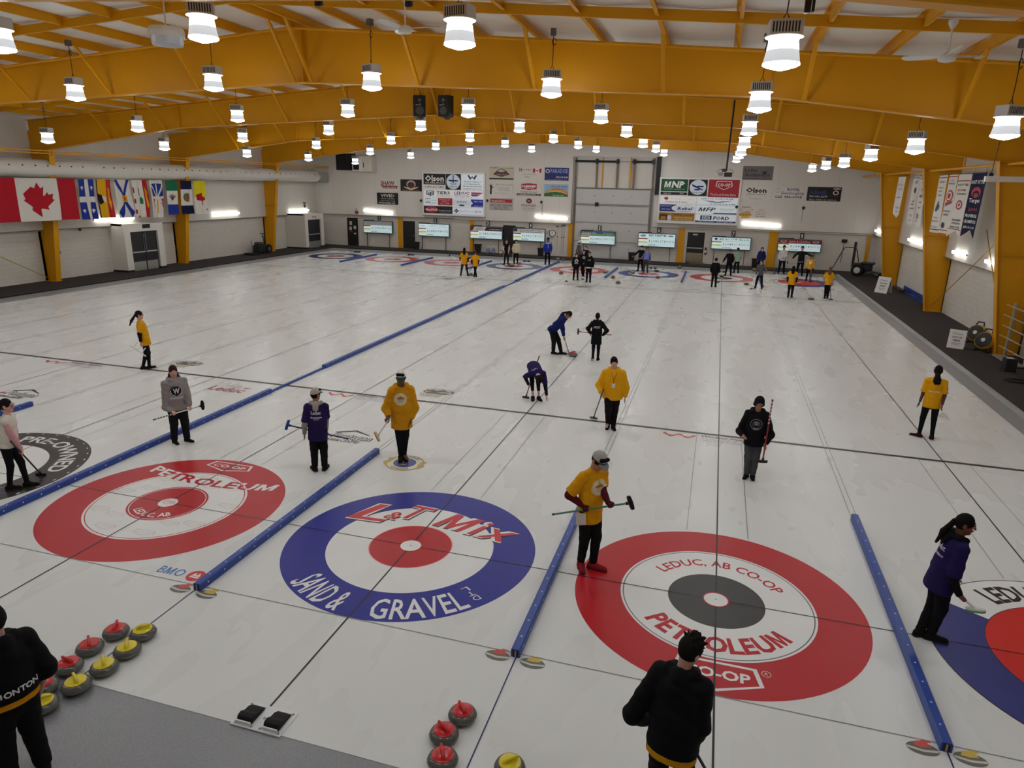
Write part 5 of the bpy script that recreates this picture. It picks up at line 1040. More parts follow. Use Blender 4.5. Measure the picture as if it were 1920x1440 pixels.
def cloth_tri(name, pts, o, U, D, N, amp, m, parent, k, seed, L=.03):
    o, U, D, N = [np.asarray(v, float) for v in (o, U, D, N)]; V, T = subdiv2d(np.asarray(pts, float), np.array(tri_poly(pts)), L); u, v = V[:, 0], V[:, 1]
    w = amp*(np.sin(u*9+seed+2*v)*(.25+.75*v)+.5*np.sin(u*17+seed*2+1.3*v)*v); P = o+np.outer(u, U)+np.outer(v, D)+np.outer(w+k*.004, N); return mesh_from(name, P, T, m, parent)
A = ((0, yA-(yA+yB)/2, 1.88), (0, yB-yA, 0), (0, 0, -1.88), (1, 0, 0))
cloth_tri('maple_leaf', poly_c(LEAF, .503, .5, .40, .80), *A, .05, FR_, t, 2, 1)
def pflag(px0, px1, pyt, pyb, lab, regs, seed, base=FW, taper=.0):
    a, b = gx(px0, pyt, -25.86), gx(px1, pyt, -25.86); flag(lab, a[1], b[1], 4.86, gx(px1, pyb, -25.86)[2], regs, .07, seed, taper, base=base)
GO, GN, GRN, DNV = fabric('d9a41c'), fabric('1d6b4a'), fabric('2d7a4a'), fabric('181a3a')
FL = [(0, -.5), (.16, -.2), (.4, -.3), (.46, -.05), (.2, .05), (.16, .3), (0, .5), (-.16, .3), (-.2, .05), (-.46, -.05), (-.4, -.3), (-.16, -.2)]
pflag(145, 174, 337, 411, 'blue hanging flag with a white cross and four white lilies', [('blue_field', R4(0, 0, .4, .43), FB), ('blue_field', R4(.6, 0, 1, .43), FB), ('blue_field', R4(0, .57, .4, 1), FB), ('blue_field', R4(.6, .57, 1, 1), FB)]+[('lily', poly_c(FL, a, b, .22, .11), FW) for a in (.2, .8) for b in (.22, .79)], 2, taper=.06)
pflag(179, 206, 338, 408, 'yellow hanging flag with a dark ship and a red side band', [('red_band', R4(.68, 0, 1, 1), fabric('b52c34')), ('lion', [(.78, .2), (.9, .25), (.86, .45), (.94, .6), (.84, .8), (.76, .6), (.82, .42)], GO), ('ship_hull', [(.06, .36), (.3, .4), (.34, .6), (.12, .66), (.05, .5)], fabric('2a1d12')), ('sail', [(.3, .42), (.52, .46), (.5, .6), (.34, .58)], FW), ('wave_stripe', R4(0, .0, .06, 1), DNV)], 3, GO, .06)
pflag(215, 242, 339, 408, 'white hanging flag with a blue saltire and a small gold shield', [('saltire_arm', [(0, 0), (.18, 0), (.6, .45), (.42, .45)], FB), ('saltire_arm', [(1, 0), (.82, 0), (.42, .45), (.6, .45)], FB), ('saltire_arm', [(.42, .52), (.6, .52), (.18, 1), (0, .86)], FB), ('saltire_arm', [(.42, .52), (.6, .52), (1, .86), (.86, 1)], FB), ('shield', R4(.3, .42, .72, .58), GO), ('lion', R4(.42, .45, .6, .55), fabric('a3341f'))], 4, taper=.1)
pflag(247, 274, 339, 407, 'white hanging flag with green trees and a red side band', [('red_band', R4(.72, .0, 1, 1), fabric('b1202c')), ('lion', [(.8, .15), (.9, .3), (.84, .5), (.92, .7), (.82, .75), (.78, .5), (.84, .3)], GO), ('tree', [(.34, .5), (.5, .44), (.62, .52), (.6, .64), (.44, .64)], GRN), ('tree_trunk', R4(.3, .22, .38, .42), GRN), ('edge_dash', R4(0, .2, .07, .34), FR_), ('edge_dash', R4(0, .5, .07, .62), FR_), ('edge_dash', R4(.0, .78, .07, .9), FR_), ('edge_dash', R4(.1, .95, .35, 1), FR_)], 5, taper=.06)
pflag(279, 303, 340, 407, 'white hanging flag with blue triangles and red outlined arms', [('blue_wedge', [(.1, .1), (.46, .08), (.46, .42)], FB), ('blue_wedge', [(.54, .08), (.9, .1), (.54, .42)], FB), ('blue_wedge', [(.06, .16), (.4, .44), (.08, .42)], FB), ('blue_wedge', [(.94, .16), (.6, .44), (.92, .42)], FB), ('gold_dart', [(.46, .52), (.54, .52), (.52, .9), (.46, .9)], GO), ('red_line', [(.1, .5), (.3, .5), (.12, .66)], FR_), ('red_line', [(.9, .5), (.7, .5), (.88, .66)], FR_), ('red_line', [(.7, .6), (.76, .6), (1, .9), (.92, .9)], FR_), ('red_line', [(.26, .64), (.32, .64), (.18, .9), (.1, .9)], FR_)], 6, taper=.08)
pflag(308, 331, 339, 402, 'green, white and blue hanging flag with a grey crest', [('green_band', R4(0, 0, 1, .3), GN), ('blue_band', R4(0, .7, 1, 1), FB), ('crest', poly_c(FL, .5, .5, .5, .2), fabric('8d8581')), ('crest', poly_c(FL, .5, .52, .25, .12), fabric('5d3d3a'))], 7, taper=.05)
pflag(336, 358, 338, 401, 'navy and white hanging flag with a round crest', [('navy_band', R4(0, 0, 1, .26), DNV), ('navy_band', R4(0, .74, 1, 1), DNV), ('crest', poly_c([(math.cos(a), math.sin(a)) for a in np.linspace(0, 2*PI, 16, endpoint=False)], .5, .5, .26, .13), fabric('5a6a4a')), ('crest', poly_c([(math.cos(a), math.sin(a)) for a in np.linspace(0, 2*PI, 12, endpoint=False)], .45, .53, .12, .06), fabric('b0443e'))], 8, taper=.05)
pflag(362, 384, 337, 401, 'yellow and white hanging flag with a red stone figure', [('yellow_band', R4(0, 0, 1, .5), fabric('d9c61c')), ('figure', [(.15, .42), (.5, .44), (.54, .36), (.66, .36), (.68, .46), (.9, .5), (.88, .58), (.7, .6), (.72, .74), (.6, .7), (.5, .6), (.2, .58)], FR_), ('star', R4(.88, .84, .95, .89), DNV)], 9, taper=.04)
g = MB(); g.tube([(-25.86, 10, 4.9), (-25.86, 25, 4.92), (-25.86, 34, 4.9), (-25.86, 41.4, 4.9)], .012, 5); tag(g.build('flag_wire', paint('4a4642', .5)), 'thin dark wire the flags hang from under the duct', 'wire')
# championship banners
BW = fabric('d9d5cc')
def banner(px0, px1, pyt, pyb, lab, base, tail, rows, seed):
    a, b = gx(px0, pyt, 12.28), gx(px1, pyt, 12.28); y0, y1 = a[1], b[1]; z1 = (a[2]+b[2])/2; z0 = gx((px0+px1)/2-18, pyb, 12.28)[2]; W, H = y0-y1, z1-z0
    t = thing('hanging_banner', lab, 'banner', (12.28, (y0+y1)/2, z0), group='championship banners on the pipe rail'); A = ((0, W/2, H), (0, -W, 0), (0, 0, -H), (-1, 0, 0))
    pts = {'point': [(0, 0), (1, 0), (1, .9), (.5, 1), (0, .9)], 'swallow': [(0, 0), (1, 0), (1, 1), (.5, .88), (0, 1)], 'flat': R4(0, 0, 1, 1), 'double': [(0, 0), (1, 0), (1, .94), (.75, 1), (.5, .94), (.25, 1), (0, .94)]}[tail]
    P = pts; T = tri_poly(P); V, T = subdiv2d(np.asarray(P, float), np.array(T), .1); u, v = V[:, 0], V[:, 1]; w = .03*(np.sin(u*5+seed+2*v)*(.2+v))
    X = np.outer(u, (0, -W, 0))+np.outer(v, (0, 0, -H))+np.outer(w, (-1, 0, 0))+np.array([0, W/2, H]); Vu, inv = np.unique(np.round(X, 5), axis=0, return_inverse=True); mesh_from('banner_cloth', Vu, inv.reshape(-1)[T.ravel()].reshape(-1, 3), base, t, smooth=True)
    k = 1
    for kind, *r in rows:
        if kind == 't':
            s, vv, hh, wd, m = r; V2, F2 = text2d(s, .02, 0, 1); V2 = V2.copy(); V2[:, 0] = .5+(V2[:, 0]/V2[:, 0].max()-.5)*wd; V2[:, 1] = vv+hh/2-V2[:, 1]*hh
            uu, vq = V2[:, 0], V2[:, 1]; w = .03*(np.sin(uu*5+seed+2*vq)*(.2+vq))+.008+.001*k; mesh_from('lettering', np.outer(uu, (0, -W, 0))+np.outer(vq, (0, 0, -H))+np.outer(w, (-1, 0, 0))+np.array([0, W/2, H]), F2, m, t)
        else:
            nm, pts2, m = r; V2, T2 = subdiv2d(np.asarray(pts2, float), np.array(tri_poly(pts2)), .1); uu, vq = V2[:, 0], V2[:, 1]; w = .03*(np.sin(uu*5+seed+2*vq)*(.2+vq))+.008+.001*k; mesh_from(nm, np.outer(uu, (0, -W, 0))+np.outer(vq, (0, 0, -H))+np.outer(w, (-1, 0, 0))+np.array([0, W/2, H]), T2, m, t)
        k += 1
    g = MB(); g.tube([(0, W/2+.03, H), (0, -W/2-.03, H)], .014, 6); g.build('top_dowel', DGR, t); g = MB()
    for q in (W*.4, -W*.4): g.tube([(0, q, H), (0, q, 6.06-z0)], .004, 4)
    g.build('cord', paint('55504a', .6), t)
def cir(cx, cy, a, b, n=20): return [(cx+a*math.cos(q), cy+b*math.sin(q)) for q in np.linspace(0, 2*PI, n, endpoint=False)]
IK, IR, IB, IG = paint('3d3c46', .7), paint('a53540', .7), paint('2a5f95', .7), paint('8a8a92', .7)
banner(1686, 1699, 331, 408, 'narrow white pennant banner, farthest along the pipe rail', BW, 'point', [('t', 'PROVINCIAL', .2, .03, .7, IG), ('t', 'CURLING', .3, .03, .6, IG), ('t', 'ALBERTA', .5, .03, .6, IG), ('t', '2004', .75, .04, .5, IG), ('t', 'LEDUC', .84, .03, .6, IG)], 1)
banner(1715, 1727, 330, 424, 'white pointed banner with a black and pink crest, one of a close pair', BW, 'double', [('p', 'top_band', R4(0, .03, 1, .045), IK), ('t', 'ACF', .12, .05, .5, IK), ('p', 'crest', cir(.5, .28, .2, .06), IK), ('t', 'SENIOR', .5, .03, .6, IR), ('t', 'MENS', .56, .03, .6, IK), ('t', 'CHAMPIONSHIP', .64, .03, .8, IK), ('t', '2008', .78, .04, .5, IK), ('t', 'LEDUC', .88, .03, .5, IK)], 2)
banner(1728, 1741, 330, 428, 'white pointed banner with rows of black capitals, the nearer of a close pair', BW, 'double', [('p', 'top_band', R4(0, .04, 1, .055), IK), ('t', 'ACF', .12, .05, .5, IK), ('t', 'JUNIOR', .26, .06, .4, IK), ('t', 'ALBERTA', .38, .05, .7, IK), ('t', 'WOMENS', .5, .03, .6, IK), ('t', 'CURLING', .6, .03, .6, IK), ('p', 'crest', cir(.5, .76, .2, .06), IG), ('t', 'LEDUC', .86, .03, .4, IK)], 3)
banner(1762, 1778, 328, 436, 'white banner with a blue swirl and dark end stripes', BW, 'flat', [('p', 'end_stripe', R4(0, .04, 1, .055), IK), ('p', 'end_stripe', R4(0, .94, 1, .955), IK), ('t', '2007', .12, .03, .6, IG), ('t', 'CANADIAN', .22, .03, .6, IG), ('t', 'MIXED', .28, .03, .4, IG), ('t', 'DOUBLES', .35, .03, .5, IG), ('p', 'swirl', [(.3, .58), (.55, .44), (.6, .46), (.45, .56), (.7, .58), (.5, .64), (.3, .62)], IB), ('p', 'swirl', [(.4, .56), (.62, .5), (.75, .54), (.6, .6)], IK), ('t', 'CURLING', .74, .03, .5, IG), ('t', 'CHAMPIONSHIP', .8, .03, .7, IG), ('t', 'MARCH 2007', .9, .03, .6, IG)], 4)
banner(1781, 1797, 327, 438, 'white banner with a large round red crest and red end stripes', BW, 'flat', [('p', 'end_stripe', R4(0, .03, 1, .045), IR), ('p', 'end_stripe', R4(0, .94, 1, .955), IR), ('t', 'WORLD', .1, .03, .5, IG), ('t', 'FINANCIAL', .15, .03, .7, IG), ('p', 'crest', cir(.5, .36, .36, .1), IR), ('p', 'crest', cir(.5, .36, .26, .075), BW), ('p', 'crest', cir(.5, .36, .16, .05), IR), ('p', 'ribbon', [(.2, .48), (.9, .44), (.85, .48), (.25, .54)], IR), ('t', 'PROVINCIAL', .62, .03, .7, IK), ('t', 'LADIES', .68, .03, .5, IK), ('p', 'stone_mark', cir(.4, .86, .14, .05), IK)], 5)
banner(1799, 1822, 326, 447, 'cream swallow-tailed banner beside the dark navy one', BW, 'swallow', [('p', 'end_stripe', R4(0, .1, 1, .115), IR), ('p', 'end_stripe', R4(0, .86, 1, .872), IR), ('t', 'SCOTT TIES', .17, .035, .8, IK), ('t', 'SCOTIES', .25, .03, .6, IR), ('t', 'TOURNAMENT', .31, .025, .7, IK), ('p', 'crest', cir(.5, .48, .2, .075), IR), ('p', 'crest', cir(.5, .48, .13, .05), BW), ('p', 'crest', cir(.5, .48, .07, .03), IR), ('t', 'WOMEN', .72, .03, .6, IK), ('t', 'CURLING', .77, .03, .6, IK), ('t', 'JAN 2002', .83, .03, .7, IK)], 6)
NVY = fabric('1d1f3c')
banner(1825, 1852, 324, 447, 'dark navy swallow-tailed banner with a red ring and white capitals', NVY, 'swallow', [('t', 'HOST OF THE', .14, .055, .86, WHT), ('p', 'ring_mark', cir(.5, .3, .3, .085), IR), ('p', 'ring_mark', cir(.5, .33, .2, .06), NVY), ('p', 'ring_mark', cir(.5, .345, .13, .04), IR), ('t', 'Target', .42, .06, .7, WHT), ('t', '2000', .56, .05, .6, IR), ('t', 'PROVINCIAL', .66, .05, .8, WHT), ('t', 'CHAMPIONS', .75, .05, .85, WHT), ('t', 'JAN 13-16, 2000', .84, .035, .8, WHT)], 7)
# sandwich boards
def a_board(bl, br, tl, lab):
    a, b = gz(*bl, ZW), gz(*br, ZW); U = b-a; w = np.linalg.norm(U); U = U/w; Nf = np.array([U[1], -U[0], 0]); c = (a+b)/2; h = np.linalg.norm(gplane(*tl, a, Nf)-a)
    t = thing('sandwich_board', lab, 'sandwich board', c, math.atan2(U[1], U[0]), 'stay-off sandwich boards'); W = paint('dedcd6', .5); tilt = .26
    g = MB(); ax = ((1, 0, 0), (0, math.cos(tilt), -math.sin(tilt)), (0, math.sin(tilt), math.cos(tilt))); q = g.obox((0, h/2*math.sin(tilt), h/2*math.cos(tilt)), ax, (w/2, .012, h/2)).build('front_panel', W, t)
    ax2 = ((1, 0, 0), (0, math.cos(tilt), math.sin(tilt)), (0, -math.sin(tilt), math.cos(tilt))); MB().obox((0, 1.5*h*math.sin(tilt)+.02, h/2*math.cos(tilt)), ax2, (w/2, .012, h/2)).build('rear_panel', W, t)
    p = Plate((-w/2, h*math.sin(tilt)-.0135, h*math.cos(tilt)+.004), (w, 0, 0), (0, -h*math.sin(tilt), -h*math.cos(tilt)), (0, -math.cos(tilt), math.sin(tilt)), q)
    p.text('Please', .5, .2, .1, paint('4a3a3c', .6), .6, 0, .25); p.text('STAY OFF', .5, .4, .08, paint('20232e', .6), .58, .03); p.text('WALKS', .5, .56, .08, paint('20232e', .6), .44, .03); p.text('STREET SHOES', .5, .72, .05, paint('a5353a', .6), .56); p.text('ON ICE', .5, .8, .05, paint('a5353a', .6), .3)
a_board((1774, 651), (1806, 655.5), (1781, 617), 'white stay-off-walks sandwich board on the carpet beside the yellow drying fans'); a_board((1639, 547.5), (1662, 551), (1647, 518), 'white stay-off-walks sandwich board on the carpet in front of the black tractor')
# yellow drying fans
def air_mover(px, py, lab, rz):
    p = gz(px, py, ZW); t = thing('air_mover', lab, 'floor fan', p, rz, 'yellow drying fans'); Y = mat('fan_yellow', 'cf9a12', .4); A = ((0, 0, 1), (0, .97, .26) if False else (0, 1, 0), (-1, 0, 0))
    ax = (np.array([0, 1, 0.]), np.array([.35, 0, .94]), np.array([-.94, 0, .35]))
    g = MB(); g.lathe([(.26, -.2), (.30, -.14), (.30, .1), (.27, .15)], (0, 0, .34), 28, ax=ax); g.build('drum', Y, t, smooth=True); g = MB(); g.lathe([(.265, .151), (.24, .165), (.09, .165), (.085, .17)], (0, 0, .34), 28, ax=ax, cap0=True); g.build('grille', BLK, t, smooth=True)
    g = MB(); g.lathe([(.07, .17), (.065, .19)], (0, 0, .34), 16, ax=ax); g.build('hub_badge', paint('d8d0b8', .4), t)
    for s in (-.22, .22): g = MB(); g.bar((-.3, s, .02), (.3, s, .02), .05, .04); g.bar((-.1, s, .02), (-.05, s, .3), .04, .04); g.build('foot', BLK, t)
    g = MB(); g.tube([(.05, -.14, .63), (.1, -.1, .74), (.1, .1, .74), (.05, .14, .63)], .025, 8); g.build('carry_handle', BLK, t, smooth=True)
air_mover(1829, 643, 'yellow and black drying fan on the carpet, the one closer to the sandwich board', .75); air_mover(1844, 658, 'yellow and black drying fan on the carpet, the one closer to the yellow column', .75)
# clear rack of broom pegs, black box, cord
p = gz(1869, 673, ZW); q = gz(1908, 672, ZW); t = thing('broom_rack', 'clear rack with rows of slanted white pegs against the yellow column', 'rack', (12.95, 16.5, ZW))
CLR = bpy.data.materials.new('clear_acrylic'); CLR.use_nodes = True; b = CLR.node_tree.nodes['Principled BSDF']; b.inputs['Transmission Weight'].default_value = 1; b.inputs['Roughness'].default_value = .08; b.inputs['IOR'].default_value = 1.05; b.inputs['Base Color'].default_value = (.95, .94, .92, 1)
MB().box((.25, -.9, .08), (.262, .7, 1.75)).build('clear_panel', CLR, t)
for k in range(5):
    for j in range(4): y = .55-j*.42+.1*(k % 2); g = MB(); g.tube([(.25, y, .3+k*.33), (-.05, y-.05, .42+k*.33)], .014, 6); g.build('peg', mat('peg_white', 'dbd8d0', .35), t)
for y in (-.88, .68): MB().box((.22, y-.02, .06), (.29, y+.02, 1.78)).build('upright', paint('a8a49c', .4), t)
MB().box((-.1, -.9, .04), (.3, .7, .08)).build('base_tray', paint('8e8b86', .5), t)
for y in (-.8, .6):
    g = MB(); g.lathe([(.035, -.015), (.035, .015)], (-.05, y, .035), 12, ax=((0, 1, 0), (0, 0, 1), (1, 0, 0))); g.build('caster', BLK, t)
p = gz(1890, 696, ZW); t = thing('black_box', 'black box with white papers on top beside the clear rack', 'box', p, .12); MB().box((-.16, -.12, 0), (.16, .14, .4)).build('case', paint('211e1e', .5), t, bevel=.012); MB().box((-.1, -.08, .4), (.06, .06, .415)).build('paper', paint('dcdad4', .6), t)
c = gz(1908, 716, ZW+.01); g = MB(); P = []
for k in range(60): a = k*.42; P.append((c[0]+.05*math.sin(k*.7)+(.25+.07*math.sin(k*.31))*math.cos(a), c[1]+(.22+.05*math.cos(k*.37))*math.sin(a), ZW+.012+.0006*k))
g.tube([tuple(gz(1903, 700, ZW+.012))]+P+[tuple(gz(1925, 728, ZW+.012))], .009, 6); tag(g.build('power_cord', BLK), 'loose coil of black cord on the carpet behind the black box', 'cord')
# things along the wall past the second column
t = thing('stacked_divider', 'blue foam divider lying on the carpet against the banner wall', 'divider', (XR-.14, 27.2, ZW), group='dividers stored by the wall'); MB().box((-.05, -.6, 0), (.05, 6.6, .12)).build('foam_bar', BFO, t, bevel=.01)
t = thing('stacked_divider', 'second blue foam divider, standing behind the one lying against the banner wall', 'divider', (XR-.03, 27.2, ZW), group='dividers stored by the wall'); MB().box((-.02, -.4, 0), (.02, 5.9, .3)).build('foam_bar', BFO, t, bevel=.005)
for y, L, lab in ((28.4, 1.6, 'short black rail lying on the stored blue dividers, closer to the column'), (31.5, .9, 'shorter black rail lying on the stored blue dividers, farther from the column')):
    t = thing('black_rail', lab, 'rail', (XR-.14, y, ZW+.12)); MB().box((-.04, 0, 0), (.04, L, .06)).build('bar', BLK, t, bevel=.01)
p = gz(1680, 545, ZW); t = thing('dark_timber', 'dark wooden block on the carpet at the foot of the column behind the sandwich board', 'block', (13.45, p[1], ZW), .0); MB().box((-.12, -.9, 0), (.12, .9, .16)).build('timber', mat('dark_wood', '3a2c27', .7), t, bevel=.01)
# tractor-like ice machine in the corner
p = gz(1612, 521, ZW); t = thing('ice_tractor', 'black ride-behind ice machine with a white-rimmed wheel in the corner', 'ice machine', (12.55, 39.7, ZW), -.35); TB = mat('machine_black', '151416', .45)
for y, s in ((-.42, -1), (.42, 1)):
    w = MB(); w.lathe([(.2, -.11), (.34, -.1), (.37, -.05), (.37, .05), (.34, .1), (.2, .11)], (0, y, .37), 28, ax=((1, 0, 0), (0, 0, 1), (0, -1, 0))); w = w.build('wheel', mat('tyre', '121112', .8), t, smooth=True)
    g = MB(); g.lathe([(.19, .112), (.17, .12), (.06, .115), (.05, .13)], (0, y, .37), 20, ax=((1, 0, 0), (0, 0, 1), (0, s, 0))); g.build('rim', paint('d5d2cb', .4), w, smooth=True)
MB().box((-.35, -.3, .3), (.75, .3, .78)).build('engine_body', TB, t, bevel=.08); MB().box((.1, -.34, .72), (.85, .34, .86)).build('hood', TB, t, bevel=.05)
g = MB(); g.bar((.75, 0, .3), (1.5, 0, .16), .3, .08); g.build('front_frame', DGR, t); MB().box((1.2, -.55, .05), (1.7, .55, .3)).build('scraper_box', TB, t, bevel=.04)
MB().box((-.45, -.08, .5), (-.32, .08, 2.05)).build('steering_post', TB, t); g = MB(); g.tube([(1.5, .3, .2), (1.8, .5, 1.05)], .02, 6); g.build('lever', DGR, t); MB().box((1.74, .42, 1.0), (1.86, .58, 1.3)).build('lever_grip', BLK, t, bevel=.02)
g = MB(); g.tube([(-1.6, -.35, .02), (-.95, -.35, 1.65), (-.85, -.35, 1.72), (-.3, -.35, 1.72), (-.2, -.35, 1.62), (0, -.35, .85)], .03, 8); g.build('push_frame', DGR, t, smooth=True)
MB().box((-1.75, -.6, 0), (-1.5, .3, .06)).build('drag_bar', BLK, t)
# small ice machine by the flag wall
p = gz(484, 475, ZW); t = thing('ice_scraper', 'small black ice machine with an upright handle against the flag wall', 'ice machine', (-26.4, p[1]-.1, ZW), PI/2)
for y, s in ((-.26, -1), (.26, 1)):
    w = MB(); w.lathe([(.15, -.07), (.3, -.06), (.31, 0), (.3, .06), (.15, .07)], (.55, y, .31), 24, ax=((1, 0, 0), (0, 0, 1), (0, -1, 0))); w = w.build('wheel', MATS['tyre'], t, smooth=True); g = MB(); g.lathe([(.13, .072), (.05, .08)], (.55, y, .31), 16, ax=((1, 0, 0), (0, 0, 1), (0, s, 0))); g.build('rim', paint('5b5854', .5), w)
MB().box((-.5, -.26, .12), (.5, .26, .62)).build('engine_body', TB, t, bevel=.05); MB().box((-.42, -.2, .62), (.1, .2, .8)).build('engine_top', DGR, t, bevel=.04)
g = MB(); g.tube([(.45, 0, .6), (.3, 0, 1.35)], .035, 8); g.tube([(.3, -.2, 1.35), (.3, .2, 1.35)], .02, 6); g.tube([(.33, -.16, 1.15), (.33, .16, 1.15)], .02, 6); g.build('handle_post', TB, t, smooth=True)
MB().box((-1.35, -.35, .02), (-.4, .35, .14)).build('blade_deck', TB, t); g = MB(); g.tube([(-.85, 0, .14), (-.95, 0, .95)], .02, 6); g.build('depth_rod', DGR, t)
# odds and ends on the side walls
for px, py, z, lab in ((149, 430, 0, 'small dark box on the conduit above the block wall, before the double doors'), (110, 473, 0, 'small dark switch on the block wall beside the first yellow column')):
    q = gx(px, py, XLU if py < 435 else XL); t = thing('wall_switch', lab, 'wall switch', q); MB().box((.001, -.06, -.08), (.06, .06, .08)).build('cover_plate', DGR, t)
q = gx(568, 386, XLU); t = thing('potted_plant', 'tiny dark potted plant sitting on the far door box light', 'plant', (XLU+.15, q[1], q[2]-.12)); g = MB(); g.lathe([(.06, 0), (.1, .2)], (0, 0, 0), 12); g.build('pot', BLK, t); g = MB()
for k in range(9): a = k*.7; g.bar((0, 0, .2), (.14*math.cos(a), .14*math.sin(a), .42), .03, .01)
g.build('leaves', mat('plant_green', '3f4a2c', .7), t)
q = gx(1866, 405, XRU)
# ------------------------------------------------------------------ figures: bodies and clothes grown as smooth surfaces
UP = np.array([0, 0, 1.])
def nrm(v): v = np.asarray(v, float); return v/(np.linalg.norm(v)+1e-12)
def cap(A, B, ra, rb=None, k=.02, ax=None, s=1.0, end=False): return dict(t='c', A=np.asarray(A, float), B=np.asarray(B, float), ra=ra, rb=ra if rb is None else rb, k=k, ax=None if ax is None else nrm(ax), s=s, end=end)
def ell(C, R, r, k=.02, sub=False): return dict(t='e', C=np.asarray(C, float), R=np.asarray(R, float), r=np.asarray(r, float), k=k, sub=sub)
def _bb(p):
    if p['t'] == 'c':
        r = max(p['ra'], p['rb'])*1.02; return np.minimum(p['A'], p['B'])-r, np.maximum(p['A'], p['B'])+r
    r = max(p['r']); return p['C']-r, p['C']+r
def _d(p, X, Y, Z):
    if p['t'] == 'c':
        A, B = p['A'], p['B']; ba = B-A; L2 = float(ba@ba)+1e-12
        x, y, z = X-A[0], Y-A[1], Z-A[2]; t0 = (x*ba[0]+y*ba[1]+z*ba[2])/L2; t = np.clip(t0, 0, 1)
        x = x-t*ba[0]; y = y-t*ba[1]; z = z-t*ba[2]
        if p['ax'] is not None:
            a = p['ax']; q = (x*a[0]+y*a[1]+z*a[2])*(1/p['s']-1); x = x+q*a[0]; y = y+q*a[1]; z = z+q*a[2]
        d = np.sqrt(x*x+y*y+z*z)-(p['ra']+t*(p['rb']-p['ra']))
        if p['end']: d = np.maximum(d, (t0-1)*math.sqrt(L2))
        return d
    C, R, r = p['C'], p['R'], p['r']; x, y, z = X-C[0], Y-C[1], Z-C[2]
    u = [x*R[i][0]+y*R[i][1]+z*R[i][2] for i in range(3)]
    k0 = np.sqrt(sum((u[i]/r[i])**2 for i in range(3)))+1e-9; k1 = np.sqrt(sum((u[i]/r[i]**2)**2 for i in range(3)))+1e-9
    return k0*(k0-1)/k1
def sdf(prims, res, clips=(), wrinkle=0.0, seed=0.0):
    lo = np.min([_bb(p)[0] for p in prims if not p.get('sub')], 0)-3*res-.01; hi = np.max([_bb(p)[1] for p in prims if not p.get('sub')], 0)+3*res+.01
    n = np.ceil((hi-lo)/res).astype(int)+1; D = np.full(n, .25, dtype=np.float32)
    ax = [(lo[i]+res*np.arange(n[i])).astype(np.float32) for i in range(3)]
    for p in prims:
        a, b = _bb(p); m = p['k']+2.5*res
        i0 = np.clip(((a-m-lo)/res).astype(int), 0, n-1); i1 = np.clip(((b+m-lo)/res).astype(int)+2, 1, n)
        sl = tuple(slice(int(u), int(v)) for u, v in zip(i0, i1))
        X, Y, Z = np.meshgrid(*[ax[i][sl[i]] for i in range(3)], indexing='ij', sparse=True)
        d = _d(p, X, Y, Z)
        if p.get('sub'): D[sl] = np.maximum(D[sl], -d); continue
        o = D[sl]; k = p['k']; hh = np.maximum(k-np.abs(o-d), 0)/k; D[sl] = np.minimum(o, d)-hh*hh*k*.25
    if wrinkle or clips:
        X, Y, Z = np.meshgrid(*ax, indexing='ij', sparse=True)
        if wrinkle: D += wrinkle*(np.sin(31*Z+7*X+seed+2.2*np.sin(9*X+11*Y+seed))*np.sin(13*X-17*Y+5*Z+2*seed)+.6*np.sin(57*Z+21*Y+19*X+seed))
        for pt, nv in clips: D = np.maximum(D, (X-pt[0])*nv[0]+(Y-pt[1])*nv[1]+(Z-pt[2])*nv[2])
    return D, lo, res
def nets(G):
    D, lo, res = G; S = D < 0
    c = [S[i:S.shape[0]-1+i, j:S.shape[1]-1+j, k:S.shape[2]-1+k] for i in (0, 1) for j in (0, 1) for k in (0, 1)]
    tot = sum(q.astype(np.int8) for q in c); act = (tot > 0) & (tot < 8); I = np.argwhere(act)
    if len(I) == 0: return np.zeros((0, 3)), np.zeros((0, 4), int)
    idx = np.full(act.shape, -1, dtype=np.int64); idx[tuple(I.T)] = np.arange(len(I))
    cor = np.array([(i, j, k) for i in (0, 1) for j in (0, 1) for k in (0, 1)]); val = np.stack([D[tuple((I+o).T)] for o in cor], 1)
    acc = np.zeros((len(I), 3)); cnt = np.zeros(len(I))
    for a in range(8):
        for b in range(a+1, 8):
            if np.abs(cor[a]-cor[b]).sum() != 1: continue
            va, vb = val[:, a], val[:, b]; m = (va < 0) != (vb < 0); t = np.where(m, va/(va-vb+1e-12), 0)
            acc[m] += cor[a]+t[m, None]*(cor[b]-cor[a]); cnt[m] += 1
    V = lo+res*(I+acc/np.maximum(cnt, 1)[:, None])
    F = []
    for ax in range(3):
        u, v = [(1, 2), (2, 0), (0, 1)][ax]; s0 = [slice(None)]*3; s1 = [slice(None)]*3; s0[ax] = slice(0, -1); s1[ax] = slice(1, None)
        A, B = S[tuple(s0)], S[tuple(s1)]; E = np.argwhere(A != B); ok = (E[:, u] > 0) & (E[:, v] > 0) & (E[:, u] < S.shape[u]-1) & (E[:, v] < S.shape[v]-1); E = E[ok]
        if not len(E): continue
        inside = A[tuple(E.T)]; q = []
        for du, dv in ((-1, -1), (0, -1), (0, 0), (-1, 0)):
            e = E.copy(); e[:, u] += du; e[:, v] += dv; q.append(idx[tuple(e.T)])
        q = np.stack(q, 1); q[~inside] = q[~inside][:, ::-1]; F.append(q)
    F = np.concatenate(F); F = F[(F >= 0).all(1)]
    return V, F
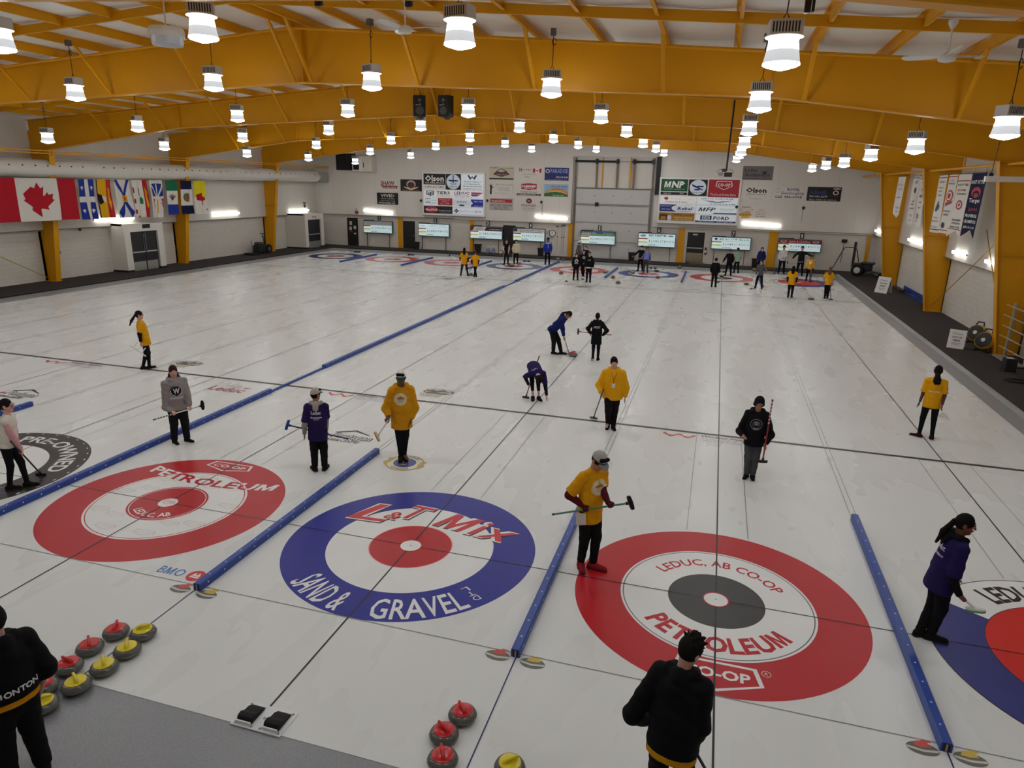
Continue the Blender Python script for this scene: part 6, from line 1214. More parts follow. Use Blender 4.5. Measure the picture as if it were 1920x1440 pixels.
def sample(G, P):
    D, lo, res = G; q = (P-lo)/res; n = np.array(D.shape); i = np.clip(np.floor(q).astype(int), 0, n-2); f = np.clip(q-i, 0, 1); out = 0
    for a in (0, 1):
        for b in (0, 1):
            for c in (0, 1):
                out = out+D[i[:, 0]+a, i[:, 1]+b, i[:, 2]+c]*(f[:, 0] if a else 1-f[:, 0])*(f[:, 1] if b else 1-f[:, 1])*(f[:, 2] if c else 1-f[:, 2])
    bad = ((q < 0) | (q > n-1)).any(1); return np.where(bad, .25, out)
def onto(G, P, dirn, lift=.004, reach=.35):
    """push flat points along dirn until they meet the surface"""
    P = np.asarray(P, float); d = nrm(dirn); hit = np.zeros(len(P)); done = np.zeros(len(P), bool); st = .006
    for k in range(int(reach/st)):
        s = sample(G, P+d*(k*st)); new = (s < .004) & ~done; hit[new] = k*st; done |= new
    if not done.any(): return P
    hit[~done] = np.median(hit[done]); return P+d*(hit[:, None]-lift)
def ik(a, c, l1, l2, hint):
    a, c = np.asarray(a, float), np.asarray(c, float); v = c-a; L = np.linalg.norm(v)
    if L > .999*(l1+l2): s = L/(.999*(l1+l2)); l1 *= s; l2 *= s
    d = v/L; x = (l1*l1-l2*l2+L*L)/(2*L); hgt = math.sqrt(max(0, l1*l1-x*x)); hv = np.asarray(hint, float); hv = hv-d*(hv@d); return a+d*x+nrm(hv)*hgt
def hand_prims(W, E, h, side, F, grip=None, open_=False, hd=None):
    """palm, four fingers and thumb from the wrist W; grip = (point, axis) of what is held"""
    u = h/1.7; P = []
    fr = .0088*u
    if grip is not None:
        g, a = np.asarray(grip[0], float), nrm(grip[1]); e1 = W-g; e1 = e1-a*(e1@a); e1 = nrm(e1) if np.linalg.norm(e1) > .01 else nrm(np.cross(a, F)); e2 = np.cross(a, e1)
        R = .016+fr; pc = g+e1*.03*u; P.append(cap(W, pc+e1*.012, .02*u, .024*u, .02)); P.append(cap(pc-a*.024*u, pc+a*.024*u, .017*u, .017*u, .015))
        for j in range(4):
            o = a*(j-1.5)*.0195*u; pts = [g+o+R*(math.cos(t)*e1+math.sin(t)*e2) for t in (-.3, .6, 1.6, 2.6, [3.3, 3.5, 3.4, 3.0][j])]
            for q in range(4): P.append(cap(pts[q], pts[q+1], fr*(1-.05*q), fr*(.95-.05*q), .004))
        pts = [pc-a*.03*u-e2*.008, g-a*.03*u+R*(math.cos(-1.1)*e1+math.sin(-1.1)*e2), g-a*.012*u+R*(math.cos(-2.0)*e1+math.sin(-2.0)*e2)]
        P.append(cap(pts[0], pts[1], .0105*u, .0098*u, .008)); P.append(cap(pts[1], pts[2], .0098*u, .0085*u, .004)); return P
    d = nrm(W-E) if hd is None else nrm(hd); pn = nrm(np.cross(d, F)*(-side)); pn = nrm(pn-d*(pn@d)); w = np.cross(pn, d)*1.0   # palm normal faces the thigh
    if w@F < 0: w = -w
    K = W+d*.085*u; P.append(cap(W+d*.005, W+d*.05*u, .022*u, .03*u, .015, pn, .55)); P.append(cap(W+d*.05*u, K, .033*u, .035*u, .015, pn, .45))
    L = [.066, .074, .070, .055]; spread = [.16, .05, -.05, -.16] if open_ else [.05, .015, -.015, -.05]; bend = .12 if open_ else .38
    for j in range(4):
        b = K+w*(1.5-j)*.0185*u-d*.006; f = nrm(d+w*spread[j]); m = b+f*L[j]*u*.45; f2 = nrm(f+pn*bend); m2 = m+f2*L[j]*u*.33; f3 = nrm(f+pn*bend*2.2)
        P += [cap(b, m, fr*1.05, fr, .004), cap(m, m2, fr, fr*.95, .003), cap(m2, m2+f3*L[j]*u*.26, fr*.95, fr*.8, .003)]
    b = W+d*.028*u+w*.022*u; m = b+nrm(d*.75+w*.75+pn*.15)*.04*u; P += [cap(b, m, .0115*u, .010*u, .01), cap(m, m+nrm(d+w*.2+pn*.25)*.034*u, .010*u, .0085*u, .004)]
    return P
SKINS = {'light': 'c99a86', 'pink': 'd0a295', 'brown': '6b4433', 'tan': 'a9765c', 'dark': '4a2d22'}
def skin(k): return mat('skin_'+k, SKINS[k], .5, var=.06, scale=20, spec=.35)
def person(lab, B, h, face=0, res=.011, **S):
    """B ground point; face: 0 looks at the camera, + turns to the viewer's right hand side; S: pose and clothes"""
    B = np.array([B[0], B[1], 0.]); t = thing('person', lab, 'person', B); n = CAM-B; n[2] = 0; n = nrm(n); r = np.array([-n[1], n[0], 0.]); fa = math.radians(face)
    F = n*math.cos(fa)+r*math.sin(fa); Lf = np.cross(UP, F)
    def J(v):
        if v[0] == 'p': return gplane(v[1], v[2], B+n*v[3], n)-B
        return Lf*v[1]*h+F*v[2]*h+UP*v[3]*h
    u = h/1.7; wd = S.get('wd', 1.0); far = S.get('far', False)
    aL = J(S['fl']) if 'fl' in S else Lf*.075*h; aR = J(S['fr']) if 'fr' in S else -Lf*.075*h
    liftL, liftR = S.get('liftl', 0), S.get('liftr', 0); aL = np.array([aL[0], aL[1], .05*h+liftL]); aR = np.array([aR[0], aR[1], .05*h+liftR])
    hx = S.get('hip', (0, 0, 0)); pel = (aL+aR)/2; pel[2] = 0; pel = pel+Lf*hx[0]*h+F*hx[1]*h+UP*(.525+hx[2])*h
    le, sl = math.radians(S.get('lean', 2)), math.radians(S.get('slean', 0)); T = nrm(UP*math.cos(le)*math.cos(sl)+F*math.sin(le)+Lf*math.sin(sl)*math.cos(le))
    tw = math.radians(S.get('twist', 0)); latc = Lf*math.cos(tw)+F*math.sin(tw); latc = nrm(latc-T*(latc@T)); fwd = np.cross(latc, T)
    neck = pel+T*.315*h; chest = pel+T*.225*h; waist = pel+T*.09*h
    sw = .097*wd**.5*h; shL = neck-T*.042*h+latc*sw; shR = neck-T*.042*h-latc*sw
    hipL, hipR = pel-T*.015*h+Lf*.05*h, pel-T*.015*h-Lf*.05*h
    tl, tr = math.radians(S.get('tl', 12)), math.radians(S.get('tr', -12)); rot = lambda v, a: np.array([v[0]*math.cos(a)-v[1]*math.sin(a), v[0]*math.sin(a)+v[1]*math.cos(a), 0])
    dL, dR = rot(F, tl), rot(F, tr); lg = lambda a, b: .245*h if np.linalg.norm(a-b) < .43*h else np.linalg.norm(a-b)/2*1.006; kL = ik(hipL, aL, lg(hipL, aL), lg(hipL, aL), F*.85+dL*.15); kR = ik(hipR, aR, lg(hipR, aR), lg(hipR, aR), F*.85+dR*.15)
    wL = J(S['wl']) if 'wl' in S else shL+(-UP*.30+F*.03)*h+latc*.035*h; wR = J(S['wr']) if 'wr' in S else shR+(-UP*.30+F*.03)*h-latc*.035*h
    eL = J(S['el']) if 'el' in S else ik(shL, wL, .165*h, .15*h, -F*.7+Lf*.5-UP*.2); eR = J(S['er']) if 'er' in S else ik(shR, wR, .165*h, .15*h, -F*.7-Lf*.5-UP*.2)
    hp, hy, ht = [math.radians(S.get(k, 0)) for k in ('hp', 'hy', 'ht')]
    hf = rot(nrm(F*math.cos(tw)-Lf*math.sin(tw)*0), hy); hl = np.cross(UP, hf); hu = UP*math.cos(hp)-hf*math.sin(-hp)*1.0 if False else nrm(UP*math.cos(hp)+hf*math.sin(hp)); hF = np.cross(hl, hu); hu = nrm(hu+hl*math.sin(ht)); hl = np.cross(hu, hF)
    nt = nrm(T*.5+hu*.5); hc = neck+nt*.036*h+hu*.066*h
    if 'head' in S: hc = J(S['head'])
    RH = np.array([hl, hF, hu]); hr = np.array([.0455, .057, .068])*h*S.get('hs', 1.0)
    sk = skin(S.get('skin', 'light')); wr_ = S.get('res', res)
    hd = lambda *a: hc+hl*a[0]*h+hF*a[1]*h+hu*a[2]*h
    gl, gr = S.get('gripl'), S.get('gripr')
    # ---- body
    body = [cap(pel-T*.02*h, waist, .074*h*wd, .068*h*wd, .03, fwd, .72), cap(waist, chest, .068*h*wd, .078*h*wd, .05, fwd, .7), cap(chest, neck-T*.03*h, .078*h*wd, .05*h, .05, fwd, .7), cap(neck-T*.02*h, shL, .034*h, .028*h, .03), cap(neck-T*.02*h, shR, .034*h, .028*h, .03), cap(neck-T*.02*h, hd(0, -.012, -.035), .033*h, .03*h, .02)]
    for a, k, hp_, d in ((aL, kL, hipL, dL), (aR, kR, hipR, dR)): body += [cap(hp_, k, .044*h, .026*h, .02), cap(k, a, .026*h, .018*h, .015), cap(k+(a-k)*.15-d*.006*h, k+(a-k)*.5-d*.006*h, .022*h, .018*h, .015), cap(a-UP*.022*h-d*.02*h, a-UP*.03*h+d*.085*h, .022*h, .018*h, .02)]
    for s, e, w in ((shL, eL, wL), (shR, eR, wR)): body += [cap(s, e, .03*h, .024*h, .03), cap(e, w, .0235*h, .0155*h, .015)]
    head = [ell(hc+hu*.008*h-hF*.004*h, RH, hr*[1, 1, .93], .01), cap(hd(0, .016, -.03), hd(0, .03, -.05), .032*h, .02*h, .025), cap(hd(.018, .01, -.03), hd(.004, .036, -.052), .022*h, .013*h, .02), cap(hd(-.018, .01, -.03), hd(-.004, .036, -.052), .022*h, .013*h, .02)]
    if not far:
        head += [cap(hd(0, .056, .012), hd(0, .067, -.012), .0045*h, .0075*h, .008), cap(hd(-.016, .052, .018), hd(.016, .052, .018), .0055*h, .0055*h, .012), cap(hd(.011, .06, -.0135), hd(-.011, .06, -.0135), .0045*h, .0045*h, .006), cap(hd(.012, .054, -.0315), hd(-.012, .054, -.0315), .0055*h, .0055*h, .006),
                 ell(hd(.021, .06, .006), RH, np.array([.009, .008, .0065])*h, .01, True), ell(hd(-.021, .06, .006), RH, np.array([.009, .008, .0065])*h, .01, True)]
    for s in (1, -1): head.append(ell(hd(s*.0475, -.006, -.002), RH, np.array([.006, .013, .02])*h, .006))
    hands = hand_prims(wL, eL, h, 1, F, gl, S.get('openl', False), S.get('hdl'))+hand_prims(wR, eR, h, -1, F, gr, S.get('openr', False), S.get('hdr'))
    if far:
        V, Q = nets(sdf(body+head, .017)); 
        for hp2, w in ((hands[:len(hands)//2], wL), (hands[len(hands)//2:], wR)):
            v2, q2 = nets(sdf(hp2, .009)); Q = np.concatenate([Q, q2+len(V)]); V = np.concatenate([V, v2])
    else: V, Q = nets(sdf(body+head+hands, min(wr_, .0085)))
    mesh_from('body', V, Q, sk, t, smooth=True)
    if not far:
        EW, EB = paint('d8d2cc', .3), paint('1c1512', .3)
        for s in (1, -1):
            g = MB(); c = hd(s*.0205, .0515, .006); g.lathe([(0, -.0001), (.0085*h, .001), (.0, .0045*h)], c, 12, ax=(hl, hu, hF)); o = g.build('eye', EW, t, smooth=True)
            g = MB(); g.lathe([(0.0001, 0), (.0042*h, .0005), (.0, .002*h)], c+hF*.0042*h, 10, ax=(hl, hu, hF)); g.build('iris', EB, o)
            g = MB(); g.tube([hd(s*.012, .0585, .0205), hd(s*.022, .0575, .0225), hd(s*.031, .051, .019)], [.0022*h, .0028*h, .0015*h], 6); g.build('eyebrow', paint(S.get('hairc', '1c1412'), .7), t)
        g = MB(); g.tube([hd(-.0145, .0545, -.031), hd(-.005, .0605, -.0305), hd(.005, .0605, -.0305), hd(.0145, .0545, -.031)], [.0018*h, .0036*h, .0036*h, .0018*h], 6); g.build('lips', mat('lips_'+S.get('skin', 'light'), {'brown': '5a2f28', 'dark': '40231d'}.get(S.get('skin'), 'a5605c'), .45), t)
    # ---- trousers
    lo_ = S.get('leg', .012)*u; P = [cap(pel-T*.03*h, waist+T*.01*h, .078*h*wd+.004, .072*h*wd+.004, .04, F, .76)]
    for a, k, hp_ in ((aL, kL, hipL), (aR, kR, hipR)): P += [cap(hp_, k, .053*h*wd**.5+lo_*.6, .035*h+lo_, .03), cap(k, a+nrm(a-k)*S.get('cuff', .0)*h, .035*h+lo_, .023*h+lo_*S.get('flare', 1.0), .02, end=True)]
    pm = S.get('pants', '15141a'); G = sdf(P, .017 if far else wr_, wrinkle=.0022 if lo_ > .008 else .001, seed=B[0]*3); V, Q = nets(G); mesh_from(S.get('pname', 'trousers'), V, Q, fabric(pm), t, smooth=True)
    # ---- shoes
    for a, d, k in ((aL, dL, kL), (aR, dR, kR)):
        pit = S.get('pitch', {}).get('l' if a is aL else 'r', 0); d2 = nrm(d*math.cos(pit)-UP*math.sin(pit)); up2 = nrm(UP*math.cos(pit)+d*math.sin(pit)); c = a-UP*.05*h
        if pit: c = c-d*.02*h
        z = lambda x, q: c+d2*x*h+up2*q*h
        P = [cap(z(-.022, .024), z(.02, .024), .026*h, .027*h, .02), cap(z(.02, .022), z(.095, .017), .027*h, .022*h, .02), cap(a+UP*.004*h, z(.0, .03), .026*h, .027*h, .03)]
        V, Q = nets(sdf(P, .014 if far else .009, clips=[(z(0, .008), -up2), (a+UP*.012*h, UP)])); o = mesh_from('shoe', V, Q, fabric(S.get('shoes', '121113')), t, smooth=True)
        P = [cap(z(-.024, .004), z(.025, .004), .028*h, .028*h, .02), cap(z(.025, .004), z(.098, .004), .028*h, .023*h, .02)]
        V, Q = nets(sdf(P, .012 if far else .007, clips=[(z(0, .0), -up2), (z(0, .0125), up2)])); mesh_from('sole', V, Q, paint(S.get('sole', '1d1c1e'), .6), o, smooth=True)
    # ---- top
    lt = S.get('loose', .022)*u; hem = S.get('hem', .06); sl_ = S.get('sleeve', 'long')
    hw_ = (.097*wd**.6*h+lt*.75); P = [cap(pel-T*hem*h, waist, hw_, .086*h*wd**.8+lt*.9, .04, fwd, .80, False), cap(waist, chest, .086*h*wd**.8+lt*.9, .088*h*wd**.7+lt*.7, .05, fwd, .76), cap(chest, neck-T*.06*h, .088*h*wd**.7+lt*.7, .06*h+lt*.3, .04, fwd, .74), cap(neck-T*.025*h, shL, .04*h+lt*.2, .03*h+lt*.45, .03), cap(neck-T*.025*h, shR, .04*h+lt*.2, .03*h+lt*.45, .03)]
    for s, e, w in ((shL, eL, wL), (shR, eR, wR)):
        if sl_ == 'long': ce = e+(w-e)*(.97); P += [cap(s, e, .031*h+lt*.55, .029*h+lt*.65, .03), cap(e, ce, .03*h+lt*.7, .021*h+lt*S.get('cuffw', .45), .03, end=True)]
        elif sl_ == 'short': P += [cap(s, s+(e-s)*.86, .031*h+lt*.55, .033*h+lt*.7, .03, end=True)]
    if S.get('hood'):
        nb = neck+T*.01*h; q = [nb+latc*.05*h+fwd*.035*h-T*.01*h, nb+latc*.058*h-fwd*.02*h, nb-fwd*.068*h-T*.005*h, nb-latc*.058*h-fwd*.02*h, nb-latc*.05*h+fwd*.035*h-T*.01*h]
        for a, b in zip(q[:-1], q[1:]): P.append(cap(a, b, .024*h, .024*h, .025))
        P.append(cap(nb-fwd*.06*h, nb-fwd*.075*h-T*.06*h, .035*h, .04*h, .04, fwd, .6))
    clips = [(pel-T*(hem+.0)*h, -T)]
    P.append(ell(neck+T*.045*h+fwd*.012*h, np.array([latc, fwd, T]), np.array([.04, .042, .05])*h, .01, True))
    G = sdf(P, .017 if far else wr_, clips, S.get('crease', .0035), B[1]*2); V, Q = nets(G); TC = S.get('top', 'd79a12'); tm = fabric(TC)
    top = mesh_from(S.get('tname', 'hoodie' if S.get('hood') else 'shirt'), V, Q, tm, t, smooth=True)
    if S.get('under'):
        for s, e, w in ((shL, eL, wL), (shR, eR, wR)):
            P = [cap(s+(e-s)*.5, e, .03*h+.010*u, .027*h+.010*u, .03), cap(e, e+(w-e)*.97, .027*h+.010*u, .0195*h+.006*u, .02, end=True)]
            V, Q = nets(sdf(P, .015 if far else wr_, wrinkle=.002, seed=3)); mesh_from('sleeve', V, Q, fabric(S['under']), t, smooth=True)
    if S.get('collar'):   # hood or collar of another colour on a shirt
        nb = neck+T*.012*h; q = [nb+latc*.045*h+fwd*.03*h-T*.012*h, nb+latc*.056*h-fwd*.02*h, nb-fwd*.066*h-T*.015*h, nb-latc*.056*h-fwd*.02*h, nb-latc*.045*h+fwd*.03*h-T*.012*h]
        P = [cap(a, b, .022*h, .022*h, .02) for a, b in zip(q[:-1], q[1:])]+[cap(nb-fwd*.06*h, nb-fwd*.085*h-T*.055*h, .03*h, .034*h, .03, fwd, .55)]
        V, Q = nets(sdf(P, .014 if far else wr_)); mesh_from('hood', V, Q, fabric(S['collar']), t, smooth=True)
    if S.get('tail'):     # shirt hem showing under the top
        P = [cap(pel-T*(hem+.035)*h, pel, hw_*.97, hw_*.95, .05, fwd, .80)]; V, Q = nets(sdf(P, .016 if far else wr_, [(pel-T*(hem+.035)*h, -T), (pel-T*(hem-.02)*h, T)])); mesh_from('shirt_tail', V, Q, fabric(S['tail']), t, smooth=True)
    if S.get('gloves'):
        for hp2, w, e in ((hands[:len(hands)//2], wL, eL), (hands[len(hands)//2:], wR, eR)):
            Q2 = [dict(p, ra=p['ra']+.002, rb=p['rb']+.002) for p in hp2]+[cap(w-nrm(w-e)*.03, w+nrm(w-e)*.02, .021*h, .021*h, .01)]; V, Q = nets(sdf(Q2, .007)); mesh_from('glove', V, Q, fabric(S['gloves']), t, smooth=True)
    # ---- printing on the clothes: (side, height along the torso, across, [(kind, ...)])
    def printed(side, hv, ac, els):
        sg = 1 if side == 'f' else -1; o = pel+T*hv*h+latc*ac*h+fwd*sg*.3; du = latc*(sg); k = 0
        for kind, V2, F2, col in els:
            V3, T3 = subdiv2d(np.asarray(V2, float), tris(F2) if not isinstance(F2, np.ndarray) else F2, .03); Vu, inv = np.unique(np.round(V3, 5), axis=0, return_inverse=True); T3 = inv.reshape(-1)[T3.ravel()].reshape(-1, 3)
            Pp = onto(G, o+np.outer(Vu[:, 0], du)+np.outer(Vu[:, 1], T), -fwd*sg, .004+.0015*k); k += 1; mesh_from(kind, Pp, T3, fabric(col), top)
    for pr in S.get('prints', ()): printed(*pr)
    # ---- hair, caps
    HC = fabric(S.get('hairc', '1c1412')); st = S.get('hair', 'short'); hres = .014 if far else .0085
    face_cut = [ell(hd(0, .062, -.03), RH, np.array([.040, .05, .052])*h, .01, True)]
    cut_low = [(hd(0, 0, -.045), -hu)]
    if st == 'short': P = [ell(hd(0, -.007, .017), RH, hr*[1.09, 1.06, .98], .02), cap(hd(-.03, .04, .055), hd(.03, .04, .055), .016*h, .016*h, .02)]
    elif st == 'messy':
        P = [ell(hd(0, -.006, .016), RH, hr*[1.15, 1.1, 1.0], .02)]; rr = random.Random(int(B[0]*100))
        for _ in range(26):
            a, b = rr.uniform(0, 2*PI), rr.uniform(.15, 1.2); d = hl*math.cos(a)*math.sin(b)+hF*math.sin(a)*math.sin(b)+hu*math.cos(b); c0 = hc+hu*.016*h+d*.05*h; P.append(cap(c0, c0+nrm(d+hl*rr.uniform(-.5, .5)+hF*rr.uniform(-.4, .6))*.03*h, .012*h, .005*h, .012))
    elif st == 'bob': P = [ell(hd(0, -.008, .012), RH, hr*[1.24, 1.16, 1.06], .02), cap(hd(-.045, -.01, -.02), hd(.045, -.01, -.02), .02*h, .02*h, .03)]
    else: P = [ell(hd(0, -.008, .014), RH, hr*[1.08, 1.06, .99], .02)]
    tails = []
    if st == 'long': tails = [cap(hd(-.02, -.05, -.02), hd(-.02, -.065, -.13), .035*h, .03*h, .03), cap(hd(.02, -.05, -.02), hd(.02, -.065, -.13), .035*h, .03*h, .03), cap(hd(0, -.055, -.02), hd(0, -.07, -.16), .035*h, .022*h, .03)]
    if st == 'pony': b = hd(0, -.062, .0); q = S.get('ponyto'); e = J(q) if q else hd(0, -.1, -.14); tails = [cap(b, (b+e)/2-hF*.012*h, .019*h, .022*h, .015), cap((b+e)/2-hF*.012*h, e, .022*h, .008*h, .015)]
    if st == 'curly': e = hd(0, -.075, -.15); tails = [cap(hd(0, -.055, -.03), hd(0, -.07, -.07), .026*h, .034*h, .02)]+[cap(hd(math.sin(k*2.4)*.026, -.078, -.08-.012*k), hd(math.sin(k*2.4+1)*.03, -.082, -.09-.012*k), .024*h, .02*h, .015) for k in range(6)]
    if st == 'braids': tails = [cap(hd(s*.047, -.005, -.03), hd(s*.055, .0, -.075), .013*h, .013*h, .01) for s in (1, -1)]+[cap(hd(s*.055, 0, -.075), hd(s*.05, .02, -.12), .013*h, .009*h, .01) for s in (1, -1)]
    V, Q = nets(sdf(P+face_cut, hres, clips=cut_low, wrinkle=.0015, seed=1))
    if tails and st != 'braids': v2, q2 = nets(sdf(tails, hres, wrinkle=.002, seed=2)); Q = np.concatenate([Q, q2+len(V)]); V = np.concatenate([V, v2])
    if not S.get('nohair'): mesh_from('hair', V, Q, HC, t, smooth=True)
    if st == 'braids':
        for s in (0, 1): v2, q2 = nets(sdf(tails[s::2], hres)); mesh_from('braid', v2, q2, HC, t, smooth=True)
    if S.get('cap'):
        c1, c2 = S['cap']; fwdc = S.get('capdir', 1); P = [ell(hd(0, -.004, .012), RH, hr*[1.17, 1.14, 1.12], .01)]; V, Q = nets(sdf(P, hres, clips=[(hd(0, 0, .024), -nrm(hu-hF*.12*fwdc))])); o = mesh_from('cap', V, Q, fabric(c1), t, smooth=True)
        q = nrm(hF*fwdc+hu*-.22+hl*S.get('capturn', 0)); c = hd(0, 0, .032)+q*.056*h; ww = np.cross(q, hu); uu = np.cross(ww, q)
        V, Q = nets(sdf([ell(c, np.array([ww, q, uu]), np.array([.043, .05, .006])*h, .005)], .008, clips=[(hd(0, 0, 0)+q*.03*h, -q)])); mesh_from('brim', V, Q, fabric(c2), o, smooth=True)
        if S.get('capmark'): p0 = hd(0, .0, .055)+hF*.12*h; v, f = txt('B', .03*u, None, .03); Gc = sdf(P, .008); mesh_from('cap_emblem', onto(Gc, p0+np.outer(v[:, 0], -hl*-1)+np.outer(v[:, 1], hu), -hF, .003), f, paint('1c2420', .6), o)
        if S.get('capband'): V, Q = nets(sdf([ell(hd(0, -.004, .012), RH, hr*[1.185, 1.155, 1.13], .01)], hres, clips=[(hd(0, 0, .02), -hu), (hd(0, 0, .036), hu), (hd(0, .0, 0), -hF)])); mesh_from('cap_band', V, Q, fabric(S['capband']), o, smooth=True)
    if S.get('toque'): V, Q = nets(sdf([ell(hd(0, -.004, .016), RH, hr*[1.2, 1.16, 1.16], .01)], hres, clips=[(hd(0, 0, .008), -nrm(hu-hF*.25))])); mesh_from('knit_hat', V, Q, fabric(S['toque']), t, smooth=True)
    if S.get('glasses'):
        g = MB(); 
        for s in (1, -1): g.tube([hd(s*.021+.0125*math.cos(a), .062, .005+.009*math.sin(a)) for a in np.linspace(0, 2*PI, 12, endpoint=False)], .0016*h, 5, closed=True); g.tube([hd(s*.034, .061, .008), hd(s*.047, .0, .008)], .0014*h, 5)
        g.tube([hd(-.009, .063, .007), hd(.009, .063, .007)], .0014*h, 5); g.build('glasses', paint('2a1216', .3), t)
    if S.get('lanyard'):
        P0 = [neck+latc*.04*h, chest+latc*.015*h+fwd*.3, chest-T*.05*h+fwd*.3]; o = pel+T*.17*h+fwd*.3
        g = MB(); 
        for s in (1, -1): pts = onto(G, np.array([pel+T*(.30-.1*k/8)*h+latc*s*(.035*(1-k/8))*h+fwd*.3 for k in range(9)]), -fwd, .004); g.tube(list(pts), .004, 5)
        pts = onto(G, np.array([pel+T*(.20-.045*k/4)*h+fwd*.3 for k in range(5)]), -fwd, .004); g.tube(list(pts), .004, 5); g.build('lanyard', paint('40151c', .6), t)
        c = pts[-1]+fwd*.006; MB().obox(c-T*.045, (latc, T, fwd), (.036, .046, .003)).build('name_card', paint('dcd5d0', .5), t, bevel=.004)
    return dict(t=t, B=B, n=n, r=r, F=F, Lf=Lf, T=T, wL=wL+B, wR=wR+B, J=lambda v: J(v)+B, G=G, fwd=fwd, lat=latc, pel=pel+B, hc=hc+B, hF=hF)
# ------------------------------------------------------------------ brooms
def broom(lab, a, b, hc='151515', head='1a1a1a', pad='3a3a3a', axis=None, rings=None, hr=.0135, hw=.1, grip=None, nrmv=None):
    """handle from the free end a to the head end b"""
    a, b = np.asarray(a, float), np.asarray(b, float); d = nrm(b-a); t = thing('curling_broom', lab, 'curling broom', a)
    g = MB(); g.tube([(0, 0, 0), b-a], hr, 10); g.build('handle', mat('broom_'+hc, hc, .3, spec=.5), t, smooth=True)
    if rings:
        for k in range(7): q0, q1 = (b-a)*(.03+.055*k), (b-a)*(.055+.055*k); g = MB(); g.tube([q0, q1], hr+.0015, 10); g.build('grip_ring', paint(rings, .4), t)
    g = MB(); g.tube([-d*.01, d*.02], hr+.002, 10); g.build('end_cap', BLK, t)
    x = nrm(axis if axis is not None else np.cross(d, UP)); nv = nrm(nrmv) if nrmv is not None else d; x = nrm(x-nv*(x@nv)); y = np.cross(nv, x); e = b-a
    ring = lambda w, q, z: [e+nv*z+x*(w*math.cos(s)*(1.0))+y*(q*math.sin(s)) for s in np.linspace(0, 2*PI, 20, endpoint=False)]
    def slab(z0, z1, w, q):
        V = ring(w*.94, q*.9, z0)+ring(w, q, z0+(z1-z0)*.25)+ring(w, q, z0+(z1-z0)*.75)+ring(w*.94, q*.9, z1); F = [tuple(range(19, -1, -1)), tuple(range(60, 80))]
        for k in range(3): F += [(k*20+i, k*20+(i+1) % 20, (k+1)*20+(i+1) % 20, (k+1)*20+i) for i in range(20)]
        return MB().add(V, F)
    slab(-.012, .014, hw, .03).build('broom_head', mat('broomhead_'+head, head, .4), t, smooth=True); slab(.014, .034, hw*.98, .034).build('pad', fabric(pad), t, smooth=True)
    g = MB(); g.lathe([(.026, -.05), (.02, -.02), (.024, -.005)], e, 12, ax=(x, np.cross(d, x), d)); g.build('ferrule', mat('broomhead_'+head, head, .4), t, smooth=True)
    return t
# ------------------------------------------------------------------ the players, nearest ones first
Y1, BKH, PUR2 = 'd8980f', '131214', '2a1c52'
def T_(s, h, w=None, dy=0, bold=.02, dx=0): V, F = txt(s, h, w, bold); return V+[dx, dy], F
def disc(r, n=32, dx=0, dy=0): t = np.linspace(0, 2*PI, n, endpoint=False); return np.column_stack([np.cos(t)*r+dx, np.sin(t)*r+dy]), [tuple(range(n))]
def ringp(r0, r1, n=32): return ring2(r0, r1, n)
def badge(c1, c2, R=.105): return [('round_print',)+disc(R)+(c1,), ('print_ring',)+ringp(R*.86, R*.9)+(c2,), ('lettering',)+T_('CURLING', R*.22, R*1.1, -R*.12)+(c2,), ('wave_print', np.array([(-R*.6, R*.1), (0, R*.45), (R*.6, R*.15), (R*.5, R*.3), (0, R*.6), (-R*.6, R*.25)]), [(0, 1, 2, 3, 4, 5)], c2), ('lettering',)+T_('YOUTH', R*.18, R*.8, -R*.5)+(c2,)]
def W3(*p): return np.array(p, float)
# girl in a white quilted vest (partly out of frame)
hb = gz(76, 888, .03)
def hold(B, px, py, d):
    B = np.array([B[0], B[1], 0.]); n = CAM-B; n[2] = 0; n = nrm(n); return gplane(px, py, B+n*d, n)
B = gz(36, 915); hn = hold(B, 40, 849, .12); ax = nrm(hb-hn)
q = person('person in a white quilted vest over pink sleeves pushing a broom beside the black rings', B, 1.56, 68, top='d9d3c6', tname='vest', sleeve='none', under='cf9ca0', pants='131216', pname='leggings', leg=.002, hem=.03, loose=.032, skin='pink', hair='pony', hairc='1d1513', fr=('p', 20, 919, 0), fl=('p', 52, 911, 0), tl=0, tr=0,
           wr=('p', 39, 843, .12), wl=('p', 33, 832, -.1), gripr=(hn-[B[0], B[1], 0], ax), lean=10, hip=(0, -.03, 0), glasses=True, shoes='17110f')
broom('dark broom pushed by the person in the white vest', hn-ax*.42, hb, '3b2526', '141314', '141314', axis=(1, .25, 0), nrmv=(0, 0, -1))
# yellow T-shirt girl with a stabiliser, by the thick line
B = gz(272, 692); q = person('person with a ponytail in a yellow T-shirt standing on the thick line', B, 1.6, 100, top=Y1, sleeve='short', under='111014', pants='111014', pname='leggings', leg=.003, hem=.10, loose=.026, hair='pony', hairc='1c1312', ponyto=('p', 243, 611, .0), fr=('p', 269, 693, 0), fl=('p', 280, 688, 0), tl=15, tr=-10, wr=('p', 264, 641, .14), wl=('p', 273, 637, -.12), lean=-6, hip=(0, .03, 0), hy=-12, skin='light', prints=[('f', .16, 0, badge('e3d9c4', 'b98a2a', .09))])
def bar3(nm, lab, segs, c, r=.014):
    o = segs[0][0]; t = thing(nm, lab, 'delivery aid', o); P = mat('pvc_white', c, .35)
    for a, b in segs: g = MB(); g.tube([a-o, b-o], r, 8); g.build('tube', P, t, smooth=True)
    return t
H_ = lambda px, py, d: hold(B, px, py, d)
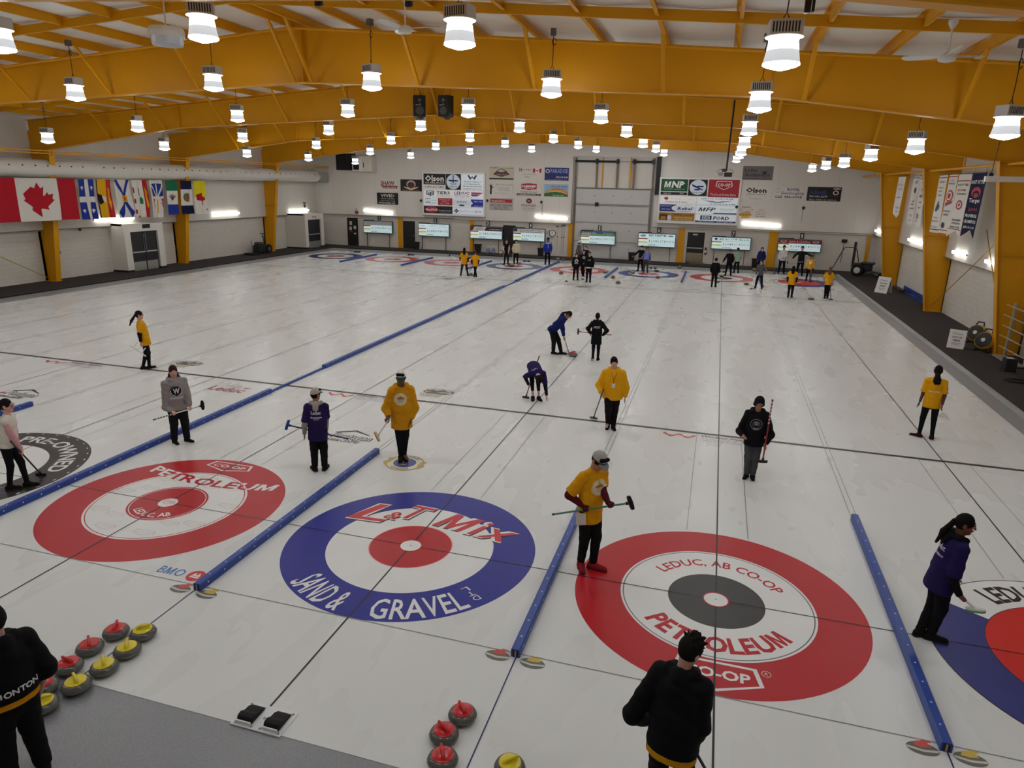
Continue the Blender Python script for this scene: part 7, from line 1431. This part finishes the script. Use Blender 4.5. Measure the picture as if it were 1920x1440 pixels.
bar3('delivery_stabiliser', 'white tube delivery aid held by the person standing on the thick line', [(H_(243, 647, .18), H_(274, 668, .18)), (H_(250, 651, .18), H_(258, 642, .16)), (H_(266, 661, .18), H_(273, 652, .18)), (H_(266, 661, .19), H_(272, 668, .2))], 'd9d8d4', .013)
# grey hoodie
B = gz(338, 830); a, b = hold(B, 288, 787, .28), hold(B, 379, 760, .22); ax = nrm(b-a); g1, g2 = hold(B, 327, 776, .255), hold(B, 357, 767, .235)
q = person('person with braids in a grey hoodie beside the long blue divider', B, 1.58, 14, top='8f8987', hood=True, pants='17161a', leg=.026, hem=.07, loose=.034, wd=1.28, hair='braids', hairc='38201a', skin='pink', fr=('p', 328, 833, 0), fl=('p', 351, 824, 0), tl=25, tr=5, wr=('p', 324, 772, .2), wl=('p', 356, 762, .16), er=('p', 311, 764, .06), gripr=(g1-B, ax), gripl=(g2-B, ax), hp=6, sole='cfccc6', shoes='141315', hy=-6,
           prints=[('f', .19, -.01, [('round_print',)+disc(.115)+('1b2230',), ('print_ring',)+ringp(.095, .108)+('d5d3cf',), ('lettering',)+T_('W', .1, .12, -.05, .04)+('d5d3cf',), ('lettering',)+T_('WARRIORS', .04, .24, -.16, .02)+('d5d3cf',)])])
broom('white and black banded broom held across the grey hoodie', a, b, 'd3d0ca', '171618', '171618', axis=(.2, 0, 1), rings='1a1a1a', nrmv=nrm(ax*.6+np.array([.2, -.7, .1])))
# purple shirt with cap, back to the viewer
B = gz(600, 882); a, b = hold(B, 652, 823, -.38), hold(B, 540, 797, -.30); ax = nrm(b-a)
q = person('person in a purple T-shirt and pale cap, back turned, with a blue broom', B, 1.54, 172, top='251a4a', sleeve='short', under='9b928e', collar='a49d98', pants='131215', leg=.022, hem=.13, loose=.032, wd=1.05, hair='short', hairc='1a1211', skin='tan', fl=('p', 591, 884, 0), fr=('p', 609, 880, 0), tl=30, tr=-15, wl=('p', 571, 814, -.06), wr=('p', 612, 806, -.22), el=('p', 571, 797, .03), openl=True, cap=('b5aca6', '151215'), capdir=1, hy=-38, gripr=(hold(B, 612, 813, -.345)-B, ax), sole='1d4a4a',
           prints=[('b', .2, 0, [('lettering',)+T_('Leduc', .062, .17, 0, .02)+('e3e0ea',), ('lettering',)+T_('the sponsors', .03, .2, -.07, .03)+('e3e0ea',), ('lettering',)+T_('curling club', .02, .1, -.1, .02)+('b9b3cc',)])])
broom('blue broom with its head out beside the purple-shirted person', a, b, '1b2a5c', '1e4a86', '24559a', axis=(.15, .2, 1))
# yellow hoodie with white cap, walking over the club emblem
B = gz(754, 862); a0 = hold(B, 727, 789, .2); hd_ = hold(B, 708, 818, .42); ax = nrm(hd_-a0)
q = person('person in a loose yellow hoodie and white cap walking over the gold emblem', B, 1.76, 8, top='cc8d10', hood=True, pants='121114', leg=.004, hem=.15, loose=.05, wd=.95, hair='short', hairc='17100e', skin='brown', fr=('p', 752, 869, 0), fl=('p', 758, 852, 0), liftl=.04, pitch={'l': .5}, wr=('p', 729, 781, .14), wl=('p', 770, 786, .05), er=('p', 724, 766, .02), el=('p', 777, 765, -.02), openl=True, gripr=(a0-B, ax), cap=('dcd9d2', '1d4238'), capmark=True, hp=12, hy=-14, lean=4,
           prints=[('f', .2, -.02, badge('e2d3b4', 'b58a3a', .12))])
broom('banded broom with a tan pad held low by the white-capped person', a0-ax*.3, hd_, 'c4bdb2', 'cbb694', 'b08a5c', axis=(0, .3, 1), rings='201c1a', nrmv=(-.75, -.3, -.4))
# yellow hoodie with lanyard, walking
B = gz(1146, 803); a0 = hold(B, 1127, 743, .22); hd_ = hold(B, 1112, 780, .4); hd_ = gz(1113, 783, .035); ax = nrm(hd_-a0)
q = person('person in a bright yellow hoodie with a lanyard walking across the thick line', B, 1.6, 2, top='e0a012', hood=True, pants='121114', leg=.022, hem=.09, loose=.042, wd=1.42, hair='short', hairc='1b1312', skin='pink', fl=('p', 1149, 807, 0), fr=('p', 1140, 794, 0), liftr=.05, pitch={'r': .5}, wr=('p', 1127, 737, .2), wl=('p', 1172, 745, .04), er=('p', 1123, 722, .05), el=('p', 1174, 726, .0), gripr=(a0-B, ax), lanyard=True, hp=4, ht=-6, openl=False, lean=3)
broom('dark broom trailed on the ice by the person with the lanyard', a0-ax*.3, hd_, '35363a', '3a3b3c', 'bdbab4', axis=(1, -.25, 0), nrmv=(0, 0, -1))
# bent over, purple
B = gz(1004, 749); a, b = hold(B, 1011, 668, -.2), gz(986, 744, .035); ax = nrm(b-a); g1 = hold(B, 991, 724, .13)
g1 = b+(a-b)*.30
q = person('person in a purple top bent double with one hand on the ice', B, 1.55, 12, top='241a4c', sleeve='short', under='131216', pants='121114', pname='leggings', leg=.003, hem=.06, loose=.03, hair='bob', hairc='151011', skin='pink', fr=('p', 999, 746, 0), fl=('p', 1010, 750, 0), lean=97, twist=-8, hip=(-.02, -.12, -.02), wr=('p', 991, 722, .1), wl=('p', 1025, 742, .3), gripr=(g1-B, ax), openl=True, hdl=(0, 0, -1), hp=120, shoes='141012', cuff=-.09,
           prints=[('b', .24, -.05, [('lettering',)+T_('Leduc', .05, .15, 0, .02)+('b9b3cc',)])])
broom('red-shafted broom standing beside the person bent double', a, b, '7a2a30', '3b2526', '4a3430', axis=(1, -.2, 0), nrmv=(0, 0, -1))
# sweeping, navy jacket
B = gz(1044, 664); b = gz(1067, 662, .035); g1 = hold(B, 1058, 635, .05); ax = nrm(b-g1)
q = person('person in a navy jacket bending to sweep in front of the red stone', B, 1.62, 78, top='17225e', tname='jacket', hood=True, pants='121115', leg=.02, hem=.07, loose=.034, hair='pony', hairc='2a1a16', skin='tan', fr=('p', 1037, 668, 0), fl=('p', 1052, 661, 0), tl=10, tr=-10, lean=44, hip=(0, -.10, -.03), wr=('p', 1057, 630, .1), wl=('p', 1056, 624, -.05), gripr=(g1-B, ax), gripl=(g1-ax*.2-B, ax), hp=48,
           prints=[('b', .06, .0, [('patch', np.array([(-.13, -.03), (.13, -.03), (.13, .03), (-.13, .03)]), [(0, 1, 2, 3)], 'c9cbd8')])])
broom('grey broom sweeping in front of the red stone', g1-ax*.45, b, '6f6c68', '9b9690', '8b857c', axis=(.3, 1, 0), nrmv=(0, 0, -1))
# black hoodie walking away
B = gz(1116, 676); a, b = hold(B, 1146, 628, -.12), hold(B, 1088, 622, -.22); ax = nrm(b-a)
q = person('person in a long black hoodie walking away beyond the red stone', B, 1.45, 178, top='121113', hood=True, pants='111013', pname='leggings', leg=.003, hem=.17, loose=.035, hair='pony', hairc='171212', skin='light', fl=('p', 1111, 678, 0), fr=('p', 1121, 672, 0), pitch={'l': .45}, liftl=.03, sole='c9c4bd', wl=('p', 1106, 624, -.02), wr=('p', 1131, 628, -.12), er=('p', 1138, 620, .05), gloves='17161a', gripr=(hold(B, 1131, 628, -.15)-B, ax), prints=[('b', .18, 0, [('lettering',)+T_('GRIZZLY', .06, .2, 0, .03)+('c9c9cb',)])])
broom('orange-shafted broom sticking out past the person walking away', a, a+ax*1.0, 'b5452c', '222022', '222022', axis=(0, 0, 1))
# black hoodie with upright red broom
B = gz(1404, 896); a, b = hold(B, 1448.5, 750, .1), hold(B, 1430, 864, .22); ax = nrm(b-a); g1 = hold(B, 1434, 840, .195)
q = person('person with bushy hair and glasses in a black hoodie holding a red broom', B, 1.56, 2, top='101012', hood=True, pants='47464a', leg=.016, hem=.10, loose=.036, wd=1.05, hair='bob', hairc='151011', hs=1.02, skin='tan', glasses=True, fr=('p', 1399, 895, 0), fl=('p', 1410, 899, 0), tl=5, tr=-15, sole='cfcbc4', wr=('p', 1394, 817, .16), er=('p', 1387, 808, -.06), wl=('p', 1435, 833, .14), el=('p', 1445, 815, .0), gripl=(g1-B, ax), openr=False, hp=8, ht=3, hy=6,
           prints=[('f', .18, 0, [('print_ring',)+ringp(.095, .103)+('8d8c8e',), ('print_ring',)+ringp(.062, .067)+('8d8c8e',), ('lettering',)+T_('CREW', .035, .09, -.015)+('a9a8aa',), ('wave_print', np.array([(-.05, .03), (0, .055), (.05, .03), (0, .04)]), [(0, 1, 2, 3)], 'a9a8aa'), ('lettering',)+T_('LEDUC', .026, .1, -.09)+('a9a8aa',)])])
broom('red broom held upright beside the black hoodie', a, b, '8a1d2a', '2a2326', '2a2628', axis=(1, .5, .45), rings='c7b9b6')
# yellow T-shirt, back turned, by the walkway
B = gz(1733, 822); q = person('person with long curly hair in a yellow T-shirt near the walkway, back turned', B, 1.62, 186, top='d9980f', sleeve='short', pants='111014', pname='leggings', leg=.001, hem=.08, loose=.024, wd=.98, hair='curly', hairc='140e0d', skin='dark', fl=('p', 1722, 820, 0), fr=('p', 1746, 823, 0), tl=72, tr=-5, sole='c9a9a4', shoes='2b1516', wl=('p', 1725, 752, .06), el=('p', 1731, 737, .0), wr=('p', 1767, 758, .08), er=('p', 1771, 742, .0), lean=1, prints=[('b', .14, 0, [('lettering',)+T_('BONSPIEL', .03, .2, 0, .02)+('efe0b5',)])])
c = hold(B, 1767, 772, .1); t = thing('white_rag', 'white rag hanging from the hand of the curly-haired person near the walkway', 'rag', c); g = MB(); P = [(0, 0), (-.06, -.09), (-.03, -.13), (.06, -.12), (.17, -.16), (.1, -.07), (.03, .0)]; g.prism(P, (0, -.006, 0), nrm(q['r']), (0, 0, 1), q['n']*.02); g.build('cloth', fabric('d6d1c6'), t)
# T-shirt player with the green broom
B = gz(1103, 1064); a, b = hold(B, 1037, 964.5, .12), hold(B, 1181, 943, .30); ax = nrm(b-a); g1, g2 = a+(b-a)*((1100-1037)/(1181-1037)), a+(b-a)*((1147-1037)/(1181-1037))
q = person('person in a yellow T-shirt, grey cap and red shoes examining a green broom', B, 1.78, 42, res=.009, top='d8960e', sleeve='short', under='571520', pants='111013', leg=.012, hem=.11, loose=.034, wd=.95, hair='short', hairc='15100f', skin='tan', fr=('p', 1088, 1071, 0), fl=('p', 1112, 1051, 0), tl=28, tr=-30, shoes='8c1a24', sole='17110f', wr=('p', 1093, 948, .15), er=('p', 1067, 928, .12), wl=('p', 1139, 940, .16), el=('p', 1129, 917, .02), gripr=(g1-B, ax), gripl=(g2-B, ax), gloves='4a1c20', cap=('a7a29e', '8a8785'), capband='1f2536', hp=34, lean=3, hip=(0, .0, 0),
           prints=[('f', .2, 0, badge('e6d8b8', 'c99a34', .115))])
broom('green broom held level by the person in red shoes', a, b, '3f7a5c', '161517', '161517', axis=(.1, 0, 1), nrmv=nrm(ax+np.array([.3, -.3, .3])))
c = hold(B, 1088, 962, .2); t = thing('white_towel', 'white towel tucked at the waist of the person with the green broom', 'towel', c); g = MB(); g.prism([(-.045, 0), (.075, .0), (.085, -.16), (.02, -.17), (-.055, -.18)], (0, 0, 0), q['r'], (0, 0, 1), q['n']*.018); g.build('cloth', fabric('cbc5ba'), t, bevel=.004)
# purple T-shirt girl at the side
B = gz(1736, 1196); hw, hh = hold(B, 1806, 1122, .1), hold(B, 1829, 1141, .1); hh = hold(B, 1829, 1142, .12); ax = nrm(hh-hw)
q = person('person with dark tied hair in a purple T-shirt over black sleeves, lowering a green-headed broom', B, 1.64, 112, res=.009, top='21174a', sleeve='short', under='101013', collar='101013', pants='111014', leg=.012, hem=.11, loose=.036, wd=1.08, hair='pony', hairc='120d0d', ponyto=('p', 1755, 1016, .02), skin='brown', fr=('p', 1742, 1203, 0), fl=('p', 1724, 1184, 0), tl=20, tr=-12, wr=('p', 1800, 1117, .14), er=('p', 1786, 1090, .16), wl=('p', 1792, 1082, -.2), gripr=(hw-B, ax), lean=9, hip=(0, .03, 0), hp=10, hy=-14, shoes='17120f', sole='141211',
           prints=[('b', .2, 0, [('lettering',)+T_('Leduc', .065, .18, 0, .02)+('d8d3e6',), ('lettering',)+T_('the sponsors', .03, .2, -.08, .02)+('d8d3e6',)])])
broom('white broom with a green pad lowered by the purple-shirted person at the far side', hw-ax*.12, hh, 'd6d3d2', 'dad8d6', '4f9a4a', axis=q['r']*.9+np.array([0, 0, .38]), nrmv=nrm(ax*.3+np.array([0, 0, -1])))
# black hoodie at the bottom
B = np.array([3.93, -3.50, 0]); hw = hold(B, 1300, 1402, -.08); hh = gz(1372, 1530, .035); ax = nrm(hh-hw)
q = person('person with tousled dark hair in a black hoodie seen from behind', B, 1.72, 166, res=.009, top='0f0f11', hood=True, pants='121114', leg=.02, hem=.075, loose=.046, wd=1.12, hair='messy', hairc='15100f', skin='light', tail='c98f14', wl=('p', 1222, 1352, -.34), el=('p', 1187, 1338, -.02), wr=('p', 1297, 1394, -.06), er=('p', 1312, 1362, .0), gripr=(hw-B, ax), hp=24, hy=-26, lean=8)
broom('black broom held low by the person at the bottom of the picture', hw-ax*.25, hh, '1b1a1c', '161517', '161517', axis=(1, 0, 0), nrmv=(0, 0, -1))
# black jacket at the edge
B = np.array([-1.47, -4.80, 0]); q = person('person in a black jacket and knit hat beside the row of stones', B, 1.70, 196, res=.009, top='0f0e10', tname='jacket', hood=True, pants='121113', leg=.03, hem=-.02, loose=.05, wd=1.2, hair='short', hairc='140f0e', skin='pink', toque='121013', tail='d08a12', wr=('p', 74, 1296, -.2), er=('p', 86, 1250, -.02), hp=8, prints=[('b', .06, .02, [('lettering',)+T_('EDMONTON', .05, .42, 0, .03)+('dcdcdc',)])])
# ------------------------------------------------------------------ people at the far end
def farp(lab, px, py, h, face, top, pants='121114', **k): return person(lab, gz(px, py), h, face, far=True, top=top, pants=pants, **k)
def fbroom(lab, q, p1, p2, c, d1=0, d2=0, head=True, axis=(1, 0, 0), ground=True):
    a = gplane(p1[0], p1[1], q['B']+q['n']*d1, q['n']); b = gz(*p2, .03) if ground else gplane(p2[0], p2[1], q['B']+q['n']*d2, q['n']); return broom(lab, a, b, c, '1d1c1e', '1d1c1e', axis=axis, hr=.016, nrmv=(0, 0, -1) if ground else None)
q = farp('far person with long black hair in yellow by the third rings', 870, 517, 1.55, 178, Y1, '2b2a2e', sleeve='short', under='151316', hair='long', hairc='140f0f', hem=.1, wl=('b', .16, .12, .52), fl=('p', 864, 517, 0), fr=('p', 877, 517, 0), liftr=.0)
fbroom('white broom held out by the taller of the yellow pair', q, (868, 489), (843, 479), 'd8d5cf', -.1, -.1, ground=False)
q = farp('far person with reddish hair in yellow by the third rings', 889, 519, 1.44, 182, Y1, '141317', sleeve='short', under='151316', hair='bob', hairc='4a2a1a', hem=.12, fl=('p', 893, 517, 0), fr=('p', 889, 520, 0))
fbroom('dark broom in front of the shorter of the yellow pair', q, (884, 503), (878, 514), '2a282a', -.2)
q = farp('far person with reddish hair in a black vest over pale sleeves at the fourth rings', 949, 496, 1.6, 5, '17141a', '15131a', sleeve='none', under='d5b9b0', hair='long', hairc='5a3024', wl=('b', .08, .1, .50), wr=('b', -.1, .1, .52), tname='vest')
fbroom('pale broom held by the far person in the black vest', q, (945, 468), (944, 496), 'b9b5ae', .1)
q = farp('far person in a cream jacket at the fourth rings', 967, 495, 1.56, 0, 'd8cbb0', '141316', hair='short', hairc='15110f', tname='jacket', loose=.03)
fbroom('pale broom held by the far person in cream', q, (963, 473), (957, 497), 'b9b5ae', .1)
q = farp('far person in a blue and white track jacket by the long divider', 1026, 496, 1.74, 8, '24379a', '131216', hair='short', hairc='17110f', skin='brown', tname='jacket', loose=.03, prints=[('f', .27, 0, [('shoulder_panel', np.array([(-.2, .0), (.2, .0), (.16, .06), (-.16, .06)]), [(0, 1, 2, 3)], 'd6d6de'), ('zip', np.array([(-.008, -.3), (.008, -.3), (.008, 0), (-.008, 0)]), [(0, 1, 2, 3)], 'd6d6de')])])
q = farp('far tall person in a grey hooded top and white cap behind the black-hooded three', 1083, 505, 1.74, 120, '57555a', '1d1b20', hood=True, hair='short', cap=('dcd9d4', 'dcd9d4'), wr=('b', -.12, .12, .6), lean=5)
q = farp('far person in a navy top and pink cap behind the black-hooded three', 1098, 505, 1.44, -30, '1c1c34', '16151b', hair='short', cap=('c79a96', 'c79a96'), skin='pink', wr=('b', -.05, .2, .62))
q = farp('far person in a black hoodie with a white emblem, first of the three walking', 1078, 525, 1.49, 3, BKH, '111013', hood=True, hair='bob', hairc='4a2c1e', skin='pink', fr=('p', 1075, 526, 0), fl=('p', 1083, 523, 0), prints=[('f', .2, 0, [('round_print',)+disc(.1, 20)+('c9c8c6',), ('print_ring',)+ringp(.0, .055, 16)+('131214',), ('lettering',)+T_('LEDUC', .05, .2, -.16, .03)+('c9c8c6',)])])
fbroom('white broom at the side of the first of the three in black', q, (1066, 502), (1062, 527), 'd2cfc8', .05)
q = farp('far person in a black hoodie with a grey emblem, middle of the three walking', 1092, 518, 1.52, 6, BKH, '111013', hood=True, hair='short', hairc='2a1a14', skin='pink', fr=('p', 1091, 520, 0), fl=('p', 1094, 514, 0), prints=[('f', .2, 0, [('round_print',)+disc(.09, 20)+('8f8e90',)])], wl=('b', .02, .2, .55))
fbroom('white broom of the middle one of the three in black', q, (1085, 502), (1093, 523), 'd2cfc8', .15)
q = farp('far person in a black hoodie with a white waistband, last of the three walking', 1103, 529, 1.64, -4, BKH, '111013', hood=True, hair='short', hairc='17110f', cap=('8d8b8a', '8d8b8a'), tail='d6d4d0', hem=.02, skin='light', fr=('p', 1100, 526, 0), fl=('p', 1106, 530, 0), prints=[('f', .2, 0, [('lettering',)+T_('L H', .06, .16, 0, .03)+('c9c8c6',)])])
q = farp('far person in a black coat over yellow reaching out at the blue rings', 1200, 508, 1.55, -18, '1a181c', '121114', hair='short', hairc='17110f', skin='pink', wr=('b', -.26, .16, .60), tail='cf9a1a', hem=.0, fr=('p', 1196, 509, 0), fl=('p', 1204, 508, 0), tname='coat')
q = farp('far person in a lavender top leaning over at the blue rings', 1210, 511, 1.55, 172, '6a72b5', '4a4844', hair='bob', hairc='8a7a6c', lean=42, hip=(0, -.06, 0), wr=('b', -.1, .25, .45), wl=('b', .14, .2, .5), tname='jacket', leg=.02, hp=40)
q = farp('far person in a plain black suit standing at the dark-centred rings, back turned', 1338, 538, 1.53, 176, '121115', '111013', hair='short', hairc='17110f', loose=.03, hem=.09, fl=('p', 1334, 538, 0), fr=('p', 1341, 539, 0))
q = farp('far grey-haired person in a black jacket stretching an arm at the dark-centred rings', 1365, 517, 1.6, 190, '16151a', '131216', hair='short', hairc='5a544e', lean=10, wl=('b', .22, .12, .5), fl=('p', 1360, 518, 0), fr=('p', 1370, 517, 0), tname='jacket')
q = farp('far person in a pale teal shirt behind the grey-haired one', 1380, 512, 1.55, 205, '8fb5a2', '17161b', sleeve='short', hair='short', hairc='17110f', skin='tan', fl=('p', 1376, 513, 0), fr=('p', 1384, 510, 0), lean=6)
q = farp('far person in a navy hoodie by the wall between the last two scoreboards', 1424, 510, 1.56, 0, '1d2450', '15141a', hood=True, hair='bob', hairc='5d3426', skin='pink', loose=.03)
q = farp('far person in a grey hoodie leaning on a white broom near the dark-centred rings', 1422, 541, 1.52, -12, '55535a', '16151a', hood=True, hair='bob', hairc='3a2620', skin='pink', fr=('p', 1416, 541, 0), fl=('p', 1428, 541, 0), wl=('b', .17, .1, .57), wr=('b', -.11, .14, .5))
fbroom('white broom planted by the far person in grey', q, (1422, 509), (1409, 541), 'dad7d2', .2)
q = farp('far person in a white patterned jacket in front of the crimson-headed scoreboard', 1464, 513, 1.76, 4, 'd2cdc9', '141318', hair='short', hairc='17110f', skin='tan', tname='jacket', wl=('b', .02, .16, .60), fr=('p', 1459, 514, 0), fl=('p', 1469, 513, 0))
fbroom('dark broom beside the far person in the white jacket', q, (1453, 478), (1452, 512), '5d5b58', 0)
q = farp('far tall person in a black jacket stretching out a level broom', 1498, 517, 1.8, -4, '17181f', '121218', hair='short', hairc='3a3430', skin='light', tname='jacket', wr=('b', -.27, .1, .58), wl=('b', .2, .1, .72), fr=('p', 1493, 516, 0), fl=('p', 1503, 517, 0))
fbroom('pale level broom stretched out by the tall far person in black', q, (1506, 491), (1477, 492), 'b5a9a2', .15, .2, ground=False)
q = farp('far person in a pale yellow hoodie with a broom at the lettered rings', 1515, 527, 1.5, 2, 'e0b04a', '131216', hood=True, hair='short', hairc='17110f', skin='tan', gloves='241f20', sole='cfcbc6', prints=[('f', .2, 0, [('round_print',)+disc(.09, 20)+('e6dcc6',)])])
fbroom('grey broom upright beside the far person in pale yellow', q, (1521, 500), (1520, 528), '8a8784', .1)
q = farp('far person in a yellow T-shirt and black hood walking ahead of the yellow stone', 1480, 558, 1.54, 178, 'dc9d12', '121114', sleeve='short', under='17141a', hair='long', hairc='14100f', hem=.11, sole='b59a78', fl=('p', 1477, 560, 0), fr=('p', 1484, 557, 0))
q = farp('far person with long fair hair in a yellow T-shirt behind the yellow stone', 1549, 560, 1.54, 182, 'dc9d12', '121114', sleeve='short', hair='long', hairc='6a4a34', skin='tan', hem=.08, fl=('p', 1546, 561, 0), fr=('p', 1551, 559, 0), lean=3)
fbroom('dark broom upright beside the fair-haired far person', q, (1556, 524), (1558, 561), '2a2526', .05)
p = gz(1413, 506, 0.0); stone(p[0], min(p[1], 39.6), 'yellow', 20, 'yellow-topped stone on the grey edge below a waste bin')
p = gz(1304, 503, ZW); t = thing('door_step', 'low reddish step in front of the dark exit door', 'step', (p[0], 40.6, ZW)); MB().box((-.5, -.2, 0), (.5, .25, .16)).build('tread', mat('step_red', '6b4a45', .7), t, bevel=.01); MB().box((-.48, -.21, .02), (.48, -.2, .14)).build('riser', mat('step_riser', '544440', .7), t)
# ------------------------------------------------------------------ light and view
w = bpy.data.worlds.new('world'); SC.world = w; w.use_nodes = True
w.node_tree.nodes['Background'].inputs[0].default_value = (.02, .02, .022, 1)
vs = SC.view_settings; vs.view_transform = 'Standard'; vs.look = 'None'; vs.gamma = 1.0; vs.use_curve_mapping = False; vs.exposure = -0.06
SC.cycles.max_bounces = 8; SC.cycles.diffuse_bounces = 5; SC.cycles.sample_clamp_indirect = 4.0; SC.cycles.use_denoising = True
